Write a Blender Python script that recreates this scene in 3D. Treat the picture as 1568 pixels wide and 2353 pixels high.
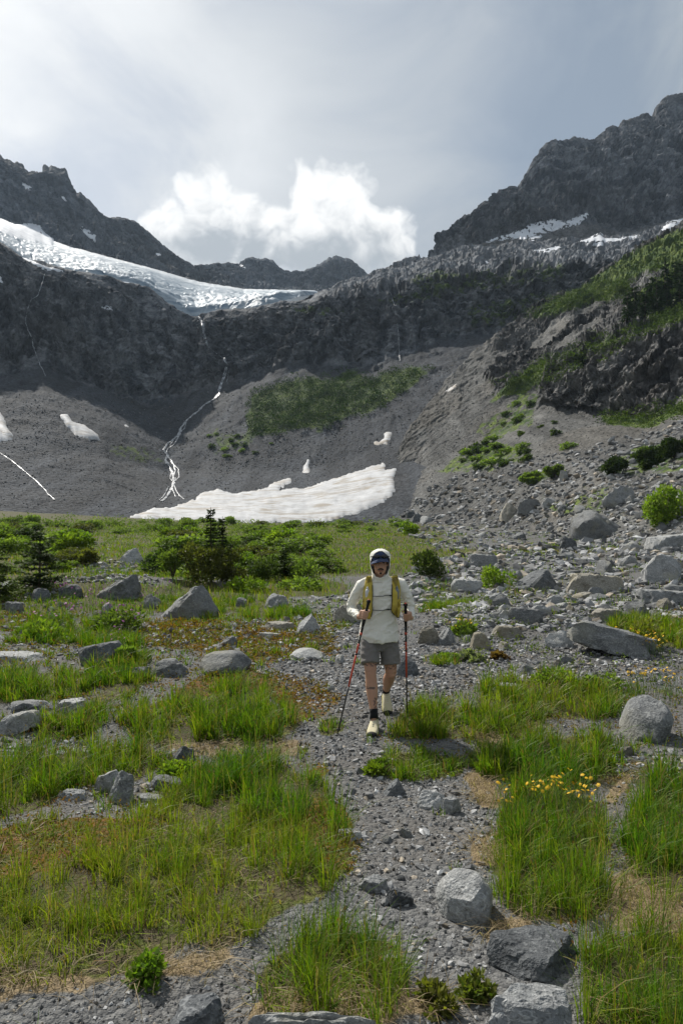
import bpy, bmesh, math, random
import numpy as np
from mathutils import Vector, Matrix

for _o in list(bpy.data.objects):
    bpy.data.objects.remove(_o, do_unlink=True)
scene = bpy.context.scene
COL = scene.collection
R = math.radians

# ------------------------------------------------------------------ camera
# pixel frame used for measuring the photograph: 1568 x 2352, 24 mm lens on a 24 x 36 mm upright frame
FPX, CX, CY, CAMZ = 1568.0, 784.0, 1176.0, 2.0
cam_data = bpy.data.cameras.new('camera')
cam_data.sensor_fit = 'VERTICAL'
cam_data.sensor_height = 36.0
cam_data.lens = 24.0
cam_data.clip_start = 0.05
cam_data.clip_end = 20000.0
cam = bpy.data.objects.new('camera', cam_data)
COL.objects.link(cam)
cam.location = (0, 0, CAMZ)
cam.rotation_euler = (R(90), 0, 0)
scene.camera = cam

# ------------------------------------------------------------------ sky, sun, exposure
SUN_AZ, SUN_EL = R(-34), R(43)
SUN = Vector((math.sin(SUN_AZ) * math.cos(SUN_EL), math.cos(SUN_AZ) * math.cos(SUN_EL), math.sin(SUN_EL)))
scene.view_settings.view_transform = 'Standard'
scene.view_settings.look = 'None'
scene.view_settings.gamma = 1.0
scene.view_settings.exposure = 0.22
scene.view_settings.use_curve_mapping = False
scene.cycles.use_denoising = True
scene.cycles.max_bounces = 5
scene.cycles.diffuse_bounces = 2
scene.cycles.glossy_bounces = 2
scene.cycles.transmission_bounces = 4
scene.cycles.volume_bounces = 1
scene.cycles.transparent_max_bounces = 8
scene.cycles.caustics_reflective = False
scene.cycles.caustics_refractive = False


class NG:
    """small helper to wire shader nodes"""
    def __init__(self, tree):
        self.t = tree

    def new(self, kind, **kw):
        n = self.t.nodes.new(kind)
        for k, v in kw.items():
            setattr(n, k, v)
        return n

    def put(self, sock, v):
        if v is None:
            return
        if hasattr(v, 'is_linked') or isinstance(v, bpy.types.NodeSocket):
            self.t.links.new(v, sock)
        elif isinstance(v, (tuple, list)) and len(v) == 3 and sock.type == 'RGBA':
            sock.default_value = (*v, 1)
        else:
            sock.default_value = v

    def m(self, op, a, b=None, c=None, clamp=False):
        n = self.new('ShaderNodeMath', operation=op, use_clamp=clamp)
        for i, v in enumerate((a, b, c)):
            self.put(n.inputs[i], v)
        return n.outputs[0]

    def v(self, op, a, b=None, s=None):
        n = self.new('ShaderNodeVectorMath', operation=op)
        self.put(n.inputs[0], a)
        if b is not None:
            self.put(n.inputs[1], b)
        if s is not None:
            self.put(n.inputs['Scale'], s)
        return n.outputs[1] if op in ('DOT_PRODUCT', 'LENGTH') else n.outputs[0]

    def xyz(self, x, y, z):
        n = self.new('ShaderNodeCombineXYZ')
        for i, q in enumerate((x, y, z)):
            self.put(n.inputs[i], q)
        return n.outputs[0]

    def sep(self, a):
        n = self.new('ShaderNodeSeparateXYZ')
        self.put(n.inputs[0], a)
        return n.outputs

    def noise(self, vec, scale, detail=4, rough=0.55, dist=0.0, color=False, lac=2.0, dim='3D'):
        n = self.new('ShaderNodeTexNoise', noise_dimensions=dim)
        self.put(n.inputs['Vector'], vec)
        n.inputs['Scale'].default_value = scale
        n.inputs['Detail'].default_value = detail
        n.inputs['Roughness'].default_value = rough
        n.inputs['Lacunarity'].default_value = lac
        n.inputs['Distortion'].default_value = dist
        return n.outputs['Color' if color else 'Fac']

    def voro(self, vec, scale, out='Distance', feature='F1', rnd=1.0):
        n = self.new('ShaderNodeTexVoronoi', feature=feature)
        self.put(n.inputs['Vector'], vec)
        n.inputs['Scale'].default_value = scale
        n.inputs['Randomness'].default_value = rnd
        return n.outputs[out]

    def step(self, x, lo, hi, a=0.0, b=1.0, kind='SMOOTHSTEP'):
        n = self.new('ShaderNodeMapRange', interpolation_type=kind)
        self.put(n.inputs['Value'], x)
        for k, q in zip(('From Min', 'From Max', 'To Min', 'To Max'), (lo, hi, a, b)):
            self.put(n.inputs[k], q)
        return n.outputs[0]

    def mix(self, f, a, b, mode='MIX'):
        n = self.new('ShaderNodeMix', data_type='RGBA', blend_type=mode)
        n.clamp_factor = True
        self.put(n.inputs[0], f)
        self.put(n.inputs[6], a)
        self.put(n.inputs[7], b)
        return n.outputs[2]

    def attr(self, name, out='Color'):
        n = self.new('ShaderNodeAttribute', attribute_name=name)
        return n.outputs[out]

    def bump(self, h, strength=0.5, dist=0.1):
        n = self.new('ShaderNodeBump')
        n.inputs['Strength'].default_value = strength
        n.inputs['Distance'].default_value = dist
        self.put(n.inputs['Height'], h)
        return n.outputs[0]


world = bpy.data.worlds.new('World')
scene.world = world
world.use_nodes = True
world.node_tree.nodes.clear()
g = NG(world.node_tree)
sky = g.new('ShaderNodeTexSky', sky_type='NISHITA')
sky.sun_disc = False
sky.sun_elevation = SUN_EL
sky.sun_rotation = SUN_AZ
sky.altitude = 1500
nish = g.v('SCALE', sky.outputs[0], s=0.10)
D_ = g.new('ShaderNodeTexCoord').outputs['Generated']
dx, dy, dz = g.sep(D_)
den = g.m('ADD', g.m('ABSOLUTE', dz), 0.22)
pl = g.xyz(g.m('DIVIDE', dx, den), g.m('DIVIDE', dy, den), 0.0)          # a high flat cloud deck
warp = g.v('SCALE', g.v('SUBTRACT', g.noise(pl, 0.9, 2, 0.5, color=True, dim='2D'), (0.5, 0.5, 0.5)), s=0.9)
plw = g.v('ADD', pl, warp)
n1 = g.noise(plw, 0.95, 4, 0.5, dim='2D')
n2 = g.noise(g.v('MULTIPLY', plw, (1.0, 0.75, 1.0)), 2.6, 6, 0.58, dim='2D')
sdot = g.m('MAXIMUM', g.v('DOT_PRODUCT', D_, tuple(SUN)), 0.0)
hlen = g.m('SQRT', g.m('ADD', g.m('MULTIPLY', dx, dx), g.m('ADD', g.m('MULTIPLY', dy, dy), 0.001)))
adot = g.m('MAXIMUM', g.m('DIVIDE', g.m('ADD', g.m('MULTIPLY', dx, math.sin(SUN_AZ)), g.m('MULTIPLY', dy, math.cos(SUN_AZ))), hlen), 0.0)
glow = g.m('ADD', g.m('MULTIPLY', g.m('POWER', sdot, 4.0), 0.42), g.m('MULTIPLY', g.m('POWER', sdot, 24.0), 0.35))
# thin cloud low under the sun is brighter than thin cloud away from it
glow = g.m('ADD', glow, g.m('MULTIPLY', g.m('MULTIPLY', g.m('POWER', adot, 9.0), 0.42), g.step(dz, 0.75, 0.30)))
fz = g.m('ADD', g.m('MULTIPLY', g.m('SUBTRACT', n1, 0.5), 0.85), g.m('MULTIPLY', g.m('SUBTRACT', n2, 0.5), 0.55))
lev = g.m('ADD', g.m('ADD', 0.10, fz), glow, clamp=True)
# veil of high cloud: blue grey where thick and away from the sun, near white where the sun comes through
veil = g.mix(g.step(lev, 0.0, 1.0, kind='LINEAR'), (0.295, 0.345, 0.400), (0.93, 0.94, 0.95))
cover = g.step(g.m('ADD', n2, g.m('MULTIPLY', n1, 0.6)), 0.55, 0.90, 0.78, 1.0)
skyc = g.mix(cover, nish, veil)
# cumulus standing behind the headwall: overlapping puffs, broken up by noise
yy = g.m('MAXIMUM', dy, 0.05)
cu = g.m('DIVIDE', dx, yy)
cw = g.m('DIVIDE', dz, yy)
uv = g.xyz(cu, cw, 0.0)
cwp = g.v('ADD', uv, g.v('SCALE', g.v('SUBTRACT', g.noise(uv, 9.0, 3, 0.6, color=True, dim='2D'), (0.5, 0.5, 0.5)), s=0.055))
PUFFS = [(470, 462, 70, 78), (395, 520, 95, 66), (545, 500, 95, 80), (640, 530, 95, 80), (705, 440, 44, 66), (772, 480, 100, 104),
         (850, 535, 95, 76), (560, 570, 220, 60), (760, 570, 180, 56), (440, 562, 150, 60)]
dens = None
for (px, py, rx, ry) in PUFFS:
    q = g.v('MULTIPLY', g.v('SUBTRACT', cwp, ((px - CX) / FPX, (CY - py) / FPX, 0)), (FPX / rx, FPX / ry, 0))
    e = g.m('SUBTRACT', 1.0, g.v('LENGTH', q))
    dens = e if dens is None else g.m('SMOOTH_MAX', dens, e, 0.25)
def billow(vec, sc, det):
    n = g.new('ShaderNodeTexVoronoi', feature='F1', voronoi_dimensions='2D', normalize=True)
    g.put(n.inputs['Vector'], vec)
    n.inputs['Scale'].default_value = sc
    n.inputs['Detail'].default_value = det
    n.inputs['Roughness'].default_value = 0.55
    return g.m('SUBTRACT', 1.0, n.outputs['Distance'])


fb = g.m('ADD', g.m('MULTIPLY', billow(cwp, 15.0, 3), 0.75), g.m('MULTIPLY', g.noise(cwp, 26.0, 4, 0.6, dim='2D'), 0.35))
fb2 = g.m('ADD', g.m('MULTIPLY', billow(g.v('ADD', cwp, (0.012, -0.016, 0.0)), 15.0, 3), 0.75), 0.175)
dens2 = g.m('ADD', dens, g.m('MULTIPLY', g.m('SUBTRACT', fb, 0.66), 1.5))
front = g.step(dy, 0.05, 0.2)
calpha = g.m('MULTIPLY', g.step(dens2, -0.06, 0.38), front)
lit = g.m('ADD', g.m('MULTIPLY', g.m('SUBTRACT', fb, fb2), 1.5), g.step(cw, 0.335, 0.46, 0.02, 0.92))
lit = g.m('ADD', lit, g.m('MULTIPLY', g.m('SUBTRACT', g.noise(g.v('ADD', cwp, (3.1, 1.7, 0.0)), 7.0, 3, 0.5, dim='2D'), 0.5), 1.5))
ccol = g.mix(g.step(lit, 0.05, 0.95), (0.42, 0.46, 0.50), (1.0, 1.0, 0.99))
skyc = g.mix(g.m('MULTIPLY', calpha, 0.97), skyc, ccol)
bg = g.new('ShaderNodeBackground')
g.put(bg.inputs['Color'], skyc)
bg.inputs['Strength'].default_value = 0.90
wo = g.new('ShaderNodeOutputWorld')
g.t.links.new(bg.outputs[0], wo.inputs['Surface'])

world.cycles.sampling_method = 'MANUAL'
world.cycles.sample_map_resolution = 256

sun_data = bpy.data.lights.new('sun', 'SUN')
sun_data.energy = 5.0
sun_data.angle = R(1.0)
sun_data.color = (1.0, 0.955, 0.885)
sun = bpy.data.objects.new('sun', sun_data)
COL.objects.link(sun)
sun.rotation_euler = SUN.to_track_quat('Z', 'Y').to_euler()

# ------------------------------------------------------------------ helpers
rng = np.random.default_rng(7)
random.seed(7)


def tag(o, label=None, cat=None, group=None, kind=None):
    if label:
        o['label'] = label
    if cat:
        o['category'] = cat
    if group:
        o['group'] = group
    if kind:
        o['kind'] = kind
    return o


def link(o, parent=None):
    COL.objects.link(o)
    if parent is not None:
        o.parent = parent
    return o


def empty(name, loc=(0, 0, 0), rz=0.0):
    o = bpy.data.objects.new(name, None)
    o.empty_display_size = 0.1
    o.location = loc
    o.rotation_euler = (0, 0, rz)
    return link(o)


def mesh_np(name, v, tris=None, quads=None, mat=None, smooth=True, attrs=None):
    """mesh from numpy arrays; attrs: {name: (n,) or (n,3) per-vertex}"""
    me = bpy.data.meshes.new(name)
    v = np.ascontiguousarray(v, dtype=np.float32)
    parts, starts, tot = [], [], 0
    for f, k in ((tris, 3), (quads, 4)):
        if f is not None and len(f):
            f = np.asarray(f, dtype=np.int32)
            parts.append(f.ravel())
            starts.append(tot + np.arange(len(f), dtype=np.int32) * k)
            tot += f.size
    loops = np.concatenate(parts)
    st = np.concatenate(starts)
    me.vertices.add(len(v))
    me.vertices.foreach_set('co', v.ravel())
    me.loops.add(len(loops))
    me.loops.foreach_set('vertex_index', loops)
    me.polygons.add(len(st))
    me.polygons.foreach_set('loop_start', st)
    me.polygons.foreach_set('use_smooth', np.full(len(st), bool(smooth)))
    for k, a in (attrs or {}).items():
        a = np.asarray(a, dtype=np.float32)
        if a.ndim == 1:
            me.attributes.new(k, 'FLOAT', 'POINT').data.foreach_set('value', a)
        else:
            c4 = np.ones((len(a), 4), np.float32)
            c4[:, :3] = a
            me.attributes.new(k, 'FLOAT_COLOR', 'POINT').data.foreach_set('color', c4.ravel())
    me.update(calc_edges=True)
    if mat:
        me.materials.append(mat)
    return me


def obj(name, me, parent=None, loc=None):
    o = bpy.data.objects.new(name, me)
    if loc is not None:
        o.location = loc
    return link(o, parent)


def copy_tree(o, parent=None):
    """a thing with its parts"""
    c = o.copy()
    COL.objects.link(c)
    c.parent = parent
    for ch in o.children:
        copy_tree(ch, c)
    return c


# --- vector noise
_GT = np.random.default_rng(99).normal(size=(1024, 3)).astype(np.float32)
_GT /= np.linalg.norm(_GT, axis=1, keepdims=True)
_RT = np.random.default_rng(98).random((4096, 4)).astype(np.float32)


def _hash(i, j, k, s=0):
    with np.errstate(over='ignore'):
        h = (i.astype(np.uint32) * np.uint32(73856093)) ^ (j.astype(np.uint32) * np.uint32(19349663)) ^ (k.astype(np.uint32) * np.uint32(83492791)) ^ np.uint32((s * 2654435761) & 0xffffffff)
        h ^= h >> np.uint32(13)
        h *= np.uint32(0x5bd1e995)
        h ^= h >> np.uint32(15)
    return h


def gnoise(p, seed=0):
    p = np.asarray(p, np.float32)
    b = np.floor(p)
    f = p - b
    b = b.astype(np.int64)
    w = f * f * f * (f * (f * 6 - 15) + 10)
    out = 0
    for a in (0, 1):
        for c in (0, 1):
            for e in (0, 1):
                gidx = _hash(b[:, 0] + a, b[:, 1] + c, b[:, 2] + e, seed) & 1023
                gr = _GT[gidx]
                d = gr[:, 0] * (f[:, 0] - a) + gr[:, 1] * (f[:, 1] - c) + gr[:, 2] * (f[:, 2] - e)
                out = out + d * (w[:, 0] if a else 1 - w[:, 0]) * (w[:, 1] if c else 1 - w[:, 1]) * (w[:, 2] if e else 1 - w[:, 2])
    return out * 1.6


def fbm(p, octv=4, gain=0.5, seed=0, ridged=False):
    p = np.asarray(p, np.float32)
    s, a, t = 0, 1.0, 0.0
    for o in range(octv):
        n = gnoise(p * (2.03 ** o), seed + o * 17)
        if ridged:
            n = 1 - 2 * np.abs(n)
        s = s + a * n
        t += a
        a *= gain
    return s / t


def facets(p, seed=0, tilt=0.8):
    """blocky relief: each cell of a jittered lattice is a tilted plane; returns height and edge distance"""
    p = np.asarray(p, np.float32)
    b = np.floor(p).astype(np.int64)
    best = np.full(len(p), 1e9, np.float32)
    sec = np.full(len(p), 1e9, np.float32)
    val = np.zeros(len(p), np.float32)
    for a in (-1, 0, 1):
        for c in (-1, 0, 1):
            for e in (-1, 0, 1):
                i, j, k = b[:, 0] + a, b[:, 1] + c, b[:, 2] + e
                r = _RT[_hash(i, j, k, seed) & 4095]
                q = p - (np.stack([i, j, k], 1) + r[:, :3])
                d = (q * q).sum(1)
                gr = _GT[_hash(i, j, k, seed + 5) & 1023]
                h = (q * gr).sum(1) * tilt + (r[:, 3] - 0.5)
                near = d < best
                sec = np.where(near, best, np.minimum(sec, d))
                val = np.where(near, h, val)
                best = np.where(near, d, best)
    return val, np.sqrt(sec) - np.sqrt(best)


def sstep(x, a, b):
    t = np.clip((x - a) / (b - a), 0, 1)
    return t * t * (3 - 2 * t)


def in_poly(px, py, poly):
    inside = np.zeros(px.shape, bool)
    n = len(poly)
    for i in range(n):
        x1, y1 = poly[i]
        x2, y2 = poly[(i + 1) % n]
        if y1 == y2:
            continue
        cond = ((y1 > py) != (y2 > py)) & (px < (x2 - x1) * (py - y1) / (y2 - y1) + x1)
        inside ^= cond
    return inside


def grid_quads(nr, nc):
    i = np.arange(nr * nc).reshape(nr, nc)
    return np.stack([i[:-1, :-1], i[:-1, 1:], i[1:, 1:], i[1:, :-1]], -1).reshape(-1, 4)


def pix(x, y, z):
    """where a world point falls in the 1568 x 2352 measuring frame"""
    y = np.maximum(y, 0.05)
    return CX + FPX * x / y, CY - FPX * (z - CAMZ) / y


def mat_new(name):
    m = bpy.data.materials.new(name)
    m.use_nodes = True
    m.node_tree.nodes.clear()
    gg = NG(m.node_tree)
    out = gg.new('ShaderNodeOutputMaterial')
    return m, gg, out


def principled(gg, out, col, rough=0.8, normal=None, spec=0.3, **kw):
    b = gg.new('ShaderNodeBsdfPrincipled')
    gg.put(b.inputs['Base Color'], col)
    gg.put(b.inputs['Roughness'], rough)
    b.inputs['Specular IOR Level'].default_value = spec
    if normal is not None:
        gg.put(b.inputs['Normal'], normal)
    for k, v in kw.items():
        gg.put(b.inputs[k], v)
    gg.t.links.new(b.outputs[0], out.inputs['Surface'])
    return b


def simple_mat(name, col, rough=0.7, var=0.12, scale=40, bump=0.15, spec=0.3, dist=0.003, **kw):
    m, gg, out = mat_new(name)
    co = gg.new('ShaderNodeTexCoord').outputs['Object']
    n = gg.noise(co, scale, 4, 0.6)
    c = gg.mix(n, tuple(q * (1 - var) for q in col), tuple(min(1, q * (1 + var)) for q in col))
    nb = gg.bump(gg.noise(co, scale * 2.2, 3), bump, dist)
    principled(gg, out, c, rough, nb, spec, **kw)
    return m

# ------------------------------------------------------------------ terrain materials
def geo_pos(gg):
    return gg.new('ShaderNodeNewGeometry').outputs['Position']


def make_cliff_mat(name, s=1.0):
    """colours come with the mesh (rock, scree, growth); the nodes add fine grain and relief"""
    m, gg, out = mat_new(name)
    P = geo_pos(gg)
    c = gg.attr('col')
    scree = gg.attr('scree', 'Fac')
    fine = gg.noise(P, 0.9 * s, 3, 0.7)
    vo = gg.new('ShaderNodeTexVoronoi')
    gg.put(vo.inputs['Vector'], P)
    vo.inputs['Scale'].default_value = 1.7 * s
    stone = gg.sep(vo.outputs['Color'])[0]
    k = gg.mix(scree, gg.step(fine, 0.3, 0.7, 0.55, 1.48, 'LINEAR'), gg.step(stone, 0.0, 1.0, 0.60, 1.42, 'LINEAR'))
    col = gg.mix(1.0, c, k, 'MULTIPLY')
    nb = gg.bump(gg.m('ADD', fine, gg.m('MULTIPLY', vo.outputs['Distance'], -0.35)), 0.6, 0.6 / s)
    principled(gg, out, col, 0.9, nb, 0.12)
    return m


def hue(q, dark, light, warm, scree, veg1, veg2, zone, s, seed):
    """colours of the ground per vertex; headwall scree has cloud shade painted in"""
    A = lambda c: np.array(c)[None, :]
    lerp = lambda a, b, f: a + (b - a) * f[:, None]
    st = np.array([1, 1, 0.25])
    w = q + 5 / s * fbm(q * 0.03 * s, 3, seed=seed)[:, None]
    streak = fbm(w * st * 0.20 * s, 4, 0.6, seed + 1)
    patch = fbm(w * 0.03 * s, 4, 0.55, seed + 2)
    beds = fbm(w * np.array([0.05, 0.05, 0.5]) * s, 4, 0.6, seed + 3)
    fine = gnoise(q * 0.8 * s, seed + 4)
    c = lerp(A(dark), A(light), sstep(streak, -0.28, 0.30))
    c = lerp(c, A(warm), 0.55 * sstep(patch, 0.05, 0.35))
    c = c * (1 + 1.3 * fbm(w * np.array([1, 1, 0.5]) * 0.022 * s, 4, 0.55, seed + 9))[:, None]
    c = lerp(c, A(light) * 1.5, 0.5 * sstep(fine + 0.5 * streak, 0.25, 0.65))
    c = lerp(c, A(dark) * 0.6, 0.5 * sstep(beds, 0.12, 0.35))
    z0, z1, z2 = zone[:, 0], zone[:, 1], zone[:, 2]
    c = lerp(c, A(light) * 1.7, z2 * (0.5 + 0.5 * sstep(streak, -0.2, 0.2)))
    # scree: sorted in bands running downhill
    band = fbm(np.stack([q[:, 0] * 0.16 * s, q[:, 1] * 0.02 * s, q[:, 2] * 0.03 * s], 1), 4, 0.6, seed + 6)
    sc = A(scree) * (1 + 0.85 * band + 0.35 * patch)[:, None]
    sc = lerp(sc, A(scree) * A((1.08, 0.99, 0.88)), 0.5 * sstep(patch, 0.0, 0.3))
    runnel = fbm(np.stack([q[:, 0] * 0.45 * s, q[:, 1] * 0.03 * s, q[:, 2] * 0.02 * s], 1), 3, 0.6, seed + 10)
    sc = sc * (1 + 0.45 * runnel)[:, None]
    c = lerp(c, sc, sstep(z0, 0.35, 0.65))
    gv = fbm(q * 0.35 * s, 5, 0.65, seed + 7)
    gm = sstep(z1 + 0.75 * gv, 0.42, 0.62)
    vg = lerp(A(veg1), A(veg2), sstep(fbm(q * 0.22 * s, 4, 0.6, seed + 8), -0.25, 0.25))
    return np.clip(lerp(c, vg, gm), 0.01, 0.9)


MAT_CLIFF = make_cliff_mat('headwall_rock')
MAT_RSLOPE = make_cliff_mat('slope_rock', 1.6)
MAT_FAR = make_cliff_mat('far_rock', 0.5)


# ------------------------------------------------------------------ mountain sheets
def line(pts, xs, k):
    p = np.array(pts, float)
    return np.interp(xs, p[:, 0], p[:, k])


def sheet(xs, lines, rows, smooth=2, jag=None):
    """lines: per line [(frame x, frame y, depth)...]; straight slopes between lines. returns (nr,nc,3), t (line number)"""
    nodes = []
    for li, L in enumerate(lines):
        y, d = line(L, xs, 1), line(L, xs, 2)
        if jag and li == jag[0]:           # broken crest
            q = np.stack([xs, 0 * xs, 0 * xs + 3.3], 1)
            y = y - jag[1] * (fbm(q / 26, 4, 0.6, jag[2], True) - 0.35) - 0.5 * jag[1] * np.round(1.6 * gnoise(q / 8.0, jag[2] + 7)) / 1.6
        x = (xs - CX) / FPX * d
        z = CAMZ + d * (CY - y) / FPX
        nodes.append(np.stack([x, d, z], -1))
    out, tt = [], []
    for i, n in enumerate(rows):
        for j in range(n + (1 if i == len(rows) - 1 else 0)):
            f = j / n
            out.append(nodes[i] * (1 - f) + nodes[i + 1] * f)
            tt.append(i + f)
    P = np.array(out)
    for _ in range(smooth):
        P[1:-1] = P[1:-1] * 0.5 + 0.25 * (P[:-2] + P[2:])
    return P, np.array(tt)


def normals(P):
    a = np.gradient(P, axis=1)
    b = np.gradient(P, axis=0)
    n = np.cross(a, b)
    n /= np.linalg.norm(n, axis=-1, keepdims=True) + 1e-9
    return n


def rocky(P, amp, s, seed, stretch=0.28):
    """crag relief on a sheet: gullies and ribs running down the slope, blocks, cracks"""
    sh = P.shape[:2]
    q = P.reshape(-1, 3)
    N = normals(P).reshape(-1, 3)
    st = np.array([1, 0.7, stretch])
    w = q + 3 / s * np.stack([fbm(q * 0.02 * s, 3, seed=seed + 1), fbm(q * 0.02 * s, 3, seed=seed + 2), fbm(q * 0.02 * s, 3, seed=seed + 3)], 1)
    big = fbm(w * st * 0.028 * s, 3, 0.5, seed + 4, True)
    rib = fbm(w * st * 0.10 * s, 4, 0.6, seed + 5, True)
    f1, e1 = facets(w * np.array([1, 1, 0.45]) * 0.13 * s, seed + 6)
    f2, e2 = facets(w * np.array([1, 1, 0.5]) * 0.34 * s, seed + 7)
    f3, e3 = facets(q * np.array([1, 1, 0.6]) * 0.85 * s, seed + 9)
    h = 2.1 * big + 0.95 * rib + 1.0 * f1 + 0.58 * f2 + 0.28 * f3 - 0.22 * sstep(0.08 - e1, 0, 0.08)
    # ledges: strata dipping gently, each step leaning out then cut back
    lz = (q[:, 2] + 0.18 * q[:, 0]) * 0.085 * s + 0.9 * fbm(q * np.array([0.02, 0.02, 0.03]) * s, 3, 0.5, seed + 12)
    saw = (lz - np.floor(lz))
    lz2 = lz * 2.7 + 1.1 * fbm(q * 0.05 * s, 2, 0.5, seed + 13)
    saw2 = (lz2 - np.floor(lz2))
    h = h + 0.55 * (sstep(saw, 0.0, 0.25) - saw) + 0.30 * (sstep(saw2, 0.0, 0.25) - saw2)
    a = amp.reshape(-1)[:, None]
    dirv = N * 0.75 + np.array([0, -0.35, 0])
    return (q + dirv * (h[:, None] - 0.5) * a).reshape(*sh, 3)


def poly_mask(P, polys, wob=10, seed=3, zoff=0.0):
    q = P.reshape(-1, 3)
    px, py = pix(q[:, 0], q[:, 1], q[:, 2] + zoff)
    s = np.stack([px, py, np.zeros_like(px)], 1) / 38.0
    px = px + wob * fbm(s, 4, 0.6, seed)
    py = py + wob * fbm(s, 4, 0.6, seed + 50)
    m = np.zeros(len(q), bool)
    for p in polys:
        m |= in_poly(px, py, p)
    return m.reshape(P.shape[:2]).astype(float)


def blur2(a, n=1):
    for _ in range(n):
        b = a.copy()
        b[1:-1] = (a[:-2] + 2 * a[1:-1] + a[2:]) / 4
        c = b.copy()
        c[:, 1:-1] = (b[:, :-2] + 2 * b[:, 1:-1] + b[:, 2:]) / 4
        a = c
    return a


def cols(inner0, inner1, n, out0, out1, no):
    return np.concatenate([np.linspace(out0, inner0, no, endpoint=False), np.linspace(inner0, inner1, n), np.linspace(inner1, out1, no + 1)[1:]])


TERRAIN = []


def add_sheet(name, P, zone, mat, label, cat, pal, s, seed):
    nr, nc = P.shape[:2]
    z = zone.reshape(-1, 3)
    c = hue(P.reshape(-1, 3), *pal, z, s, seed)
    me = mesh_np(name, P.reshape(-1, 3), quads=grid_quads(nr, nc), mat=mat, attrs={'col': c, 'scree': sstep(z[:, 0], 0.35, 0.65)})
    fq = grid_quads(nr, nc)
    me.polygons.foreach_set('use_smooth', z[fq, 0].mean(1) > 0.5)          # broken rock keeps hard edges
    o = obj(name, me)
    tag(o, label, cat, kind='structure')
    TERRAIN.append(o)
    return o


# --- headwall: scree apron, cliff band, bench
A1 = [(-900, 1140, 110), (0, 1165, 118), (100, 1172, 120), (200, 1182, 122), (290, 1192, 124), (400, 1197, 125), (560, 1201, 125), (700, 1198, 125),
      (800, 1193, 125), (900, 1187, 125), (1000, 1180, 125), (1300, 1178, 125), (2300, 1170, 125)]
A0 = [(x, y + 70, d - 14) for x, y, d in A1]
A2 = [(-900, 980, 140), (0, 1040, 152), (120, 1044, 158), (240, 1055, 168), (330, 1072, 184), (390, 1085, 196), (450, 1085, 196), (560, 1080, 192), (700, 1085, 184),
      (800, 1060, 182), (900, 1020, 182), (1000, 970, 185), (1100, 930, 190), (1300, 880, 200), (2300, 800, 210)]
A3 = [(-900, 760, 190), (0, 866, 215), (100, 858, 226), (200, 880, 240), (300, 915, 262), (350, 925, 274), (420, 905, 284), (490, 885, 285), (560, 868, 278), (620, 850, 270),
      (700, 832, 264), (800, 842, 262), (860, 830, 262), (930, 806, 262), (1000, 790, 262), (1100, 770, 264), (1200, 745, 268), (1300, 720, 270), (2300, 600, 280)]
A4 = [(-900, 420, 250), (0, 562, 268), (60, 600, 276), (150, 622, 286), (260, 642, 296), (340, 664, 304), (380, 697, 310), (440, 726, 312), (500, 720, 309), (560, 714, 304),
      (640, 700, 298), (720, 694, 292), (800, 696, 287), (880, 690, 285), (960, 672, 284), (1050, 654, 285), (1100, 644, 286), (1200, 636, 288), (1300, 628, 290), (2300, 560, 300)]
A5 = [(-900, 430, 410), (0, 575, 410), (200, 640, 410), (440, 735, 410), (600, 715, 410), (700, 690, 410), (720, 678, 410), (800, 652, 410), (860, 632, 410), (900, 618, 410), (940, 606, 410),
      (1000, 593, 410), (1050, 584, 410), (1100, 572, 410), (1200, 562, 410), (1350, 556, 410), (1470, 542, 410), (1568, 515, 410), (2300, 380, 410)]
A6 = [(x, y + 80, 450) for x, y, d in A5]
xsA = cols(-40, 1610, 540, -900, 2200, 30)
PA, tA = sheet(xsA, [A0, A1, A2, A3, A4, A5, A6], [5, 46, 56, 120, 46, 5], 2)
T = np.repeat(tA[:, None], PA.shape[1], 1)
qa = PA.reshape(-1, 3)
edge = 0.22 * fbm(np.stack([qa[:, 0] * 0.035, qa[:, 0] * 0, qa[:, 2] * 0.0], 1), 4, 0.6, 31).reshape(T.shape)
cliffm = sstep(T + edge, 2.85, 3.12) * (1 - sstep(T, 4.0, 4.25))
benchm = sstep(T, 3.95, 4.2)
ampA = 0.22 + 2.1 * cliffm + 0.9 * benchm + 0.35 * sstep(T, 1.8, 3.0)
ampA *= sstep(T, 0.6, 1.4) * 0.9 + 0.1
XA = np.repeat(xsA[None, :], PA.shape[0], 0)
ampA *= 1 - 0.75 * sstep(T, 3.7, 4.0) * (1 - sstep(XA, 700, 780))        # ice-worn under the glacier
ampA += 0.6 * benchm * sstep(XA, 760, 860)
PA = rocky(PA, ampA, 1.0, 11)
VEG_A = [[(565, 965), (580, 905), (640, 882), (700, 868), (760, 872), (800, 848), (850, 872), (900, 852), (960, 842), (990, 850), (940, 890), (870, 935), (850, 950), (800, 955), (740, 985), (680, 985), (620, 1000), (575, 1005)]]
VEG_A2 = [[(220, 1020), (330, 1022), (400, 1062), (360, 1070), (260, 1050)], [(480, 980), (600, 1000), (560, 1035), (490, 1040)]]
VEG_A3 = [[(820, 690), (900, 680), (1000, 650), (1130, 620), (1300, 600), (1300, 640), (1150, 660), (1000, 690), (900, 705)], [(930, 640), (1010, 622), (1080, 630), (960, 660)],
          [(1060, 700), (1150, 690), (1260, 660), (1250, 720), (1140, 760), (1080, 760)], [(640, 705), (760, 700), (840, 710), (700, 730)]]
vegA = np.clip(blur2(poly_mask(PA, VEG_A, 14), 3) + 0.52 * blur2(poly_mask(PA, VEG_A2, 16), 5) + 0.5 * blur2(poly_mask(PA, VEG_A3, 18), 5), 0, 1)
screeA = (1 - sstep(T + edge, 2.8, 3.05))
zoneA = np.stack([screeA, vegA, benchm * 0.55 * (xsA[None, :] > 560) + 0 * T], -1)
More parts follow.
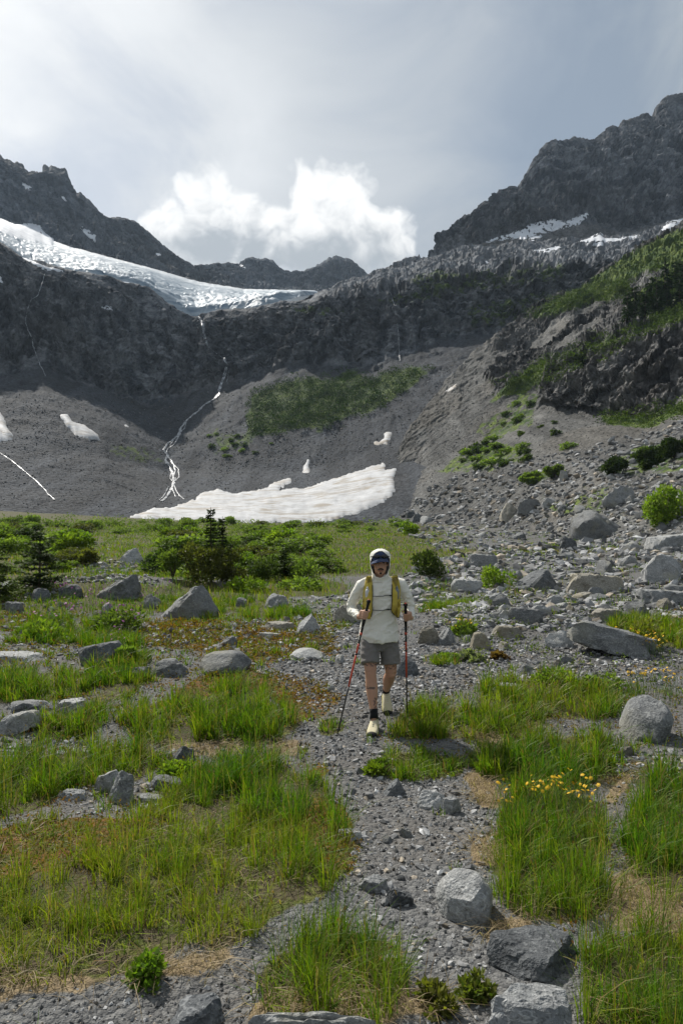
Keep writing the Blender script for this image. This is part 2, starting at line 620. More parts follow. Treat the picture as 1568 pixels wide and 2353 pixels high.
headwall = add_sheet('headwall', PA, zoneA, MAT_CLIFF, 'dark rock headwall with grey scree apron closing the valley below the glacier', 'mountain',
                     ((0.030, 0.035, 0.042), (0.122, 0.127, 0.133), (0.080, 0.076, 0.072), (0.044, 0.048, 0.054), (0.030, 0.052, 0.014), (0.075, 0.105, 0.022)), 1.0, 500)  # scree tone darkened to paint in the cloud shadow over this slope

# --- right slope: boulder talus, buttress, brushy ribs
B1 = [(820, 1197, 126), (950, 1188, 122), (1100, 1205, 95), (1200, 1214, 76), (1300, 1224, 61), (1400, 1234, 49), (1568, 1252, 38), (1800, 1284, 29), (2500, 1370, 20)]
B0 = [(x, y + 50 * 40 / d, d * 0.93) for x, y, d in B1]
B2 = [(820, 1192, 140), (900, 1125, 150), (1000, 1062, 150), (1100, 1010, 148), (1245, 940, 142), (1350, 955, 128), (1480, 970, 112), (1568, 930, 106), (1800, 890, 92), (2500, 780, 70)]
B3 = [(820, 1190, 146), (900, 1110, 156), (1000, 1010, 160), (1100, 940, 160), (1190, 905, 156), (1245, 892, 150), (1300, 842, 140), (1400, 812, 130), (1480, 800, 124), (1568, 780, 119), (1800, 740, 104), (2500, 640, 80)]
B4 = [(820, 1188, 150), (880, 1136, 160), (900, 1078, 165), (940, 988, 175), (1000, 906, 190), (1040, 858, 200), (1100, 800, 214), (1170, 750, 221), (1230, 715, 224), (1300, 675, 227),
      (1380, 640, 229), (1450, 592, 230), (1500, 557, 230), (1568, 520, 230), (1800, 420, 222), (2500, 120, 200)]
B5 = [(x, y + 120, d + 22) for x, y, d in B4]
xsB = cols(830, 1610, 320, 822, 2500, 26)
PB, tB = sheet(xsB, [B0, B1, B2, B3, B4, B5], [5, 110, 56, 110, 6], 2)
TB = np.repeat(tB[:, None], PB.shape[1], 1)
XB = np.repeat(xsB[None, :], PB.shape[0], 0)
qb = PB.reshape(-1, 3)
ed = 0.35 * fbm(qb * 0.03, 4, 0.6, 41).reshape(TB.shape)
butt = sstep(TB, 1.92, 2.05) * (1 - sstep(TB, 2.95, 3.15)) * sstep(XB, 1225, 1275)
rockb = sstep(1.6 * ed + 0.50 * sstep(XB, 1040, 1180) * sstep(TB, 2.75, 3.1) + 0.12 * sstep(XB, 1380, 1480) * sstep(TB, 3.0, 3.2), 0.30, 0.46)
ampB = 0.16 + 1.6 * butt + 1.0 * rockb + 0.4 * sstep(TB, 2.8, 3.4)
ampB *= sstep(TB, 0.5, 1.5) * 0.85 + 0.15
ampB *= sstep(XB, 822, 920) * 0.9 + 0.1
PB = rocky(PB, ampB, 1.7, 21)
VEG_B = [[(1568, 520), (1480, 562), (1400, 612), (1340, 655), (1420, 640), (1500, 625), (1700, 590), (1700, 470)],
         [(1120, 925), (1180, 865), (1250, 822), (1330, 800), (1400, 765), (1480, 735), (1568, 690), (1700, 660), (1700, 720), (1568, 745), (1420, 800), (1320, 850), (1290, 875), (1240, 885), (1200, 900)],
         [(1200, 735), (1270, 690), (1360, 650), (1450, 640), (1440, 680), (1330, 700), (1240, 730)],
         [(1370, 950), (1460, 955), (1568, 925), (1700, 900), (1700, 930), (1568, 950), (1490, 985), (1400, 975)],
         [(1440, 690), (1568, 600), (1700, 560), (1700, 640), (1568, 680), (1500, 720)]]
VEG_B2 = [[(1000, 1080), (1060, 1040), (1130, 1010), (1210, 1030), (1215, 1065), (1120, 1080), (1030, 1090)], [(1190, 1110), (1250, 1075), (1310, 1065), (1250, 1110)],
          [(1380, 1090), (1400, 1050), (1480, 1020), (1568, 1010), (1700, 1000), (1700, 1080), (1480, 1090)], [(1480, 1200), (1510, 1120), (1568, 1100), (1700, 1100), (1700, 1200)],
          [(1090, 990), (1200, 900), (1240, 900), (1220, 980), (1120, 1010)], [(1250, 1160), (1400, 1120), (1400, 1180), (1280, 1190)]]
vegB = np.clip(0.95 * blur2(poly_mask(PB, VEG_B, 14, 5), 3) + 0.58 * blur2(poly_mask(PB, VEG_B2, 16, 6), 4), 0, 1) * (1 - 0.6 * butt)
screeB = 1 - np.clip(butt + rockb, 0, 1)
zoneB = np.stack([screeB, vegB, 0 * TB], -1)
rslope = add_sheet('mountainside', PB, zoneB, MAT_RSLOPE, 'boulder strewn slope with brushy ledges and a rock buttress rising behind the hiker', 'mountainside',
                   ((0.034, 0.034, 0.034), (0.118, 0.115, 0.109), (0.072, 0.064, 0.056), (0.094, 0.093, 0.088), (0.036, 0.066, 0.013), (0.105, 0.140, 0.026)), 1.7, 520)

# --- far ridge with the tower, left, and the low jagged ridge in the middle
C2 = [(-900, 250, 540), (-300, 300, 550), (0, 357, 560), (20, 372, 562), (45, 377, 565), (70, 398, 570), (98, 396, 573), (102, 382, 575), (125, 386, 577), (152, 391, 580), (160, 412, 583), (170, 447, 586), (184, 441, 590),
      (205, 463, 595), (232, 493, 600), (252, 503, 605), (275, 500, 610), (290, 505, 615), (318, 515, 620), (350, 540, 635), (372, 563, 650), (395, 582, 670), (420, 598, 690), (445, 611, 720), (500, 606, 760), (552, 607, 790), (562, 598, 795),
      (585, 592, 800), (597, 599, 800), (610, 595, 802), (625, 600, 805), (650, 621, 810), (668, 626, 815), (700, 622, 820), (720, 616, 825), (742, 604, 830), (758, 593, 832), (775, 590, 835), (800, 597, 838), (822, 610, 840), (842, 630, 842), (870, 650, 845), (1000, 700, 850)]
C0 = [(-900, 480, 425), (0, 528, 430), (100, 566, 440), (200, 600, 450), (300, 632, 462), (450, 678, 500), (600, 700, 600), (720, 700, 660), (860, 700, 700), (1000, 740, 720)]
C1 = [(-900, 390, 480), (0, 470, 470), (100, 500, 492), (200, 545, 512), (300, 585, 535), (450, 650, 600), (600, 655, 700), (720, 662, 740), (860, 672, 770), (1000, 730, 780)]
C3 = [(x, y + 90, d + 60) for x, y, d in C2]
xsC = cols(-40, 880, 400, -900, 1000, 20)
PC, tC = sheet(xsC, [C0, C1, C2, C3], [30, 110, 6], 0, (2, 5.5, 57))
TC = np.repeat(tC[:, None], PC.shape[1], 1)
ampC = 3.4 * (1 - 0.85 * sstep(TC, 1.6, 1.97)) * (0.75 + 0.25 * sstep(TC, 0.2, 0.6)) + 0 * TC
PC = rocky(PC, ampC, 0.75, 51, 0.3)
zoneC = np.stack([0.0 * TC, 0 * TC, 0 * TC], -1)
lridge = add_sheet('far_ridge', PC, zoneC, MAT_FAR, 'jagged dark ridge with a squared tower above the glacier', 'ridge',
                   ((0.026, 0.033, 0.043), (0.074, 0.083, 0.096), (0.060, 0.060, 0.060), (0.09, 0.09, 0.09), (0.03, 0.05, 0.01), (0.07, 0.1, 0.02)), 0.5, 540)

# --- right peak
E2 = [(940, 640, 440), (985, 612, 450), (1002, 592, 455), (1010, 578, 458), (1022, 560, 462), (1035, 530, 468), (1050, 510, 475), (1062, 500, 480), (1080, 492, 486), (1100, 477, 492), (1125, 458, 500), (1150, 440, 508), (1172, 433, 514), (1190, 432, 520), (1202, 412, 524), (1216, 390, 528),
      (1230, 362, 534), (1246, 340, 540), (1262, 330, 545), (1275, 322, 548), (1290, 328, 551), (1316, 322, 556), (1340, 319, 560), (1356, 323, 562), (1372, 317, 565), (1392, 297, 570), (1420, 289, 574), (1442, 275, 578), (1462, 272, 580), (1482, 264, 584), (1496, 270, 586), (1508, 246, 588), (1522, 230, 590), (1545, 220, 592), (1568, 217, 595),
      (1800, 150, 600), (2500, 40, 600)]
E0 = [(940, 660, 415), (1000, 612, 416), (1100, 588, 420), (1200, 580, 424), (1350, 578, 426), (1470, 568, 426), (1568, 545, 426), (1800, 470, 420), (2500, 380, 400)]
E1 = [(940, 650, 425), (1000, 602, 430), (1060, 560, 436), (1100, 555, 440), (1200, 530, 452), (1300, 500, 462), (1350, 490, 466), (1420, 520, 462), (1480, 510, 468), (1568, 480, 478), (1800, 400, 480), (2500, 300, 480)]
E3 = [(x, y + 90, d + 60) for x, y, d in E2]
xsE = cols(955, 1610, 310, 942, 2500, 20)
PE, tE = sheet(xsE, [E0, E1, E2, E3], [60, 130, 6], 0, (2, 6.0, 67))
TE = np.repeat(tE[:, None], PE.shape[1], 1)
ampE = (1.2 + 2.7 * sstep(TE, 0.6, 1.1)) * (1 - 0.8 * sstep(TE, 1.6, 1.97))
PE = rocky(PE, ampE, 1.05, 61, 0.22)
zoneE = np.stack([0.75 * (1 - sstep(TE, 0.55, 0.85)), 0 * TE, 0.45 * (1 - sstep(TE, 0.5, 0.9))], -1)
rpeak = add_sheet('rock_peak', PE, zoneE, MAT_FAR, 'steep dark rock peak at the upper right above the bench', 'peak',
                  ((0.022, 0.027, 0.035), (0.128, 0.134, 0.142), (0.062, 0.061, 0.060), (0.100, 0.099, 0.096), (0.03, 0.05, 0.01), (0.07, 0.1, 0.02)), 0.55, 560)

# --- glacier lying on the bench under the far ridge
m, gg, out = mat_new('glacier_ice')
P_ = geo_pos(gg)
n1_ = gg.noise(gg.v('MULTIPLY', P_, (0.6, 0.35, 2.2)), 0.16, 6, 0.65)
n2_ = gg.noise(P_, 0.05, 4, 0.5)
n3_ = gg.noise(gg.v('MULTIPLY', P_, (1, 1, 3.0)), 0.6, 5, 0.7)
ic = gg.mix(gg.step(n1_, 0.35, 0.62), (0.15, 0.215, 0.275), (0.36, 0.415, 0.455))
ic = gg.mix(gg.step(n3_, 0.54, 0.70, 0, 0.6), ic, (0.15, 0.19, 0.23))
ic = gg.mix(gg.step(gg.attr('zone'), 0.2, 0.8), ic, (0.56, 0.59, 0.61))
principled(gg, out, ic, 0.55, gg.bump(gg.m('ADD', n1_, gg.m('MULTIPLY', n3_, 0.4)), 0.6, 1.6), 0.35)
MAT_ICE = m
GU = [(-900, 470, 432), (0, 502, 436), (50, 522, 440), (100, 546, 445), (170, 568, 452), (240, 588, 458), (300, 604, 464), (380, 624, 474), (460, 648, 488), (560, 664, 500), (640, 666, 480), (722, 667, 430), (740, 674, 415)]
GL = [(-900, 430, 262), (0, 553, 280), (60, 592, 288), (140, 616, 298), (230, 628, 306), (300, 640, 314), (345, 655, 318), (370, 672, 320), (420, 700, 322), (450, 706, 322), (500, 700, 320), (560, 695, 316), (600, 687, 312), (640, 677, 312), (690, 670, 330), (722, 670, 380), (740, 677, 400)]
GB = [(-900, 450, 258), (0, 562, 276), (60, 603, 283), (140, 626, 293), (230, 640, 302), (300, 652, 310), (345, 675, 313), (370, 700, 315), (420, 722, 317), (450, 730, 317), (500, 724, 315), (560, 718, 311), (600, 709, 307), (640, 698, 307), (690, 682, 322), (722, 678, 372), (740, 682, 395)]
GK = [(x, y + 40, d + 30) for x, y, d in GU]
xsG = cols(-40, 738, 330, -900, 740, 30)
PG, tG = sheet(xsG, [GB, GL, GU, GK], [16, 90, 4], 2)
TG = np.repeat(tG[:, None], PG.shape[1], 1)
qg = PG.reshape(-1, 3)
h1 = fbm(qg * np.array([0.03, 0.05, 0.05]), 4, 0.5, 71)
h2 = fbm((qg + 5 * fbm(qg * 0.03, 2, seed=75)[:, None]) * np.array([0.10, 0.05, 0.10]), 4, 0.55, 72, True)
crev, ce = facets((qg + 3 * fbm(qg * 0.08, 3, seed=74)[:, None]) * np.array([0.09, 0.16, 0.16]), 73)
taper = np.clip((735 - np.repeat(xsG[None, :], PG.shape[0], 0)) / 120, 0.1, 1).reshape(-1)
hh = (1.6 * h1 + 1.2 * h2 + 0.35 * crev - 0.7 * sstep(0.10 - ce, 0, 0.1)) * (0.45 + 0.75 * sstep(1.7 - TG.reshape(-1), 0, 0.6)) * taper
PG = (qg + np.array([0, -0.35, 0.9]) * hh[:, None]).reshape(PG.shape)
snowz = sstep(TG, 1.62, 1.9) * 0.9 + 0.5 * (1 - sstep(np.repeat(xsG[None, :], PG.shape[0], 0), 0, 250)) * sstep(TG, 1.3, 1.7)
me = mesh_np('glacier', PG.reshape(-1, 3), quads=grid_quads(*PG.shape[:2]), mat=MAT_ICE, attrs={'zone': np.clip(snowz, 0, 1).reshape(-1)})
glacier = obj('glacier', me)
tag(glacier, 'blue white glacier tongue spilling over the bench at the left', 'glacier', kind='structure')
TERRAIN.append(glacier)

# ------------------------------------------------------------------ valley floor
def gz_raw(x, y):
    x = np.asarray(x, float)
    y = np.asarray(y, float)
    z = -0.02 + 0.27 * (1 - sstep(y, 2.0, 5.6))
    z = z + sstep(y, 40, 118) * 2.3 * np.clip(-x - 22, 0, 80) / 38
    p = np.stack([x, y, np.zeros_like(x)], -1).reshape(-1, 3)
    far = sstep(y, 9, 26)
    z = z + (far * 0.30 * fbm(p / 9.0, 3, 0.5, 81).reshape(x.shape))
    z = z + (0.045 + 0.05 * far) * fbm(p / 1.4, 3, 0.5, 82).reshape(x.shape) * (1 - 0.75 * np.exp(-((x - 0.15) ** 2 + (y - 6.4) ** 2) / 0.8))
    # gravel hump behind the hiker on the right, stony bank on the left
    z = z + 0.30 * np.exp(-(((x - 2.9) / 1.5) ** 2 + ((y - 12.6) / 1.2) ** 2))
    z = z + 0.35 * np.exp(-(((x + 6.0) / 2.2) ** 2 + ((y - 17.5) / 1.6) ** 2))
    z = z + 0.4 * sstep(x - 0.33 * y, 0, 6) * sstep(y, 6, 20)
    return z


GRASS = [  # outlines in the measuring frame: (polygon, blade height m, tone 0 yellowish .. 1 deep green)
    ([(-900, 2260), (-900, 1900), (0, 1905), (100, 1880), (250, 1900), (340, 1850), (440, 1765), (600, 1745), (735, 1790), (765, 1850), (800, 1920), (795, 2000), (740, 2060), (640, 2110), (570, 2150), (520, 2195), (440, 2180), (380, 2210), (320, 2250), (150, 2265)], 0.165, 0.18),
    ([(420, 1790), (500, 1755), (600, 1745), (735, 1790), (768, 1850), (790, 1910), (700, 1920), (600, 1880), (500, 1900), (440, 1850)], 0.25, 0.72),
    ([(560, 2000), (640, 1960), (780, 1950), (795, 2000), (740, 2060), (640, 2100), (580, 2090)], 0.20, 0.5),
    ([(265, 1660), (330, 1610), (430, 1590), (580, 1575), (660, 1630), (685, 1660), (640, 1695), (560, 1700), (480, 1700), (400, 1722), (310, 1695)], 0.26, 0.55),
    ([(-500, 1560), (60, 1540), (170, 1545), (250, 1530), (260, 1560), (180, 1590), (100, 1605), (-500, 1610)], 0.24, 0.6),
    ([(255, 1530), (330, 1505), (340, 1560), (290, 1600), (240, 1600)], 0.2, 0.5),
    ([(70, 1665), (130, 1640), (240, 1610), (245, 1660), (200, 1695), (100, 1705)], 0.2, 0.5),
    ([(-700, 1790), (0, 1760), (110, 1735), (330, 1720), (430, 1745), (350, 1770), (300, 1800), (140, 1815), (110, 1850), (0, 1880), (-700, 1890)], 0.27, 0.6),
    ([(590, 2260), (650, 2180), (760, 2135), (900, 2160), (950, 2260), (900, 2345), (800, 2350), (620, 2352)], 0.21, 0.5),
    ([(842, 1775), (870, 1735), (960, 1722), (1060, 1745), (1062, 1785), (980, 1795), (900, 1795)], 0.13, 0.6),
    ([(880, 1685), (930, 1630), (960, 1625), (1090, 1620), (1110, 1565), (1280, 1555), (1420, 1600), (1425, 1640), (1360, 1650), (1270, 1640), (1180, 1690), (1090, 1700), (980, 1695)], 0.23, 0.4),
    ([(1065, 1745), (1110, 1700), (1200, 1690), (1390, 1690), (1420, 1720), (1410, 1780), (1330, 1800), (1180, 1800), (1090, 1780)], 0.24, 0.6),
    ([(1140, 1900), (1160, 1840), (1250, 1810), (1370, 1830), (1400, 1880), (1385, 1980), (1390, 2100), (1300, 2120), (1180, 2110), (1150, 2040), (1115, 1970)], 0.23, 0.55),
    ([(1425, 1950), (1440, 1880), (1500, 1800), (1568, 1760), (2400, 1740), (2400, 2060), (1560, 2110), (1470, 2050)], 0.26, 0.75),
    ([(1345, 2352), (1350, 2200), (1400, 2150), (1500, 2140), (1568, 2110), (2900, 2100), (2900, 2700), (1345, 2700)], 0.24, 0.6),
    ([(725, 1680), (735, 1650), (785, 1650), (790, 1680)], 0.16, 0.7),
    ([(560, 1418), (580, 1400), (690, 1396), (720, 1412), (650, 1424)], 0.22, 0.6),
    ([(500, 1395), (530, 1340), (620, 1335), (740, 1330), (800, 1338), (790, 1365), (660, 1372), (560, 1385)], 0.22, 0.55),
    ([(590, 1510), (640, 1495), (740, 1490), (700, 1510), (640, 1520)], 0.16, 0.5),
    ([(20, 1470), (60, 1420), (230, 1425), (330, 1480), (300, 1510), (180, 1480)], 0.22, 0.6),
    ([(330, 1395), (430, 1340), (500, 1350), (520, 1420), (500, 1425), (340, 1400)], 0.18, 0.5),
    ([(950, 1350), (1000, 1335), (1060, 1345), (1050, 1375), (980, 1380)], 0.2, 0.45),
    ([(960, 1420), (1000, 1395), (1090, 1380), (1110, 1400), (1040, 1420)], 0.18, 0.5),
    ([(1040, 1455), (1050, 1430), (1085, 1430), (1090, 1455)], 0.16, 0.5),
    ([(1390, 1450), (1420, 1425), (1560, 1430), (1568, 1490), (1520, 1485), (1440, 1460)], 0.22, 0.35),
    ([(985, 1525), (1000, 1500), (1050, 1498), (1055, 1520)], 0.14, 0.4),
    ([(1100, 1345), (1150, 1330), (1250, 1340), (1200, 1365)], 0.18, 0.5),
]
RED = [[(280, 1690), (440, 1560), (560, 1530), (740, 1570), (790, 1600), (745, 1640), (690, 1650), (600, 1580), (400, 1600)],
       [(300, 1450), (380, 1420), (620, 1440), (760, 1450), (780, 1500), (600, 1520), (450, 1490), (320, 1480)],
       [(-100, 1960), (0, 1900), (150, 1880), (330, 1870), (380, 1910), (250, 1950), (150, 2000), (-100, 2030)],
       [(690, 1880), (720, 1830), (790, 1850), (830, 1960), (810, 2010), (740, 2000)],
       [(700, 1780), (740, 1745), (760, 1770), (730, 1795)],
       [(340, 1430), (480, 1425), (560, 1435), (420, 1450)]]
TAN = [[(-150, 2330), (-100, 2240), (300, 2240), (520, 2180), (560, 2200), (480, 2240), (300, 2260), (60, 2290)],
       [(560, 2340), (620, 2270), (950, 2270), (1010, 2230), (1000, 2330), (700, 2360)],
       [(1070, 1690), (1160, 1660), (1250, 1650), (1240, 1680), (1120, 1710)], [(1060, 1770), (1130, 1780), (1160, 1850), (1100, 1860)],
       [(1070, 1940), (1150, 1900), (1150, 2000), (1090, 1990)], [(1130, 2110), (1240, 2100), (1200, 2190), (1120, 2180)],
       [(1400, 2150), (1390, 2010), (1440, 1990), (1568, 2080), (1568, 2140), (1470, 2130)], [(1400, 1850), (1460, 1780), (1420, 1780), (1390, 1830)],
       [(640, 1700), (690, 1690), (680, 1740), (610, 1740)], [(330, 1720), (500, 1705), (600, 1720), (480, 1745)], [(400, 1900), (470, 1890), (500, 1960), (430, 1970)]]
GRAVEL = [[(-300, 2500), (-300, 2270), (100, 2275), (320, 2255), (420, 2200), (500, 2215), (570, 2160), (700, 2090), (800, 2000), (815, 1900), (770, 1800), (700, 1730), (650, 1690), (720, 1640), (640, 1560), (620, 1500), (800, 1440), (1000, 1380), (1300, 1390), (1500, 1400), (1568, 1560), (1400, 1570), (1090, 1570), (1000, 1620), (870, 1690), (850, 1720), (1060, 1790), (1140, 1860), (1130, 1960), (1120, 2110), (1140, 2352), (1140, 2500)]]


def px_wob(x, y, amp=1.0, seed=90, z=None):
    """ground point -> measuring frame, with a wobble so that outlines turn ragged"""
    zz = np.where(y < 6, -0.02 + 0.27 * (1 - sstep(y, 2.0, 5.6)), 0.0) if z is None else z
    px, py = pix(x, y, zz)
    s = np.stack([x, y, np.zeros_like(x)], -1)
    k = amp * np.clip(90 / np.maximum(y, 2.2), 3, 40)
    return px + k * fbm(s * 1.7, 4, 0.6, seed), py + 0.55 * k * fbm(s * 1.7, 4, 0.6, seed + 33)


def masks(x, y):
    px, py = px_wob(x, y)
    h = np.zeros(x.shape)
    tone = np.full(x.shape, 0.5)
    for p, hh, tn in GRASS:
        i = in_poly(px, py, p)
        h[i] = hh
        tone[i] = tn
    red = np.zeros(x.shape, bool)
    for p in RED:
        red |= in_poly(px, py, p)
    tan_ = np.zeros(x.shape, bool)
    for p in TAN:
        tan_ |= in_poly(px, py, p)
    grv = np.zeros(x.shape, bool)
    for p in GRAVEL:
        grv |= in_poly(px, py, p)
    return h, tone, red, tan_, grv


# ground grid: fine where near
nr, nc = 350, 320
Dg = 0.9 * (150 / 0.9) ** (np.linspace(0, 1, nr))
ug = np.concatenate([np.linspace(-1.5, -0.58, 30, endpoint=False), np.linspace(-0.58, 0.58, nc - 60), np.linspace(0.58, 1.5, 31)[1:]])
YG = np.repeat(Dg[:, None], nc, 1) - 0.9
XG = ug[None, :] * (YG + 1.2)
ZG = gz_raw(XG, YG)
gh, gt, gr, gtn, ggv = masks(XG.ravel(), np.maximum(YG.ravel(), 0.4))
nn = np.stack([XG.ravel(), YG.ravel(), 0 * XG.ravel()], 1)
meadow = sstep(YG.ravel() + 6 * fbm(nn * 0.08, 3, seed=93), 17, 24) * (1 - sstep(pix(XG.ravel(), np.maximum(YG.ravel(), 0.4), 0)[0] + 90 * fbm(nn * 0.05, 3, seed=94), 900, 1080))
rightgrass = sstep(fbm(nn * 0.09 + 3.3, 4, 0.6, 95), 0.12, 0.30) * (YG.ravel() > 10)
green = np.clip(np.maximum.reduce([(gh > 0) * 0.9, meadow, rightgrass * 0.8 * (~ggv), sstep(fbm(nn * 0.5, 4, 0.6, 96), 0.05, 0.3) * 0.6 * (~ggv)]), 0, 1)
zone = np.stack([green, gr * 1.0, gtn * 1.0], 1).reshape(nr, nc, 3)
zone = blur2(zone, 1)
grv2 = blur2(ggv.astype(float).reshape(nr, nc), 1)
m, gg, out = mat_new('valley_floor')
P_ = geo_pos(gg)
zr, zg, zb = gg.sep(gg.attr('zone'))
va = gg.new('ShaderNodeTexVoronoi')
gg.put(va.inputs['Vector'], P_)
va.inputs['Scale'].default_value = 34
vb = gg.new('ShaderNodeTexVoronoi')
gg.put(vb.inputs['Vector'], P_)
vb.inputs['Scale'].default_value = 95
ra = gg.sep(va.outputs['Color'])[0]
rb = gg.sep(vb.outputs['Color'])[1]
peb = gg.mix(gg.m('ADD', gg.m('MULTIPLY', ra, 0.55), gg.m('MULTIPLY', rb, 0.45)), (0.045, 0.047, 0.050), (0.200, 0.198, 0.190))
peb = gg.mix(gg.step(gg.noise(P_, 0.7, 5, 0.6), 0.42, 0.62, 0, 0.45), peb, (0.125, 0.112, 0.095))
soil = gg.mix(gg.noise(P_, 9, 5, 0.7), (0.035, 0.030, 0.018), (0.105, 0.085, 0.045))
gcol = gg.mix(gg.step(gg.noise(P_, 3.0, 5, 0.7), 0.35, 0.65), (0.045, 0.062, 0.012), (0.120, 0.125, 0.030))
gsoil = gg.mix(gg.step(gg.noise(P_, 14, 4, 0.7), 0.45, 0.6), soil, gcol)
redc = gg.mix(gg.step(gg.noise(P_, 11, 5, 0.7), 0.40, 0.60), (0.060, 0.070, 0.014), (0.150, 0.072, 0.020))
tanc = gg.mix(gg.noise(gg.v('MULTIPLY', P_, (3, 1, 1)), 26, 4, 0.7), (0.10, 0.072, 0.042), (0.33, 0.255, 0.155))
ragged = gg.m('MULTIPLY', gg.m('SUBTRACT', gg.noise(P_, 6, 5, 0.7), 0.5), 0.9)
col = gg.mix(gg.step(gg.m('ADD', zr, ragged), 0.40, 0.62), peb, gsoil)
col = gg.mix(gg.step(gg.m('ADD', zb, ragged), 0.42, 0.66), col, tanc)
col = gg.mix(gg.step(gg.m('ADD', zg, ragged), 0.42, 0.62), col, redc)
hb = gg.m('ADD', gg.m('MULTIPLY', va.outputs['Distance'], -0.7), gg.m('MULTIPLY', vb.outputs['Distance'], -0.3))
principled(gg, out, col, 0.88, gg.bump(hb, 0.8, 0.03), 0.15)
MAT_GROUND = m
me = mesh_np('ground', np.stack([XG, YG, ZG], -1).reshape(-1, 3), quads=grid_quads(nr, nc), mat=MAT_GROUND, attrs={'zone': zone.reshape(-1, 3)})
ground = obj('ground', me)
tag(ground, 'gravelly valley floor with a footpath of grey pebbles', 'ground', kind='structure')
TERRAIN.append(ground)
bpy.context.view_layer.update()
from mathutils.bvhtree import BVHTree
_dg = bpy.context.evaluated_depsgraph_get()
BVH = {o.name: BVHTree.FromObject(o, _dg) for o in TERRAIN}


# ------------------------------------------------------------------ sight lines: frame point -> place on the terrain
def hit(px, py, only=None):
    d = Vector(((px - CX) / FPX, 1.0, (CY - py) / FPX)).normalized()
    best = None
    o0 = Vector((0, 0, CAMZ))
    for o in (only or TERRAIN):
        loc, nor, _, _ = BVH[o.name].ray_cast(o0, d)
        if loc is not None and (best is None or loc.y < best[0].y):
            best = (loc.copy(), nor.copy())
    return best


def gz(x, y):
    return gz_raw(np.asarray(x, float), np.asarray(y, float))


def drop(x, y, obs=None):
    """height of the terrain under a plan position"""
    best = None
    for o in (obs or (ground, rslope)):
        loc, nor, _, _ = BVH[o.name].ray_cast(Vector((x, y, 400)), Vector((0, 0, -1)))
        if loc is not None and (best is None or loc.z > best):
            best = loc.z
    return best if best is not None else 0.0


# ------------------------------------------------------------------ snow patches
m, gg, out = mat_new('old_snow')
P_ = geo_pos(gg)
sn = gg.noise(gg.v('MULTIPLY', P_, (0.7, 1.0, 1.0)), 0.45, 6, 0.7)
dirt = gg.noise(gg.v('MULTIPLY', P_, (0.25, 0.8, 0.8)), 0.30, 5, 0.65, 2.0)
sc_ = gg.mix(gg.step(sn, 0.35, 0.65), (0.40, 0.40, 0.40), (0.54, 0.545, 0.55))
sc_ = gg.mix(gg.step(dirt, 0.46, 0.66, 0, 0.9), sc_, (0.28, 0.235, 0.18))
sc_ = gg.mix(gg.step(gg.noise(P_, 1.6, 5, 0.75), 0.60, 0.72, 0, 0.8), sc_, (0.16, 0.145, 0.13))
principled(gg, out, sc_, 0.7, gg.bump(gg.noise(gg.v('MULTIPLY', P_, (0.5, 1, 1)), 0.8, 5, 0.6), 0.35, 0.4), 0.2)
MAT_SNOW = m
m, gg, out = mat_new('clean_snow')
P_ = geo_pos(gg)
sn = gg.noise(P_, 0.12, 6, 0.65)
principled(gg, out, gg.mix(gg.step(sn, 0.35, 0.65), (0.52, 0.54, 0.57), (0.68, 0.69, 0.71)), 0.7, gg.bump(sn, 0.5, 1.5), 0.2)
MAT_SNOW2 = m


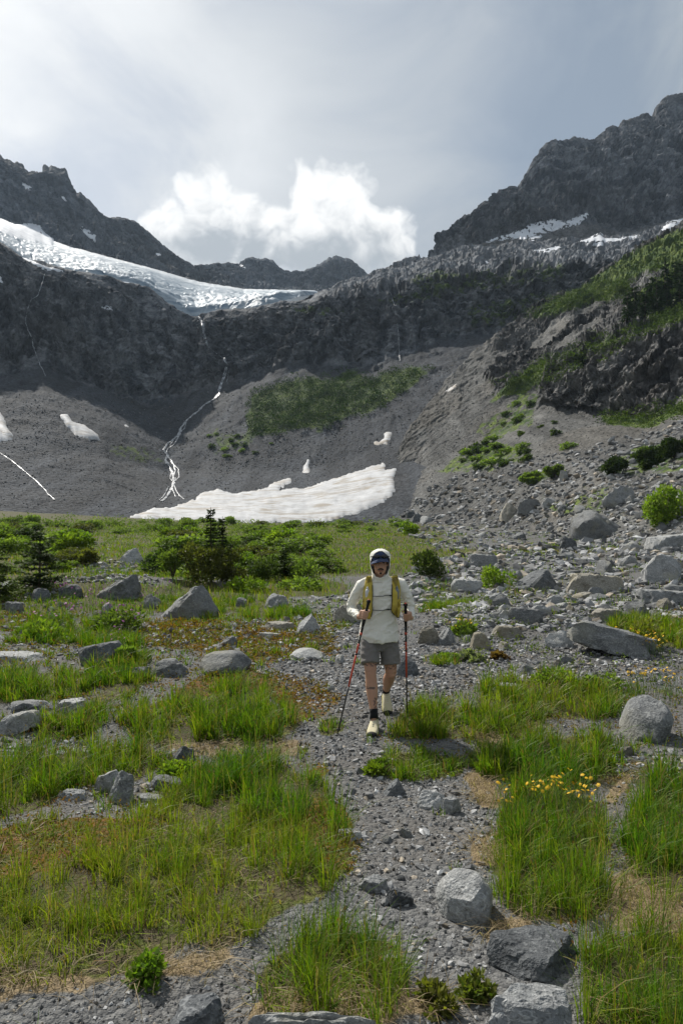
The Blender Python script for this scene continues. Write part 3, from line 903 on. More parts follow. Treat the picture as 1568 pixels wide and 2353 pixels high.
def drape(name, poly, mat, label, cat, only, step=3.0, wob=5.0, thick=0.5, seed=1, kind=None, group=None, lift=0.0):
    """a sheet of snow lying on the terrain inside an outline, thinning out at its rim"""
    poly = np.array(poly, float)
    x0, y0 = poly.min(0) - 8
    x1, y1 = poly.max(0) + 8
    nx, ny = max(3, int((x1 - x0) / step) + 1), max(3, int((y1 - y0) / step) + 1)
    gx, gy = np.meshgrid(np.linspace(x0, x1, nx), np.linspace(y0, y1, ny))
    s = np.stack([gx.ravel() / 26, gy.ravel() / 16, np.full(gx.size, seed * 3.7)], 1)
    wx = gx.ravel() + wob * fbm(s, 4, 0.6, 200 + seed)
    wy = gy.ravel() + wob * 0.7 * fbm(s, 4, 0.6, 300 + seed)
    inside = in_poly(wx, wy, [tuple(p) for p in poly]).reshape(ny, nx)
    depth = inside.astype(float)
    k = inside.copy()
    for _ in range(4):
        e = k.copy()
        e[1:] &= k[:-1]; e[:-1] &= k[1:]; e[:, 1:] &= k[:, :-1]; e[:, :-1] &= k[:, 1:]
        depth += e
        k = e
    keep = inside.copy()
    keep[1:] |= inside[:-1]; keep[:-1] |= inside[1:]; keep[:, 1:] |= inside[:, :-1]; keep[:, :-1] |= inside[:, 1:]
    V, idx = [], -np.ones((ny, nx), int)
    for j in range(ny):
        for i in range(nx):
            if keep[j, i]:
                h = hit(gx[j, i], gy[j, i], only)
                if h:
                    d = depth[j, i] / 5.0
                    up = thick * (0.25 + 0.75 * d) + lift if d > 0 else -thick * 0.35
                    n = h[1] if h[1].z > 0 else -h[1]
                    p = h[0] + (n * 0.5 + Vector((0, -0.25, 0.6))) * up
                    idx[j, i] = len(V)
                    V.append(p[:])
    if len(V) < 4:
        return None
    F = []
    for j in range(ny - 1):
        for i in range(nx - 1):
            q = (idx[j, i], idx[j, i + 1], idx[j + 1, i + 1], idx[j + 1, i])
            if min(q) >= 0:
                ds = [V[a][1] for a in q]
                if max(ds) - min(ds) < 0.12 * max(ds):
                    F.append(q)
    # keep the one connected sheet
    par = list(range(len(V)))

    def find(a):
        while par[a] != a:
            par[a] = par[par[a]]
            a = par[a]
        return a

    for q in F:
        r0 = find(q[0])
        for a in q[1:]:
            par[find(a)] = r0
    cnt_ = {}
    for q in F:
        cnt_[find(q[0])] = cnt_.get(find(q[0]), 0) + 1
    if not cnt_:
        return None
    big_ = max(cnt_, key=cnt_.get)
    F = [q for q in F if find(q[0]) == big_]
    V = np.array(V)
    # melt the small bumps of the ground out of the snow
    full = np.full((ny, nx, 3), np.nan)
    full[idx >= 0] = V
    for _ in range(5):
        st_ = np.stack([full[:-2, 1:-1], full[2:, 1:-1], full[1:-1, :-2], full[1:-1, 2:]])
        av = np.where(np.isnan(st_), full[1:-1, 1:-1][None], st_).mean(0)
        core = inside[1:-1, 1:-1][..., None]
        full[1:-1, 1:-1] = np.where(core, 0.4 * full[1:-1, 1:-1] + 0.6 * av, full[1:-1, 1:-1])
    V = full[idx >= 0]
    F = np.array(F)
    use = np.unique(F)
    remap = np.zeros(len(V), int)
    remap[use] = np.arange(len(use))
    F, V = remap[F], V[use]
    c = V.mean(0)
    me = mesh_np(name, V - c, quads=np.array(F), mat=mat)
    o = obj(name, me, loc=c)
    tag(o, label, cat, group, kind)
    return o


drape('snow_field', [(285, 1192), (330, 1172), (420, 1160), (470, 1130), (500, 1122), (530, 1131), (590, 1128), (630, 1108), (668, 1092), (668, 1108), (640, 1125), (700, 1118), (760, 1100), (830, 1080), (880, 1060), (892, 1066), (885, 1078), (912, 1076), (905, 1105), (908, 1130), (880, 1155), (830, 1178), (760, 1196), (700, 1201), (560, 1204), (400, 1201)],
      MAT_SNOW, 'large dirty white snowfield lying on the valley floor below the scree', 'snowfield', [headwall, rslope], 2.2, 13, 0.32, 1)
A_ = [headwall]
SNOWS = [
    ([(-60, 930), (0, 945), (12, 960), (18, 985), (34, 1000), (28, 1012), (0, 1015), (-60, 1020)], A_, 'snow patch cut by the left edge of the picture on the scree', 0.8, MAT_SNOW),
    ([(132, 950), (158, 950), (166, 968), (195, 975), (228, 1000), (232, 1012), (205, 1012), (172, 1000), (152, 978)], A_, 'ragged white snow patch on the dark scree left of the stream', 0.8, MAT_SNOW),
    ([(282, 973), (292, 975), (300, 983), (288, 981)], A_, 'tiny snow scrap above the stream bend on the left scree', 0.4, MAT_SNOW),
    ([(705, 1052), (716, 1052), (710, 1068), (711, 1086), (694, 1088), (697, 1070)], [headwall, rslope], 'narrow snow sliver just above the big snowfield', 0.6, MAT_SNOW),
    ([(858, 1012), (870, 1014), (884, 1004), (878, 995), (890, 990), (902, 992), (898, 1008), (888, 1020), (872, 1022), (856, 1022)], [headwall, rslope], 'forked snow patch in the gully above the snowfield end', 0.6, MAT_SNOW),
    ([(1010, 908), (1030, 892), (1046, 880), (1056, 878), (1050, 888), (1030, 902)], [headwall, rslope], 'thin snow streak high in the scree gully under the cliff', 0.6, MAT_SNOW),
    ([(1090, 566), (1130, 548), (1200, 527), (1212, 516), (1262, 504), (1300, 508), (1350, 486), (1352, 496), (1332, 515), (1280, 528), (1240, 538), (1205, 548), (1160, 549), (1110, 558)], [rpeak, headwall], 'long white snowfield along the foot of the right peak', 1.1, MAT_SNOW2),
    ([(1200, 556), (1215, 545), (1245, 538), (1250, 542), (1225, 552)], [rpeak, headwall], 'small snow strip just under the long snowfield of the peak', 0.8, MAT_SNOW2),
    ([(1210, 578), (1250, 570), (1286, 564), (1288, 572), (1255, 580)], [rpeak, headwall], 'short level snow patch on the bench below the peak', 0.8, MAT_SNOW2),
    ([(1322, 556), (1350, 546), (1382, 532), (1386, 546), (1420, 546), (1470, 538), (1472, 544), (1420, 556), (1370, 566), (1350, 562)], [rpeak, headwall], 'hooked snow patch between the peak and the green slope', 1.1, MAT_SNOW2),
    ([(1515, 530), (1530, 508), (1580, 498), (1600, 510), (1568, 512), (1530, 538)], [rpeak, headwall], 'snow wedge at the right edge of the picture under the peak', 1.1, MAT_SNOW2),
    ([(1102, 602), (1118, 598), (1122, 603), (1108, 606)], A_, 'snow speck on the bench left of the short level patch', 0.6, MAT_SNOW2),
    ([(-60, 480), (0, 500), (30, 515), (70, 512), (95, 518), (104, 535), (125, 548), (122, 566), (60, 552), (-20, 530)], [lridge, glacier], 'smooth snow apron above the glacier under the tower', 0.9, MAT_SNOW2),
    ([(48, 418), (62, 425), (76, 432), (72, 440), (58, 432)], [lridge], 'snow spot on the ridge below the tower, the upper one', 0.6, MAT_SNOW2),
    ([(140, 450), (150, 453), (158, 464), (148, 460)], [lridge], 'small snow spot right below the square tower', 0.6, MAT_SNOW2),
    ([(182, 520), (200, 522), (220, 540), (220, 556), (205, 548)], [lridge], 'slanting snow patch halfway down the ridge right of the tower', 0.6, MAT_SNOW2),
    ([(358, 580), (366, 578), (370, 586), (362, 588)], [lridge], 'tiny snow dot low on the ridge beside the cloud', 0.6, MAT_SNOW2),
    ([(230, 705), (240, 700), (258, 704), (262, 712), (240, 710)], A_, 'oval snow scrap on the dark slabs under the glacier', 0.8, MAT_SNOW2),
    ([(-50, 628), (0, 632), (10, 645), (4, 652), (-50, 650)], A_, 'snow nub at the left edge below the glacier', 0.8, MAT_SNOW2),
    ([(50, 588), (80, 600), (110, 612), (152, 620), (150, 626), (105, 622), (60, 602)], [headwall, glacier], 'snow rim along the lower left edge of the glacier', 1.2, MAT_SNOW2),
    ([(548, 607), (556, 604), (566, 615), (562, 618)], [lridge], 'snow streak in the notch of the middle ridge', 2.0, MAT_SNOW2),
]
for i, (poly, on, lab, th, mt) in enumerate(SNOWS):
    drape('snow_patch', poly, mt, lab, 'snow patch', on, 2.6, 3.0, th, 10 + i, group='snow patches on the mountains')

# ------------------------------------------------------------------ running water
m, gg, out = mat_new('white_water')
P_ = geo_pos(gg)
wn = gg.noise(gg.v('MULTIPLY', P_, (1.2, 1.2, 0.5)), 0.9, 5, 0.7)
wc = gg.mix(gg.step(wn, 0.42, 0.66), (0.09, 0.10, 0.11), (0.58, 0.60, 0.62))
principled(gg, out, wc, 0.35, gg.bump(wn, 0.6, 0.5), 0.4)
MAT_WATER = m


def stream(name, paths, label, cat, only):
    """braided ribbon of white water following the ground; paths: [(frame points, half width px)]"""
    V, F = [], []
    for k, (pts, hw) in enumerate(paths):
        p = np.array(pts, float)
        seg = np.r_[0, np.cumsum(np.hypot(*np.diff(p, axis=0).T))]
        n = max(6, int(seg[-1] / 2.5))
        t = np.linspace(0, seg[-1], n)
        xs, ys = np.interp(t, seg, p[:, 0]), np.interp(t, seg, p[:, 1])
        w = fbm(np.stack([t / 14, t * 0, np.full(n, k * 5.1 + len(paths))], 1), 3, 0.6, 400 + k)
        xs = xs + 2.2 * w
        hv = 1.0 * hw * np.clip(0.85 + 1.3 * fbm(np.stack([t / 9, t * 0, np.full(n, k + 2.2)], 1), 3, 0.6, 420 + k), 0.35, 1.7)
        base = None
        for i in range(n):
            row = []
            for s_ in (-1, 0, 1):
                h = hit(xs[i] + s_ * hv[i], ys[i], only)
                if h is None:
                    row = None
                    break
                up = 0.5 if s_ == 0 else 0.32
                row.append(h[0] + Vector((0, -0.35, 0.35)) * up * (h[0].y / 200))
            if row is None or hv[i] < 0.16 * hw:
                base = None
                continue
            a = len(V)
            V += [q[:] for q in row]
            if base is not None and abs(V[base][1] - V[a][1]) < 25:
                F += [(base, base + 1, a + 1, a), (base + 1, base + 2, a + 2, a + 1)]
            base = a
    V = np.array(V)
    c = V.mean(0)
    o = obj(name, mesh_np(name, V - c, quads=np.array(F), mat=MAT_WATER), loc=c)
    tag(o, label, cat, kind='structure')
    return o


stream('waterfall', [([(455, 728), (466, 742), (470, 770), (476, 795)], 3.2), ([(461, 738), (468, 760), (472, 780)], 1.6),
                     ([(515, 822), (522, 840), (518, 862), (508, 885), (503, 905), (494, 916)], 2.6), ([(521, 838), (512, 868), (500, 900)], 1.3), ([(527, 850), (520, 880)], 0.8), ([(476, 795), (500, 815), (515, 824)], 0.9)],
       'white waterfall dropping from the glacier snout down the dark cliff', 'waterfall', [headwall])
stream('stream', [([(494, 916), (470, 930), (455, 945), (430, 965), (415, 985), (412, 1000), (385, 1020), (376, 1035), (388, 1045), (380, 1058), (392, 1075), (400, 1095), (398, 1115), (385, 1140), (372, 1152)], 3.0),
                  ([(412, 1000), (402, 1020), (384, 1034), (384, 1050)], 1.5), ([(392, 1060), (410, 1078), (412, 1096), (398, 1110)], 1.6), ([(398, 1110), (406, 1128), (414, 1140), (424, 1148)], 1.5), ([(388, 1118), (376, 1140), (366, 1150)], 1.2), ([(396, 1080), (390, 1100), (402, 1110)], 1.4), ([(380, 1040), (396, 1062), (404, 1082), (396, 1104)], 1.8), ([(404, 1098), (396, 1122), (404, 1142)], 1.3), ([(430, 965), (424, 985), (404, 1004), (392, 1022)], 1.3)],
       'braided white stream running down the scree to the snowfield', 'stream', [headwall])
stream('stream', [([(0, 1040), (30, 1060), (60, 1085), (90, 1110), (112, 1135), (126, 1148)], 1.9), ([(-30, 1025), (0, 1041)], 1.5)],
       'thin white stream crossing the dark scree at the left edge', 'stream', [headwall])
stream('waterfall', [([(105, 628), (98, 650), (88, 680), (72, 690), (62, 720), (60, 745), (75, 780), (82, 810), (94, 840), (106, 865)], 0.9), ([(75, 785), (78, 800), (90, 830)], 1.2)],
       'thin white waterfall threading down the left cliff under the glacier rim', 'waterfall', [headwall])
stream('waterfall', [([(895, 672), (902, 690), (908, 720), (914, 760), (916, 800), (918, 830)], 0.8)],
       'faint thread of a waterfall on the cliff behind the hiker', 'waterfall', [headwall])

# ------------------------------------------------------------------ stone
def make_rock_mat(name, tones, s=1.0, rnd=0.22):
    """tones: dark, mid, light"""
    m, gg, out = mat_new(name)
    tc = gg.new('ShaderNodeTexCoord').outputs['Object']
    oi = gg.new('ShaderNodeObjectInfo')
    P = gg.v('ADD', tc, gg.v('SCALE', oi.outputs['Location'], s=1.7))
    a = gg.noise(P, 3.2 * s, 5, 0.65)
    b = gg.noise(P, 16 * s, 4, 0.7)
    sp = gg.noise(P, 55 * s, 2, 0.6)
    c = gg.mix(gg.step(a, 0.30, 0.62), tones[0], tones[1])
    c = gg.mix(gg.step(b, 0.50, 0.68, 0, 0.7), c, tones[2])
    c = gg.mix(gg.step(b, 0.42, 0.30, 0, 0.65), c, tuple(q * 0.5 for q in tones[0]))
    c = gg.mix(gg.step(sp, 0.56, 0.70, 0, 0.45), c, tuple(min(0.8, q * 1.5) for q in tones[2]))
    c = gg.mix(gg.step(sp, 0.44, 0.33, 0, 0.5), c, tuple(q * 0.4 for q in tones[0]))
    vein = gg.m('ABSOLUTE', gg.m('SUBTRACT', gg.noise(gg.v('MULTIPLY', P, (1, 1, 3)), 2.1 * s, 4, 0.6), 0.5))
    c = gg.mix(gg.step(vein, 0.012, 0.0, 0, 0.4), c, tuple(min(0.8, q * 1.7) for q in tones[2]))
    c = gg.mix(gg.step(gg.noise(P, 1.3 * s, 4, 0.6), 0.50, 0.66, 0, 0.5), c, (tones[1][0] * 1.05, tones[1][1] * 0.98, tones[1][2] * 0.74))
    k = gg.m('ADD', 1 - rnd, gg.m('MULTIPLY', oi.outputs['Random'], 2 * rnd))
    c = gg.v('SCALE', c, s=k)
    h = gg.m('ADD', gg.m('MULTIPLY', a, 0.7), gg.m('ADD', gg.m('MULTIPLY', b, 0.4), gg.m('MULTIPLY', sp, 0.14)))
    principled(gg, out, c, 0.85, gg.bump(h, 0.9, 0.06 / s), 0.25)
    return m


MAT_ROCK = {
    'grey': make_rock_mat('grey_stone', ((0.105, 0.110, 0.112), (0.195, 0.200, 0.198), (0.290, 0.292, 0.282))),
    'pale': make_rock_mat('pale_stone', ((0.190, 0.195, 0.192), (0.300, 0.303, 0.295), (0.400, 0.400, 0.385))),
    'tan': make_rock_mat('tan_stone', ((0.150, 0.138, 0.112), (0.255, 0.238, 0.200), (0.345, 0.330, 0.285))),
    'dark': make_rock_mat('dark_stone', ((0.055, 0.060, 0.064), (0.110, 0.116, 0.120), (0.185, 0.190, 0.190))),
}
_ICO = {}


def ico(n):
    if n not in _ICO:
        bm = bmesh.new()
        bmesh.ops.create_icosphere(bm, subdivisions=n, radius=1.0)
        v = np.array([q.co[:] for q in bm.verts])
        f = np.array([[q.index for q in fc.verts] for fc in bm.faces])
        bm.free()
        _ICO[n] = (v, f)
    return _ICO[n]


def rock_shape(seed, n=4, kind='block'):
    """broken stone: a ball trimmed by planes, then chipped; fills the unit box"""
    r = np.random.default_rng(seed)
    v, f = ico(n)
    npl = {'block': 12, 'slab': 11, 'round': 24, 'wedge': 9}[kind]
    N = r.normal(size=(npl, 3))
    N /= np.linalg.norm(N, axis=1, keepdims=True)
    if kind != 'round':
        N[:, 2] = np.abs(N[:, 2]) - 0.12          # no undercut: stones come up out of the ground
    N /= np.linalg.norm(N, axis=1, keepdims=True)
    d = r.uniform(0.62, 1.0, npl)
    if kind == 'slab':
        N = np.vstack([N, [[0.06, 0.05, 1.0]], [[0, 0, -1]]])
        d = np.r_[d, 0.42, 0.4]
    if kind == 'wedge':
        N = np.vstack([N, [[-0.62, -0.1, 0.78]], [[0.75, -0.45, 0.35]], [[0, 0, -1]]])
        d = np.r_[d, 0.45, 0.62, 0.5]
    if kind == 'round':
        d = r.uniform(0.90, 1.0, npl)
    dots = np.maximum(v @ N.T, 1e-3)
    t = d[None, :] / dots
    k = {'block': 70, 'slab': 70, 'round': 30, 'wedge': 80}[kind]
    rad = -np.log(np.exp(-k * np.minimum(t, 3)).sum(1)) / k
    rad = np.clip(rad, 0.2, 1.2)
    p = v * rad[:, None]
    p[:, 2] = np.maximum(p[:, 2], -0.55)
    if n >= 3:
        s = seed * 1.37
        f1, e1 = facets(p * 2.1 + s, 600 + seed % 50)
        f2, e2 = facets(p * 5.0 + s, 650 + seed % 50)
        amp = 0.45 if kind == 'round' else 1.0
        p = p + v * (amp * (0.075 * f1 + 0.030 * f2 - 0.02 * sstep(0.07 - e1, 0, 0.07)) + 0.035 * fbm(p * 1.6 + s, 4, 0.55, 680))[:, None]
    lo, hi = p.min(0), p.max(0)
    p = (p - (lo + hi) / 2) / (hi - lo)
    return p, f


def rock_mesh(seed, dims, mat, n=4, kind='block', tilt=0.0, turn=0.0, smooth=True):
    p, f = rock_shape(seed, n, kind)
    p = p * np.array(dims)
    if tilt:
        c, s = math.cos(tilt), math.sin(tilt)
        p = np.stack([p[:, 0] * c + p[:, 2] * s, p[:, 1], -p[:, 0] * s + p[:, 2] * c], 1)
    if turn:
        c, s = math.cos(turn), math.sin(turn)
        p = np.stack([p[:, 0] * c - p[:, 1] * s, p[:, 0] * s + p[:, 1] * c, p[:, 2]], 1)
    p[:, 2] -= p[:, 2].min()
    me = mesh_np('rock', p, tris=f, mat=mat, smooth=smooth)
    me.set_sharp_from_angle(angle=R(24))
    return me


ROCKS = [  # frame box x0 y0 x1 y1, shape, tone, tilt, label
    (350, 1346, 502, 1428, 'wedge', 'grey', 0.0, 'large slanted grey boulder standing left of the hiker'),
    (212, 1322, 328, 1380, 'wedge', 'grey', 0.1, 'wedge shaped grey boulder under the stone pile by the dark conifer'),
    (264, 1250, 332, 1296, 'block', 'pale', 0.0, 'pale boulder half sunk in the willow scrub behind the stone pile'),
    (605, 1366, 666, 1400, 'block', 'grey', 0.0, 'squarish grey boulder in grass beside the large slanted boulder'),
    (538, 1374, 566, 1394, 'block', 'grey', 0.0, 'small stone touching the grass right of the large slanted boulder'),
    (676, 1412, 738, 1458, 'wedge', 'pale', 0.0, 'pale peaked rock on the gravel ridge left of the hiker'),
    (602, 1428, 678, 1452, 'slab', 'tan', 0.0, 'flat tan slab beside the pale peaked rock'),
    (445, 1488, 570, 1552, 'round', 'grey', 0.05, 'smooth rounded grey boulder above the grassy mound'),
    (500, 1522, 548, 1552, 'block', 'dark', 0.0, 'small dark stone leaning on the smooth rounded boulder'),
    (340, 1511, 432, 1558, 'block', 'grey', 0.0, 'lumpy grey boulder left of the smooth rounded one'),
    (288, 1530, 344, 1560, 'block', 'dark', 0.0, 'low dark stone at the left foot of the lumpy boulder'),
    (166, 1478, 278, 1530, 'slab', 'dark', -0.25, 'dark tilted slab with a sharp rim among grass'),
    (664, 1484, 742, 1518, 'round', 'pale', 0.0, 'low pale boulder beside the left trekking pole'),
    (764, 1384, 838, 1436, 'block', 'tan', 0.0, 'tan topped block right behind the hiker elbow'),
    (-30, 1494, 82, 1524, 'slab', 'pale', 0.03, 'flat pale slab cut by the left picture edge'),
    (-10, 1636, 76, 1690, 'slab', 'pale', -0.3, 'pale tilted flake at the left edge above the tall grass'),
    (8, 1602, 112, 1644, 'block', 'grey', 0.0, 'rugged grey rock above the pale tilted flake'),
    (112, 1600, 202, 1642, 'slab', 'pale', -0.1, 'flat pale stone in grass right of the rugged grey rock'),
    (204, 1764, 282, 1824, 'block', 'pale', 0.0, 'pale rock of the touching pair in the left grass, rear one'),
    (246, 1770, 308, 1850, 'block', 'grey', 0.1, 'angular grey rock of the touching pair in the left grass, front one'),
    (132, 1812, 194, 1842, 'slab', 'grey', 0.0, 'flat stone lying left of the touching pair of rocks'),
    (310, 1820, 374, 1846, 'slab', 'grey', 0.0, 'flat stone lying right of the touching pair of rocks'),
    (388, 1712, 444, 1752, 'wedge', 'dark', 0.0, 'pointed dark blue grey stone above the bright leafy plant'),
    (338, 1778, 416, 1816, 'slab', 'dark', 0.1, 'dark flat stone under the bright leafy plant'),
    (878, 1786, 934, 1832, 'wedge', 'dark', 0.0, 'dark pointed stone on the path in front of the hiker'),
    (958, 1812, 1026, 1862, 'block', 'pale', 0.0, 'pale broken rock on the path, larger of the two'),
    (1018, 1828, 1062, 1872, 'block', 'pale', 0.0, 'small creamy rock touching the pale broken rock on the path'),
    (1012, 1972, 1150, 2136, 'round', 'pale', 0.0, 'big smooth pale boulder beside the path in the foreground'),
    (1132, 2130, 1362, 2256, 'slab', 'dark', 0.04, 'long dark boulder below the big smooth pale one'),
    (1130, 2250, 1345, 2440, 'slab', 'grey', 0.0, 'broad flat grey slab at the bottom under the long dark boulder'),
    (372, 2284, 506, 2400, 'slab', 'dark', -0.2, 'dark slate flake at the bottom edge of the picture'),
    (520, 2300, 880, 2470, 'slab', 'grey', -0.03, 'long grey slab under the grass tuft at the bottom edge'),
    (1452, 1600, 1566, 1712, 'round', 'grey', 0.15, 'big cracked boulder at the right edge among grass'),
    (1325, 1442, 1528, 1516, 'slab', 'grey', 0.22, 'long tilted slab in front of the yellow flowering bush'),
    (1252, 1448, 1332, 1492, 'block', 'pale', 0.0, 'pale split rock at the left end of the long tilted slab'),
    (958, 1438, 1012, 1482, 'block', 'tan', 0.0, 'left one of two touching rocks beside the hiker right hand pole'),
    (1000, 1442, 1052, 1484, 'wedge', 'grey', 0.0, 'right one of two touching rocks beside the hiker right hand pole'),
    (1078, 1453, 1130, 1494, 'block', 'tan', 0.0, 'blunt tan rock right of the two touching rocks'),
    (896, 1502, 964, 1556, 'round', 'dark', 0.0, 'dark rounded boulder just behind the hiker knee'),
    (1132, 1438, 1210, 1470, 'slab', 'tan', 0.0, 'low brownish rock between the blunt tan rock and the long slab'),
    (1312, 1316, 1446, 1366, 'slab', 'tan', 0.0, 'wide tan boulder with a flat top on the right rubble'),
    (1188, 1312, 1304, 1360, 'wedge', 'dark', 0.0, 'split dark boulder left of the wide tan boulder'),
    (1284, 1222, 1334, 1268, 'block', 'dark', 0.0, 'dark upright block on the green flat at the right'),
    (1326, 1150, 1466, 1236, 'block', 'grey', 0.0, 'huge house sized boulder at the foot of the talus'),
    (1388, 1108, 1474, 1158, 'block', 'grey', 0.0, 'big boulder perched above the house sized one'),
    (1496, 1222, 1600, 1264, 'slab', 'pale', -0.15, 'pale slab at the right edge below the house sized boulder'),
    (1486, 1278, 1590, 1342, 'block', 'pale', 0.0, 'pale angular rock at the right edge above the flowers'),
    (1480, 1352, 1600, 1392, 'slab', 'grey', 0.0, 'grey flat topped rock at the right edge behind the flowering bush'),
    (564, 1256, 624, 1276, 'slab', 'pale', 0.0, 'pale flat rock showing through the middle thicket'),
    (826, 2008, 892, 2052, 'slab', 'grey', 0.0, 'grey flake lying in the foreground path'),
    (888, 2036, 952, 2086, 'slab', 'dark', 0.3, 'dark narrow flake beside the grey flake on the path'),
    (776, 1902, 830, 1932, 'slab', 'pale', 0.0, 'pale flat stone at the left edge of the path'),
    (1134, 1568, 1202, 1590, 'slab', 'pale', 0.0, 'flat pale stone at the top of the right grass patch'),
    (1190, 1140, 1250, 1178, 'slab', 'grey', 0.0, 'long grey rock on the talus left of the house sized boulder'),
    (1150, 1148, 1196, 1190, 'block', 'tan', 0.0, 'tan pointed rock leaning on the long grey talus rock'),
    (1284, 1076, 1308, 1104, 'block', 'pale', 0.0, 'pale block beside the green scrub band on the talus'),
    (945, 1176, 978, 1200, 'block', 'dark', 0.0, 'dark boulder of the pair near the snowfield, right one'),
    (930, 1170, 956, 1190, 'block', 'dark', 0.0, 'dark boulder of the pair near the snowfield, left one'),
    (1040, 1330, 1110, 1362, 'slab', 'pale', 0.0, 'pale slab left of the bright green shrub on the right'),
    (1080, 1275, 1150, 1305, 'slab', 'pale', 0.0, 'pale broken slab on the near rubble behind the round shrub'),
    (1125, 1362, 1170, 1392, 'block', 'grey', 0.0, 'upright grey stone below the bright green shrub on the right'),
    (1170, 1400, 1250, 1436, 'slab', 'grey', 0.0, 'flat topped grey rock above the low brownish rock'),
    (1360, 1398, 1440, 1430, 'slab', 'tan', 0.0, 'tan flat rock above the long tilted slab'),
    (228, 1386, 262, 1410, 'block', 'pale', 0.0, 'small pale stone among the pink flowers'),
    (318, 1366, 366, 1400, 'block', 'grey', 0.0, 'small grey rock between the wedge boulder and the slanted boulder'),
    (60, 1352, 112, 1384, 'block', 'dark', 0.0, 'dark stone under the dark conifer at the left'),
    (130, 1346, 182, 1376, 'block', 'dark', 0.0, 'dark stone between the conifer and the wedge boulder'),
    (0, 1384, 50, 1412, 'slab', 'grey', 0.0, 'grey slab at the left edge below the yellowish conifer'),
    (500, 1462, 552, 1488, 'wedge', 'grey', 0.0, 'low peaked rock in reddish ground cover above the rounded boulder'),
    (590, 1452, 640, 1470, 'slab', 'pale', 0.0, 'small pale flake in reddish ground cover below the tan slab'),
]


def place_rock(i, box, kind, tone, tilt, label, group=None):
    x0, y0, x1, y1 = box
    h = hit((x0 + x1) / 2, y1 - 0.06 * (y1 - y0))
    if h is None:
        return None
    B = h[0]
    D = B.y
    w = (x1 - x0) / FPX * D
    app = (y1 - y0) / FPX * D
    dp = w * {'slab': 0.75, 'block': 0.8, 'round': 1.2, 'wedge': 0.75}[kind]
    if y1 > 2460:
        dp = 0.10
    down = max(0.0, CAMZ - B.z) / D
    hh = max(0.38 * app, app - 0.75 * dp * down) * 1.18
    if kind == 'slab' and tilt:
        hh *= 0.85
    if D > 26:
        hh *= 0.72
    me = rock_mesh(1000 + i * 7, (w, dp, hh * 1.22), MAT_ROCK[tone], 4, kind, tilt, 0.0)
    o = obj('boulder' if w > 0.45 else 'rock', me, loc=(B.x, D + dp * 0.42, drop(B.x, D + dp * 0.3) - 0.30 * hh))
    tag(o, label, 'rock' if w <= 0.45 else 'boulder', group)
    return o


KEEP_OFF = []            # frame boxes of the big rocks: grass does not grow through them
for i, (x0, y0, x1, y1, kd, tone, tl, lab) in enumerate(ROCKS):
    o = place_rock(i, (x0, y0, x1, y1), kd, tone, tl, lab)
    if o is not None:
        d = o.dimensions if o.dimensions.x else Vector((0.3, 0.3, 0.3))
        co = np.array([v.co[:2] for v in o.data.vertices])
        ext = (co.max(0) - co.min(0)) / 2
        KEEP_OFF.append((o.location.x, o.location.y, ext[0] * 0.92, ext[1] * 0.92))

# --- smaller stones that can still be told apart
PROTO = []
for k in range(14):
    kd = ('block', 'slab', 'wedge', 'block', 'slab', 'block', 'round')[k % 7]
    tn = ('grey', 'pale', 'grey', 'tan', 'grey', 'dark', 'pale')[(k * 3 + k // 7) % 7]
    p, f = rock_shape(3000 + k, 3, kd)
    p[:, 2] += 0.38
    me = mesh_np('rock', p, tris=f, mat=MAT_ROCK[tn], smooth=True)
    me.set_sharp_from_angle(angle=R(24))
    PROTO.append((me, kd, tn))
LAND = [(x0 / 2 + x1 / 2, y1, ph) for (x0, y1, x1, ph) in (
    (350, 1428, 502, 'the large slanted boulder'), (212, 1380, 328, 'the wedge shaped boulder'), (264, 1296, 332, 'the pale boulder in the scrub'), (605, 1400, 666, 'the squarish boulder'),
    (676, 1458, 738, 'the pale peaked rock'), (445, 1552, 570, 'the smooth rounded boulder'), (166, 1530, 278, 'the dark tilted slab'), (-10, 1690, 76, 'the pale tilted flake'),
    (204, 1830, 308, 'the touching pair of rocks'), (878, 1832, 934, 'the dark pointed stone'), (1012, 2136, 1150, 'the big smooth pale boulder'), (1452, 1712, 1566, 'the big cracked boulder'),
    (1325, 1516, 1528, 'the long tilted slab'), (1078, 1494, 1130, 'the blunt tan rock'), (896, 1556, 964, 'the dark rounded boulder'), (1312, 1366, 1446, 'the wide tan boulder'), (1188, 1360, 1304, 'the split dark boulder'),
    (1284, 1268, 1334, 'the dark upright block'), (1326, 1236, 1466, 'the house sized boulder'), (1388, 1158, 1474, 'the perched boulder'), (1486, 1342, 1590, 'the pale angular edge rock'), (945, 1200, 978, 'the pair of dark boulders'),
    (1190, 1178, 1250, 'the long grey talus rock'), (1284, 1104, 1308, 'the pale talus block'), (1125, 1392, 1170, 'the upright grey stone'), (960, 1328, 1030, 'the round dark green bush'), (1170, 1436, 1250, 'the flat topped grey rock'),
    (60, 1356, 125, 'the dark conifer'), (470, 1336, 520, 'the two conifer spires'), (285, 1192, 300, 'the left tip of the snowfield'), (690, 1202, 720, 'the snowfield middle'), (640, 1330, 670, 'the young conifer'), (840, 1290, 900, 'the hiker'),
    (0, 1170, 40, 'the left edge of the scree'), (890, 1180, 910, 'the right end of the snowfield'))]
ORD = ['', 'second', 'third', 'fourth', 'fifth', 'sixth', 'seventh', 'eighth', 'ninth', 'tenth', 'eleventh', 'twelfth', 'thirteenth', 'fourteenth', 'fifteenth', 'sixteenth', 'seventeenth', 'eighteenth', 'nineteenth', 'twentieth']


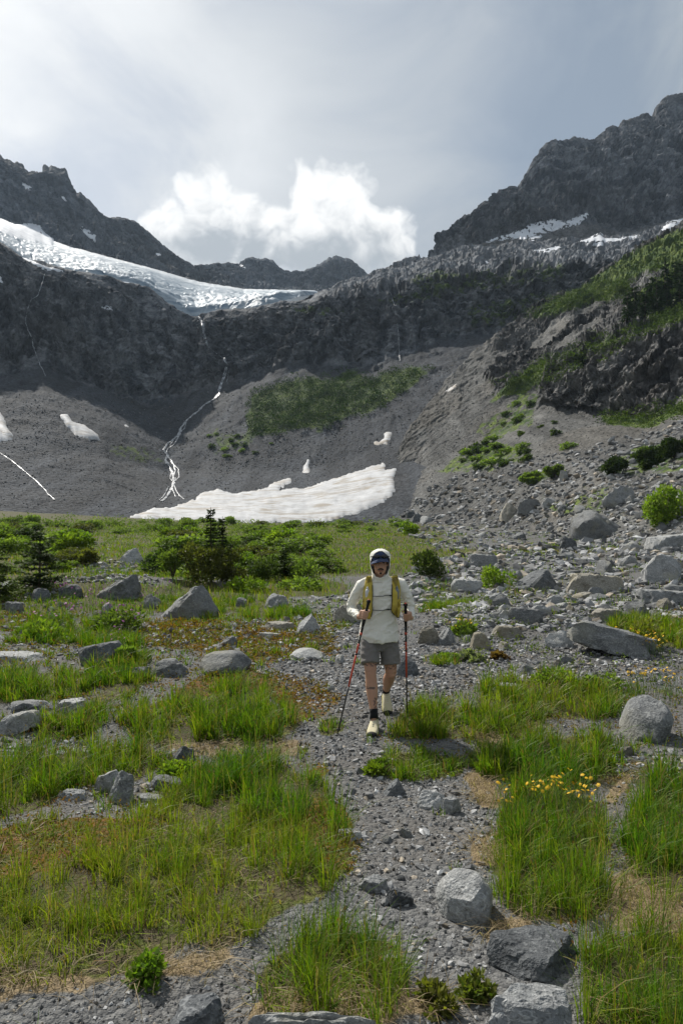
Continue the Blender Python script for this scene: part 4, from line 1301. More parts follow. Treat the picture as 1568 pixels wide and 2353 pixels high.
def say_which(things, tail=''):
    """things: [(object, frame x, frame y, short description)] -> a label each, told by the nearest landmark, side and order outward"""
    cells = {}
    for o, x, y, desc in things:
        L = min(LAND, key=lambda q: math.hypot(q[0] - x, 2.2 * (q[1] - y)))
        dx_, dy_ = x - L[0], 2.2 * (y - L[1])
        side = ('left of' if dx_ < 0 else 'right of') if abs(dx_) > abs(dy_) else ('behind' if dy_ < 0 else 'in front of')
        cells.setdefault((desc, side, L[2]), []).append((math.hypot(dx_, dy_), o))
    for (desc, side, ph), lst in cells.items():
        lst.sort(key=lambda q: q[0])
        for i, (_, o) in enumerate(lst):
            if len(lst) == 1:
                o['label'] = f'{desc} {side} {ph}{tail}'
            else:
                o['label'] = f'{ORD[i] if i else "closest"} {desc} {side} {ph}{tail}'


FIELDS = [  # outline, count, px size range, label, group
    ([(900, 1320), (1000, 1290), (1150, 1262), (1568, 1262), (1568, 1400), (1420, 1420), (1250, 1440), (1000, 1430), (960, 1400), (930, 1360)], 104, (18, 60), 'grey stone of the rubble field right of the hiker', 'stones in the rubble field'),
    ([(960, 1480), (1080, 1460), (1250, 1490), (1500, 1510), (1420, 1555), (1150, 1560), (1000, 1560)], 22, (14, 44), 'stone lying on gravel between the long tilted slab and the grass', 'stones below the tilted slab'),
    ([(940, 1205), (1100, 1170), (1280, 1130), (1420, 1060), (1568, 1030), (1568, 1210), (1330, 1240), (1100, 1240)], 74, (12, 38), 'boulder scattered over the talus slope at the right', 'boulders on the talus'),
    ([(160, 1318), (200, 1300), (260, 1290), (360, 1306), (352, 1340), (300, 1330), (210, 1340)], 36, (12, 30), 'stone of the heaped pile right of the dark conifer', 'stones of the left pile'),
    ([(430, 1458), (500, 1436), (600, 1424), (760, 1428), (770, 1440), (600, 1450), (480, 1470)], 26, (12, 28), 'flat stone on the gravel ridge behind the rounded boulder', 'stones on the gravel ridge'),
    ([(0, 1340), (120, 1340), (190, 1385), (150, 1400), (0, 1420)], 12, (14, 34), 'dark stone below the dark conifer at the left', 'stones below the conifer'),
    ([(0, 1690), (100, 1700), (230, 1712), (240, 1740), (120, 1728), (0, 1770)], 9, (16, 40), 'stone in the gravel gap between two left grass patches', 'stones in the left gravel gap'),
    ([(740, 1520), (830, 1480), (840, 1600), (700, 1640), (650, 1560)], 12, (12, 32), 'stone beside the path left of the hiker legs', 'stones beside the path'),
    ([(780, 1900), (1000, 1880), (1010, 2150), (850, 2160), (840, 1990)], 10, (16, 38), 'loose stone on the foreground path', 'stones on the path'),
    ([(1420, 1720), (1560, 1730), (1540, 1790), (1430, 1770)], 6, (16, 40), 'stone below the big cracked boulder at the right', 'stones below the cracked boulder'),
]
rr = np.random.default_rng(77)
STONES = 0
FOUND = []
for poly, cnt, (s0, s1), lab, grp in FIELDS:
    pa = np.array(poly, float)
    n = 0
    while n < cnt:
        qx, qy = rr.uniform(*np.c_[pa.min(0), pa.max(0)].T[:, 0]), rr.uniform(pa[:, 1].min(), pa[:, 1].max())
        if not in_poly(np.array([qx]), np.array([qy]), poly)[0]:
            continue
        h = hit(qx, qy, [ground, rslope])
        if h is None:
            n += 1
            continue
        B = h[0]
        if any(abs(B.x - a) < ex and abs(B.y - b) < ey for a, b, ex, ey in KEEP_OFF):
            n += 0.2
            continue
        sz = (s0 + (s1 - s0) * rr.random() ** 2.0) / FPX * B.y
        me, kd, tn = PROTO[rr.integers(len(PROTO))]
        o = obj('rock', me, loc=(B.x, B.y, B.z - 0.10 * sz))
        o.scale = (sz, sz * rr.uniform(0.6, 1.0), sz * (rr.uniform(0.22, 0.42) if kd == 'slab' else rr.uniform(0.45, 0.8)))
        o.rotation_euler = (rr.normal(0, 0.16), rr.normal(0, 0.16), rr.uniform(0, 6.28))
        tag(o, lab, 'rock', grp)
        FOUND.append((o, qx, qy, f"{'small ' if sz * FPX / B.y < 20 else ''}{tn} {dict(slab='flat stone', wedge='wedge stone', block='blocky stone', round='rounded stone')[kd]}"))
        STONES += 1
        n += 1
say_which(FOUND)


# --- rubble and gravel: beyond counting
def scatter_mesh(name, pts, size, flat, tone, base, mat, label, cat):
    """many small faceted stones in one mesh; base: list of (verts, tris)"""
    n = len(pts)
    V, F, C = [], [], []
    off = 0
    pick = rng.integers(0, len(base), n)
    for b, (bv, bf) in enumerate(base):
        i = np.where(pick == b)[0]
        if not len(i):
            continue
        a = rng.uniform(0, 6.283, len(i))
        tx, ty = rng.normal(0, 0.35, len(i)), rng.normal(0, 0.35, len(i))
        ca, sa = np.cos(a), np.sin(a)
        x = bv[None, :, 0] * (0.75 + 0.5 * rng.random((len(i), 1)))
        y = bv[None, :, 1] * (0.75 + 0.5 * rng.random((len(i), 1)))
        z = bv[None, :, 2] * flat[i][:, None]
        z = z + tx[:, None] * x * 0.6 + ty[:, None] * y * 0.6
        X = x * ca[:, None] - y * sa[:, None]
        Y = x * sa[:, None] + y * ca[:, None]
        v = np.stack([X, Y, z + 0.15 * flat[i][:, None]], -1) * size[i][:, None, None] + pts[i][:, None, :]
        V.append(v.reshape(-1, 3))
        F.append((bf[None] + (np.arange(len(i)) * len(bv))[:, None, None] + off).reshape(-1, 3))
        C.append(np.repeat(tone[i], len(bv), 0))
        off += len(i) * len(bv)
    me = mesh_np(name, np.vstack(V), tris=np.vstack(F), mat=mat, smooth=False, attrs={'col': np.vstack(C)})
    o = obj(name, me)
    tag(o, label, cat, kind='stuff')
    return o


m, gg, out = mat_new('loose_stone')
P_ = geo_pos(gg)
c_ = gg.mix(1.0, gg.attr('col'), gg.step(gg.noise(P_, 30, 3, 0.7), 0.3, 0.7, 0.7, 1.3, 'LINEAR'), 'MULTIPLY')
principled(gg, out, c_, 0.85, None, 0.2)
MAT_LOOSE = m


def chips(seed, cnt, n=1):
    r = np.random.default_rng(seed)
    o = []
    for k in range(cnt):
        if n == 0:
            v = np.array([[1, 0, 0], [-1, 0, 0], [0, 1, 0], [0, -1, 0], [0, 0, 1], [0, 0, -1]], float)
            f = np.array([[0, 2, 4], [2, 1, 4], [1, 3, 4], [3, 0, 4], [2, 0, 5], [1, 2, 5], [3, 1, 5], [0, 3, 5]])
        else:
            v, f = ico(n)
        v = v * r.uniform(0.6, 1.15, (len(v), 1)) * 0.5
        v = v + r.normal(0, 0.09, v.shape)
        o.append((v, f))
    return o


def stone_tones(n, lo=0.09, hi=0.30):
    t = lo + (hi - lo) * rng.random(n) ** 1.4
    w = rng.random(n)
    c = np.stack([t, t * 1.0, t * 0.985], 1)
    c[w > 0.88] *= np.array([1.18, 1.02, 0.82])
    c[w < 0.05] *= 1.5
    return c


RUB = [  # outline, count, px size range
    ([(900, 1330), (1000, 1290), (1150, 1250), (1600, 1230), (1600, 1420), (1420, 1430), (1250, 1450), (1000, 1440)], 3200, (6, 30)),
    ([(900, 1210), (920, 1180), (1000, 1110), (1150, 1060), (1300, 1040), (1450, 1000), (1600, 960), (1600, 1240), (1300, 1250), (1000, 1270)], 3300, (4, 20)),
    ([(950, 1490), (1080, 1450), (1250, 1480), (1600, 1500), (1500, 1560), (1150, 1570), (960, 1590)], 900, (5, 16)),
    ([(430, 1470), (500, 1436), (600, 1422), (830, 1415), (900, 1470), (780, 1470), (620, 1455), (500, 1475)], 800, (5, 15)),
    ([(130, 1345), (180, 1300), (260, 1285), (370, 1305), (360, 1345), (240, 1335)], 420, (5, 15)),
    ([(0, 1340), (120, 1330), (200, 1385), (150, 1410), (0, 1425)], 220, (5, 15)),
    ([(560, 1530), (620, 1490), (850, 1460), (980, 1500), (980, 1620), (700, 1640), (640, 1570)], 900, (5, 15)),
    ([(0, 1690), (230, 1705), (330, 1715), (130, 1735), (0, 1775)], 200, (6, 16)),
    ([(120, 1810), (330, 1800), (420, 1790), (430, 1850), (200, 1880)], 180, (6, 18)),
    ([(0, 1310), (100, 1260), (250, 1240), (260, 1290), (130, 1300)], 160, (4, 12)),
    ([(720, 1690), (860, 1720), (1060, 1800), (1130, 1900), (1110, 2110), (1120, 2230), (900, 2220), (800, 2010), (800, 1880)], 330, (5, 26)),
    ([(620, 1380), (760, 1370), (900, 1340), (960, 1420), (860, 1440), (640, 1430)], 700, (5, 16)),
    ([(330, 1440), (480, 1430), (760, 1470), (740, 1530), (520, 1500), (340, 1500)], 420, (5, 22)),
    ([(0, 1420), (300, 1400), (420, 1470), (300, 1520), (0, 1500)], 380, (5, 22)),
    ([(1400, 1710), (1600, 1720), (1600, 1790), (1420, 1790)], 160, (6, 20)),
]
pts, sz = [], []
for poly, cnt, (s0, s1) in RUB:
    pa = np.array(poly, float)
    qx = rr.uniform(pa[:, 0].min(), pa[:, 0].max(), cnt * 3)
    qy = rr.uniform(pa[:, 1].min(), pa[:, 1].max(), cnt * 3)
    ok = in_poly(qx, qy, poly)
    for a, b in list(zip(qx[ok], qy[ok]))[:cnt]:
        h = hit(a, b, [ground, rslope])
        if h:
            pts.append(h[0][:])
            sz.append((s0 + (s1 - s0) * rr.random() ** 2.2) / FPX * h[0].y)
pts, sz = np.array(pts), np.array(sz)
scatter_mesh('rubble', pts, sz, rng.uniform(0.4, 0.9, len(pts)), stone_tones(len(pts), 0.11, 0.42), chips(5, 10, 1), MAT_LOOSE, 'countless small broken grey stones strewn over the valley floor and talus', 'rubble')

# scree stones and the odd block far up the slopes
pts, sz = [], []
for cnt, poly, s0, s1, on in ((4200, [(0, 900), (560, 900), (560, 1190), (0, 1165)], 1.8, 6.0, headwall), (3600, [(480, 1000), (900, 900), (1050, 830), (900, 1090), (700, 1200), (480, 1190)], 1.8, 6.0, headwall),
                              (3400, [(880, 1180), (1050, 860), (1250, 900), (1480, 980), (1600, 940), (1600, 1040), (1200, 1120)], 1.8, 5.5, rslope)):
    pa = np.array(poly, float)
    qx = rr.uniform(pa[:, 0].min(), pa[:, 0].max(), cnt * 2)
    qy = rr.uniform(pa[:, 1].min(), pa[:, 1].max(), cnt * 2)
    ok = in_poly(qx, qy, poly)
    for a, b in list(zip(qx[ok], qy[ok]))[:cnt]:
        h = hit(a, b, [on])
        if h:
            pts.append(h[0][:])
            sz.append((s0 + (s1 - s0) * rr.random() ** 3) / FPX * h[0].y)
pts, sz = np.array(pts), np.array(sz)
scatter_mesh('scree', pts, sz, rng.uniform(0.5, 0.9, len(pts)), stone_tones(len(pts), 0.06, 0.22), chips(6, 8, 0), MAT_LOOSE, 'scattered far stones on the grey scree slopes', 'scree')

# pebbles of the path
n = 84000
Dp = rng.uniform(1.6, 13, n) ** 1.0
Up = rng.uniform(-0.62, 0.62, n)
X, Y = Up * (Dp + 0.8), Dp
gh_, gt_, gr_, gtn_, gv_ = masks(X, Y)
ok = gv_ & (gh_ == 0) & (rng.random(n) < np.where(gtn_, 0.25, 1.0)) & (rng.random(n) < np.clip(4.2 / Dp + 0.12, 0, 1))
extra = (~gv_) & (gh_ == 0) & (~gr_) & (rng.random(n) < 0.12)
ok |= extra
X, Y = X[ok], Y[ok]
Z = gz(X, Y)
s_ = (0.008 + 0.024 * rng.random(len(X)) ** 2.2) * np.clip(Y / 3.6, 0.85, 2.2)
gravel = scatter_mesh('gravel', np.stack([X, Y, Z], 1), s_, rng.uniform(0.45, 0.9, len(X)), stone_tones(len(X), 0.05, 0.40), chips(7, 10, 0), MAT_LOOSE, 'grey pebbles covering the footpath', 'gravel')
print('STONES', STONES, 'pebbles', len(X), 'rubble', len(pts))

# ------------------------------------------------------------------ plants
def make_leaf_mat(name, trans=0.38, rough=0.55, rnd=0.0):
    m, gg, out = mat_new(name)
    c = gg.attr('col')
    if rnd:
        oi = gg.new('ShaderNodeObjectInfo')
        c = gg.v('SCALE', c, s=gg.m('ADD', 1 - rnd, gg.m('MULTIPLY', oi.outputs['Random'], 2 * rnd)))
    b = gg.new('ShaderNodeBsdfPrincipled')
    gg.put(b.inputs['Base Color'], c)
    b.inputs['Roughness'].default_value = rough
    b.inputs['Specular IOR Level'].default_value = 0.25
    t = gg.new('ShaderNodeBsdfTranslucent')
    gg.put(t.inputs['Color'], gg.mix(1.0, c, (1.15, 1.35, 0.42), 'MULTIPLY'))
    mx = gg.new('ShaderNodeMixShader')
    mx.inputs[0].default_value = trans
    gg.t.links.new(b.outputs[0], mx.inputs[1])
    gg.t.links.new(t.outputs[0], mx.inputs[2])
    gg.t.links.new(mx.outputs[0], out.inputs['Surface'])
    return m


MAT_GRASS = make_leaf_mat('grass_blades', 0.42, 0.5)
MAT_LEAF = make_leaf_mat('leaves', 0.48, 0.65, 0.20)
MAT_NEEDLE = make_leaf_mat('needles', 0.25, 0.85, 0.15)
MAT_BARK = simple_mat('bark', (0.085, 0.065, 0.048), 0.9, 0.3, 25, 0.5)


def blades(root, h, w, az, bend, col, curl=0.25, lean_only=False):
    """grass blades: root (n,3), height, width, lean direction, bend; five-triangle ribbons"""
    n = len(root)
    lean = np.stack([np.cos(az), np.sin(az), np.zeros(n)], 1)
    side = np.stack([-np.sin(az + 0.6), np.cos(az + 0.6), np.zeros(n)], 1)
    V = np.zeros((n, 7, 3))
    for k, t in enumerate((0.0, 0.4, 0.75, 1.0)):
        c = root + lean * (h * bend * t * t)[:, None] + np.array([0, 0, 1.0]) * (h * (t - curl * bend * t * t * t))[:, None]
        ww = (w * (1 - 0.75 * t * t))[:, None] * 0.5
        if k < 3:
            V[:, 2 * k] = c - side * ww
            V[:, 2 * k + 1] = c + side * ww
        else:
            V[:, 6] = c
    if lean_only:                      # far off: one bend is enough
        V = V[:, [0, 1, 2, 3, 6]]
        b = (np.arange(n) * 5)[:, None]
        return V.reshape(-1, 3), b + np.array([[2, 3, 4]]), b + np.array([[0, 1, 3, 2]]), np.repeat(col, 5, 0)
    b = (np.arange(n) * 7)[:, None]
    Q = np.concatenate([b + np.array([[0, 1, 3, 2]]), b + np.array([[2, 3, 5, 4]])])
    T_ = b + np.array([[4, 5, 6]])
    return V.reshape(-1, 3), T_, Q, np.repeat(col, 7, 0)


# --- leaves
def leaf_quads(c, d, up, L, W, fold=0.0):
    """rhomb leaves: centre base c, direction d, plane normal up"""
    s = np.cross(d, up)
    s /= np.linalg.norm(s, axis=1, keepdims=True) + 1e-9
    L, W = L[:, None], W[:, None]
    V = np.stack([c, c + d * L * 0.5 + s * W * 0.5, c + d * L, c + d * L * 0.5 - s * W * 0.5], 1)
    q = np.arange(len(c) * 4).reshape(-1, 4)
    return V.reshape(-1, 3), q


def unit(a):
    return a / (np.linalg.norm(a, axis=1, keepdims=True) + 1e-9)


def lerp3(a, b, f):
    return np.array(a)[None] + (np.array(b) - np.array(a))[None] * f[:, None]


def grass_cols(n, tone):
    f = np.clip(tone + rng.normal(0, 0.30, n), 0, 1)
    c = lerp3((0.238, 0.270, 0.020), (0.070, 0.165, 0.013), f)
    c *= rng.uniform(0.60, 1.20, (n, 1))
    dry = rng.random(n)
    i = dry < 0.06 + 0.10 * (1 - tone) ** 2
    c[i] = lerp3((0.34, 0.27, 0.12), (0.22, 0.13, 0.05), rng.random(i.sum()))
    return c


def clear_of_rocks(X, Y):
    ok = np.ones(len(X), bool)
    for a, b, ex, ey in KEEP_OFF:
        ok &= ~((((X - a) / ex) ** 2 + ((Y - b) / ey) ** 2) < 1.0)
    return ok


# near grass: tufts of blades
N = 10600
Dt = rng.uniform(1.55, 15.5, N)
Ut = rng.uniform(-0.66, 0.66, N)
X, Y = Ut * (Dt + 1.3), Dt
gh_, gt_, gr_, gtn_, gv_ = masks(X, Y)
patch = fbm(np.stack([X * 1.6, Y * 1.6, 0 * X], 1), 3, 0.5, 711)
yellow = (pix(X, Y, 0.1)[0] < 760) & (Y < 4.2)
keep = (gh_ > 0) & (rng.random(N) < np.where(yellow, 0.70, 0.98) * np.where(gr_, 0.3, 1.0) * np.clip(0.78 + patch * 2.6, 0.06, 1)) & clear_of_rocks(X, Y)
stray = (gh_ == 0) & (~gv_) & (Y > 3) & (rng.random(N) < 0.30) & clear_of_rocks(X, Y)
path_stray = (gh_ == 0) & gv_ & (rng.random(N) < 0.012) & clear_of_rocks(X, Y)
sel = keep | stray | path_stray
X, Y = X[sel], Y[sel]
hgt = np.where(gh_[sel] > 0, gh_[sel], 0.11)
ton = np.clip(gt_[sel] + 0.75 * patch[sel], 0, 1)
nb = np.clip((rng.uniform(26, 50, len(X)) * np.where(gh_[sel] > 0, 1, 0.45)).astype(int), 8, 60)
ti = np.repeat(np.arange(len(X)), nb)
n = len(ti)
rad = np.repeat(rng.uniform(0.03, 0.085, len(X)), nb) * np.clip(Y[ti] / 6, 0.9, 1.7) * np.sqrt(rng.random(n))
ang = rng.uniform(0, 6.283, n)
bx, by = X[ti] + rad * np.cos(ang), Y[ti] + rad * np.sin(ang)
hh = hgt[ti] * np.repeat(rng.uniform(0.5, 1.3, len(X)), nb) * rng.uniform(0.45, 1.15, n)
az = ang + rng.normal(0, 0.7, n)
bend = np.clip(rng.normal(0.42, 0.30, n), 0.03, 1.5)
wid = rng.uniform(0.0022, 0.0050, n) * np.clip(Y[ti] / 3.2, 0.9, 3.2)
root = np.stack([bx, by, gz(bx, by) - 0.01], 1)
V1, T1, Q1, C1 = blades(root, hh, wid, az, bend, grass_cols(n, ton[ti]))
me = mesh_np('grass', V1, T1, Q1, MAT_GRASS, True, {'col': C1})
tag(obj('grass', me), 'long green grass growing in tufts along the path', 'grass', kind='stuff')
print('near blades', n)

# flowering stalks with brown heads over the left meadow and the right tufts
N = 5200
Dt = rng.uniform(1.7, 9, N)
Ut = rng.uniform(-0.62, 0.62, N)
X, Y = Ut * (Dt + 0.3), Dt
gh_, gt_, gr_, gtn_, gv_ = masks(X, Y)
sel = (gh_ > 0) & clear_of_rocks(X, Y) & (rng.random(N) < 0.34)
X, Y, hs = X[sel], Y[sel], gh_[sel] * rng.uniform(0.9, 1.45, sel.sum())
n = len(X)
az = rng.uniform(0, 6.28, n)
bend = rng.uniform(0.05, 0.45, n)
root = np.stack([X, Y, gz(X, Y)], 1)
V1, T1, Q1, C1 = blades(root, hs, np.full(n, 0.0020) * np.clip(Y / 3, 0.9, 2.5), az, bend, lerp3((0.16, 0.17, 0.04), (0.30, 0.22, 0.09), rng.random(n)))
tip = V1.reshape(n, 7, 3)[:, 6]
d = unit(np.stack([np.cos(az) * 0.5, np.sin(az) * 0.5, np.ones(n)], 1))
hd, hq = leaf_quads(tip - d * 0.004, d, unit(rng.normal(size=(n, 3))), rng.uniform(0.018, 0.034, n), rng.uniform(0.005, 0.009, n) * np.clip(Y / 3, 0.9, 2.2))
hc_ = np.repeat(lerp3((0.060, 0.038, 0.020), (0.20, 0.125, 0.055), rng.random(n)), 4, 0)
me = mesh_np('seed_heads', np.vstack([V1, hd]), T1, np.vstack([Q1, hq + len(V1)]), MAT_GRASS, True, {'col': np.vstack([C1, hc_])})
tag(obj('seed_heads', me), 'brown seed heads on thin stalks above the grass', 'seed heads', kind='stuff')

# a mat of short blades and leaves under the tufts
N = 60000
Dt = rng.uniform(1.55, 12, N)
Ut = rng.uniform(-0.66, 0.66, N)
X, Y = Ut * (Dt + 0.3), Dt
gh_, gt_, gr_, gtn_, gv_ = masks(X, Y)
patch2 = fbm(np.stack([X * 1.6, Y * 1.6, 0 * X], 1), 3, 0.5, 711)
sel = (gh_ > 0) & clear_of_rocks(X, Y) & (rng.random(N) < np.where(gr_, 0.3, 1.0) * np.clip(0.75 + patch2 * 2.4, 0.10, 1))
X, Y = X[sel], Y[sel]
k = 2
ti = np.repeat(np.arange(len(X)), k)
n = len(ti)
bx, by = X[ti] + rng.normal(0, 0.02, n), Y[ti] + rng.normal(0, 0.02, n)
V1, T1, Q1, C1 = blades(np.stack([bx, by, gz(bx, by) - 0.005], 1), rng.uniform(0.03, 0.12, n), rng.uniform(0.0035, 0.0075, n) * np.clip(by / 3.2, 0.9, 3), rng.uniform(0, 6.28, n), rng.uniform(0.2, 1.6, n), grass_cols(n, np.clip(gt_[sel][ti] - 0.1 + 0.7 * fbm(np.stack([bx * 1.6, by * 1.6, 0 * bx], 1), 3, 0.5, 711), 0, 1)), lean_only=True)
me = mesh_np('grass_mat', V1, T1, Q1, MAT_GRASS, True, {'col': C1})
tag(obj('grass_mat', me), 'short matted grass between the taller tufts', 'grass', kind='stuff')
print('mat', n)

# middle distance: shorter cover
N = 25000
Dt = 12 * (95 / 12) ** rng.random(N)
Ut = rng.uniform(-0.74, 0.68, N)
X, Y = Ut * Dt, Dt
nn = np.stack([X, Y, 0 * X], 1)
px_ = pix(X, Y, 0)[0]
mead = sstep(Y + 6 * fbm(nn * 0.08, 3, seed=93), 17, 24) * (1 - sstep(px_ + 90 * fbm(nn * 0.05, 3, seed=94), 900, 1080))
rg = sstep(fbm(nn * 0.09 + 3.3, 4, 0.6, 95), 0.12, 0.30)
gh_, gt_, gr_, gtn_, gv_ = masks(X, Y)
prob = np.maximum.reduce([mead, rg * 0.6 * (~gv_), (gh_ > 0) * 0.9, 0.10 * (~gv_)])
sel = (rng.random(N) < prob) & clear_of_rocks(X, Y)
X, Y = X[sel], Y[sel]
k = 4
ti = np.repeat(np.arange(len(X)), k)
n = len(ti)
bx = X[ti] + rng.normal(0, 0.012, n) * Y[ti]
by = Y[ti] + rng.normal(0, 0.02, n) * Y[ti]
hh = rng.uniform(0.08, 0.26, n)
ton = np.clip(0.45 + 0.8 * fbm(np.stack([bx * 0.3, by * 0.3, 0 * bx], 1), 3, 0.5, 712), 0, 1)
V1, T1, Q1, C1 = blades(np.stack([bx, by, gz(bx, by) - 0.02], 1), hh, 0.0011 * by * rng.uniform(0.6, 1.3, n), rng.uniform(0, 6.28, n), rng.uniform(0.1, 0.9, n), grass_cols(n, ton), lean_only=True)
me = mesh_np('meadow_grass', V1, T1, Q1, MAT_GRASS, True, {'col': C1})
tag(obj('meadow_grass', me), 'low green growth covering the meadow beyond the boulders', 'meadow grass', kind='stuff')
print('far blades', n)

# dry straw on the bare rims
N = 9000
Dt = rng.uniform(1.6, 9, N)
Ut = rng.uniform(-0.62, 0.62, N)
X, Y = Ut * (Dt + 0.3), Dt
gh_, gt_, gr_, gtn_, gv_ = masks(X, Y)
sel = (gtn_ | (rng.random(N) < 0.06) & (gh_ > 0)) & clear_of_rocks(X, Y)
X, Y = X[sel], Y[sel]
k = 9
ti = np.repeat(np.arange(len(X)), k)
n = len(ti)
bx, by = X[ti] + rng.normal(0, 0.05, n), Y[ti] + rng.normal(0, 0.05, n)
V1, T1, Q1, C1 = blades(np.stack([bx, by, gz(bx, by) + 0.004], 1), rng.uniform(0.03, 0.10, n), rng.uniform(0.002, 0.004, n) * np.clip(by / 3, 1, 3), rng.uniform(0, 6.28, n), rng.uniform(1.2, 3.0, n),
                        lerp3((0.16, 0.105, 0.055), (0.46, 0.36, 0.21), rng.random(n)), 0.28)
me = mesh_np('dry_grass', V1, T1, Q1, MAT_GRASS, True, {'col': C1})
tag(obj('dry_grass', me), 'matted straw coloured dead grass on the path rims', 'dry grass', kind='stuff')


# red and olive creeping cover
N = 16000
Dt = rng.uniform(2.6, 13.5, N)
Ut = rng.uniform(-0.62, 0.55, N)
X, Y = Ut * Dt, Dt
gh_, gt_, gr_, gtn_, gv_ = masks(X, Y)
sel = (gr_ | ((gh_ == 0) & ~gv_ & ~gtn_ & (rng.random(N) < 0.30))) & clear_of_rocks(X, Y)
X, Y = X[sel], Y[sel]
k = 6
ti = np.repeat(np.arange(len(X)), k)
n = len(ti)
bx, by = X[ti] + rng.normal(0, 0.03, n), Y[ti] + rng.normal(0, 0.03, n)
c = np.stack([bx, by, gz(bx, by) + rng.uniform(0.0, 0.055, n)], 1)
d = unit(np.stack([rng.normal(size=n), rng.normal(size=n), rng.uniform(0.1, 1.2, n)], 1))
f = np.clip(0.5 + 0.9 * fbm(np.stack([bx * 1.2, by * 1.2, 0 * bx], 1), 3, 0.5, 720) + rng.normal(0, 0.22, n), 0, 1)
cc = lerp3((0.085, 0.120, 0.020), (0.215, 0.090, 0.022), f) * rng.uniform(0.6, 1.3, (n, 1))
V1, Q1 = leaf_quads(c, d, unit(rng.normal(size=(n, 3))), rng.uniform(0.018, 0.04, n) * np.clip(by / 6, 0.8, 2), rng.uniform(0.008, 0.016, n) * np.clip(by / 6, 0.8, 2))
me = mesh_np('ground_cover', V1, None, Q1, MAT_LEAF, False, {'col': np.repeat(cc, 4, 0)})
tag(obj('ground_cover', me), 'low reddish and olive creeping plants between the stones', 'ground cover', kind='stuff')


def leafy(seed, nleaf, lobes, leaf, cols_, upness=0.3):
    """foliage through the volume of overlapping lobes [(x,y,z,r)], uneven outside; in metres"""
    r = np.random.default_rng(seed)
    lb = np.array(lobes, float)
    wt = lb[:, 3] ** 2.3
    i = r.choice(len(lb), nleaf, p=wt / wt.sum())
    d = unit(r.normal(size=(nleaf, 3)))
    rad = lb[i, 3] * (0.35 + 0.65 * r.random(nleaf) ** 0.45)
    p = lb[i, :3] + d * rad[:, None] * np.array([1, 1, 0.85])
    p = p + 0.16 * lb[i, 3][:, None] * np.stack([fbm(p * 2.2, 2, seed=seed + q) for q in range(3)], 1) * 2
    keep_ = p[:, 2] > 0.01
    p, d = p[keep_], d[keep_]
    n_ = len(p)
    # leaves gather in sprays
    dirv = unit(d * 0.8 + r.normal(size=(n_, 3)) * 0.7 + np.array([0, 0, upness]))
    L = leaf * r.uniform(0.6, 1.4, n_)
    V, Q = leaf_quads(p, dirv, unit(r.normal(size=(n_, 3))), L, L * r.uniform(0.35, 0.6, n_))
    f = np.clip(0.5 + 0.9 * fbm(p * 3.0 + seed, 3, 0.5, seed) + r.normal(0, 0.2, n_), 0, 1)
    c = lerp3(cols_[0], cols_[1], f) * r.uniform(0.75, 1.25, (n_, 1))
    return V, Q, np.repeat(c, 4, 0)


def tube(pts, radii, seg=8, ref=(0.3, 0.9, 0.1), cap=True):
    """swept tube; radii (n,) or (n,2)"""
    p = np.array(pts, float)
    rd = np.array(radii, float)
    if rd.ndim == 1:
        rd = np.stack([rd, rd], 1)
    t = np.gradient(p, axis=0)
    t = unit(t)
    ref = np.array(ref, float)
    u = np.cross(t, ref[None])
    u = unit(u)
    w = np.cross(u, t)
    a = np.linspace(0, 2 * np.pi, seg, endpoint=False)
    V = p[:, None] + u[:, None] * (rd[:, 0:1] * np.cos(a)[None])[..., None] + w[:, None] * (rd[:, 1:2] * np.sin(a)[None])[..., None]
    n = len(p)
    V = V.reshape(-1, 3)
    Q = []
    for i in range(n - 1):
        for j in range(seg):
            Q.append((i * seg + j, i * seg + (j + 1) % seg, (i + 1) * seg + (j + 1) % seg, (i + 1) * seg + j))
    T_ = []
    if cap:
        V = np.vstack([V, p[0], p[-1]])
        a0, a1 = n * seg, n * seg + 1
        for j in range(seg):
            T_.append((a0, (j + 1) % seg, j))
            T_.append((a1, (n - 1) * seg + j, (n - 1) * seg + (j + 1) % seg))
    return V, np.array(T_).reshape(-1, 3), np.array(Q)


def join(parts):
    """[(V, T, Q)] -> one"""
    V, T_, Q, o = [], [], [], 0
    for v, t, q in parts:
        V.append(v)
        if t is not None and len(t):
            T_.append(np.asarray(t) + o)
        if q is not None and len(q):
            Q.append(np.asarray(q) + o)
        o += len(v)
    return np.vstack(V), (np.vstack(T_) if T_ else None), (np.vstack(Q) if Q else None)


def shrub(seed, w, h, nleaf, leaf, cols_, name='shrub', nl=9, upness=0.3, mat=None):
    r = np.random.default_rng(seed)
    lobes = []
    for k in range(nl):
        a, q = r.uniform(0, 6.28), math.sqrt(r.random()) * 0.34
        rr_ = r.uniform(0.11, 0.23)
        lobes.append((w * q * math.cos(a), w * q * math.sin(a), h * r.uniform(0.25, 0.95) * (1 - q * 0.9) - 0.1 * h, rr_ * (w + h) / 2))
    root = empty(name)
    V, Q, C = leafy(seed, nleaf, lobes, leaf, cols_, upness)
    V[:, 2] *= h / max(V[:, 2].max(), 1e-3)
    obj('foliage', mesh_np('foliage', V, None, Q, mat or MAT_LEAF, False, {'col': C}), root)
    st = []
    for k in range(5):
        a = r.uniform(0, 6.28)
        e = np.array([w * 0.25 * math.cos(a), w * 0.25 * math.sin(a), h * r.uniform(0.5, 0.8)])
        st.append(tube([np.zeros(3), e * np.array([0.4, 0.4, 0.5]), e], [0.018 * h, 0.012 * h, 0.004 * h], 5))
    v, t, q = join(st)
    obj('stem', mesh_np('stem', v, t, q, MAT_BARK, True), root)
    return root


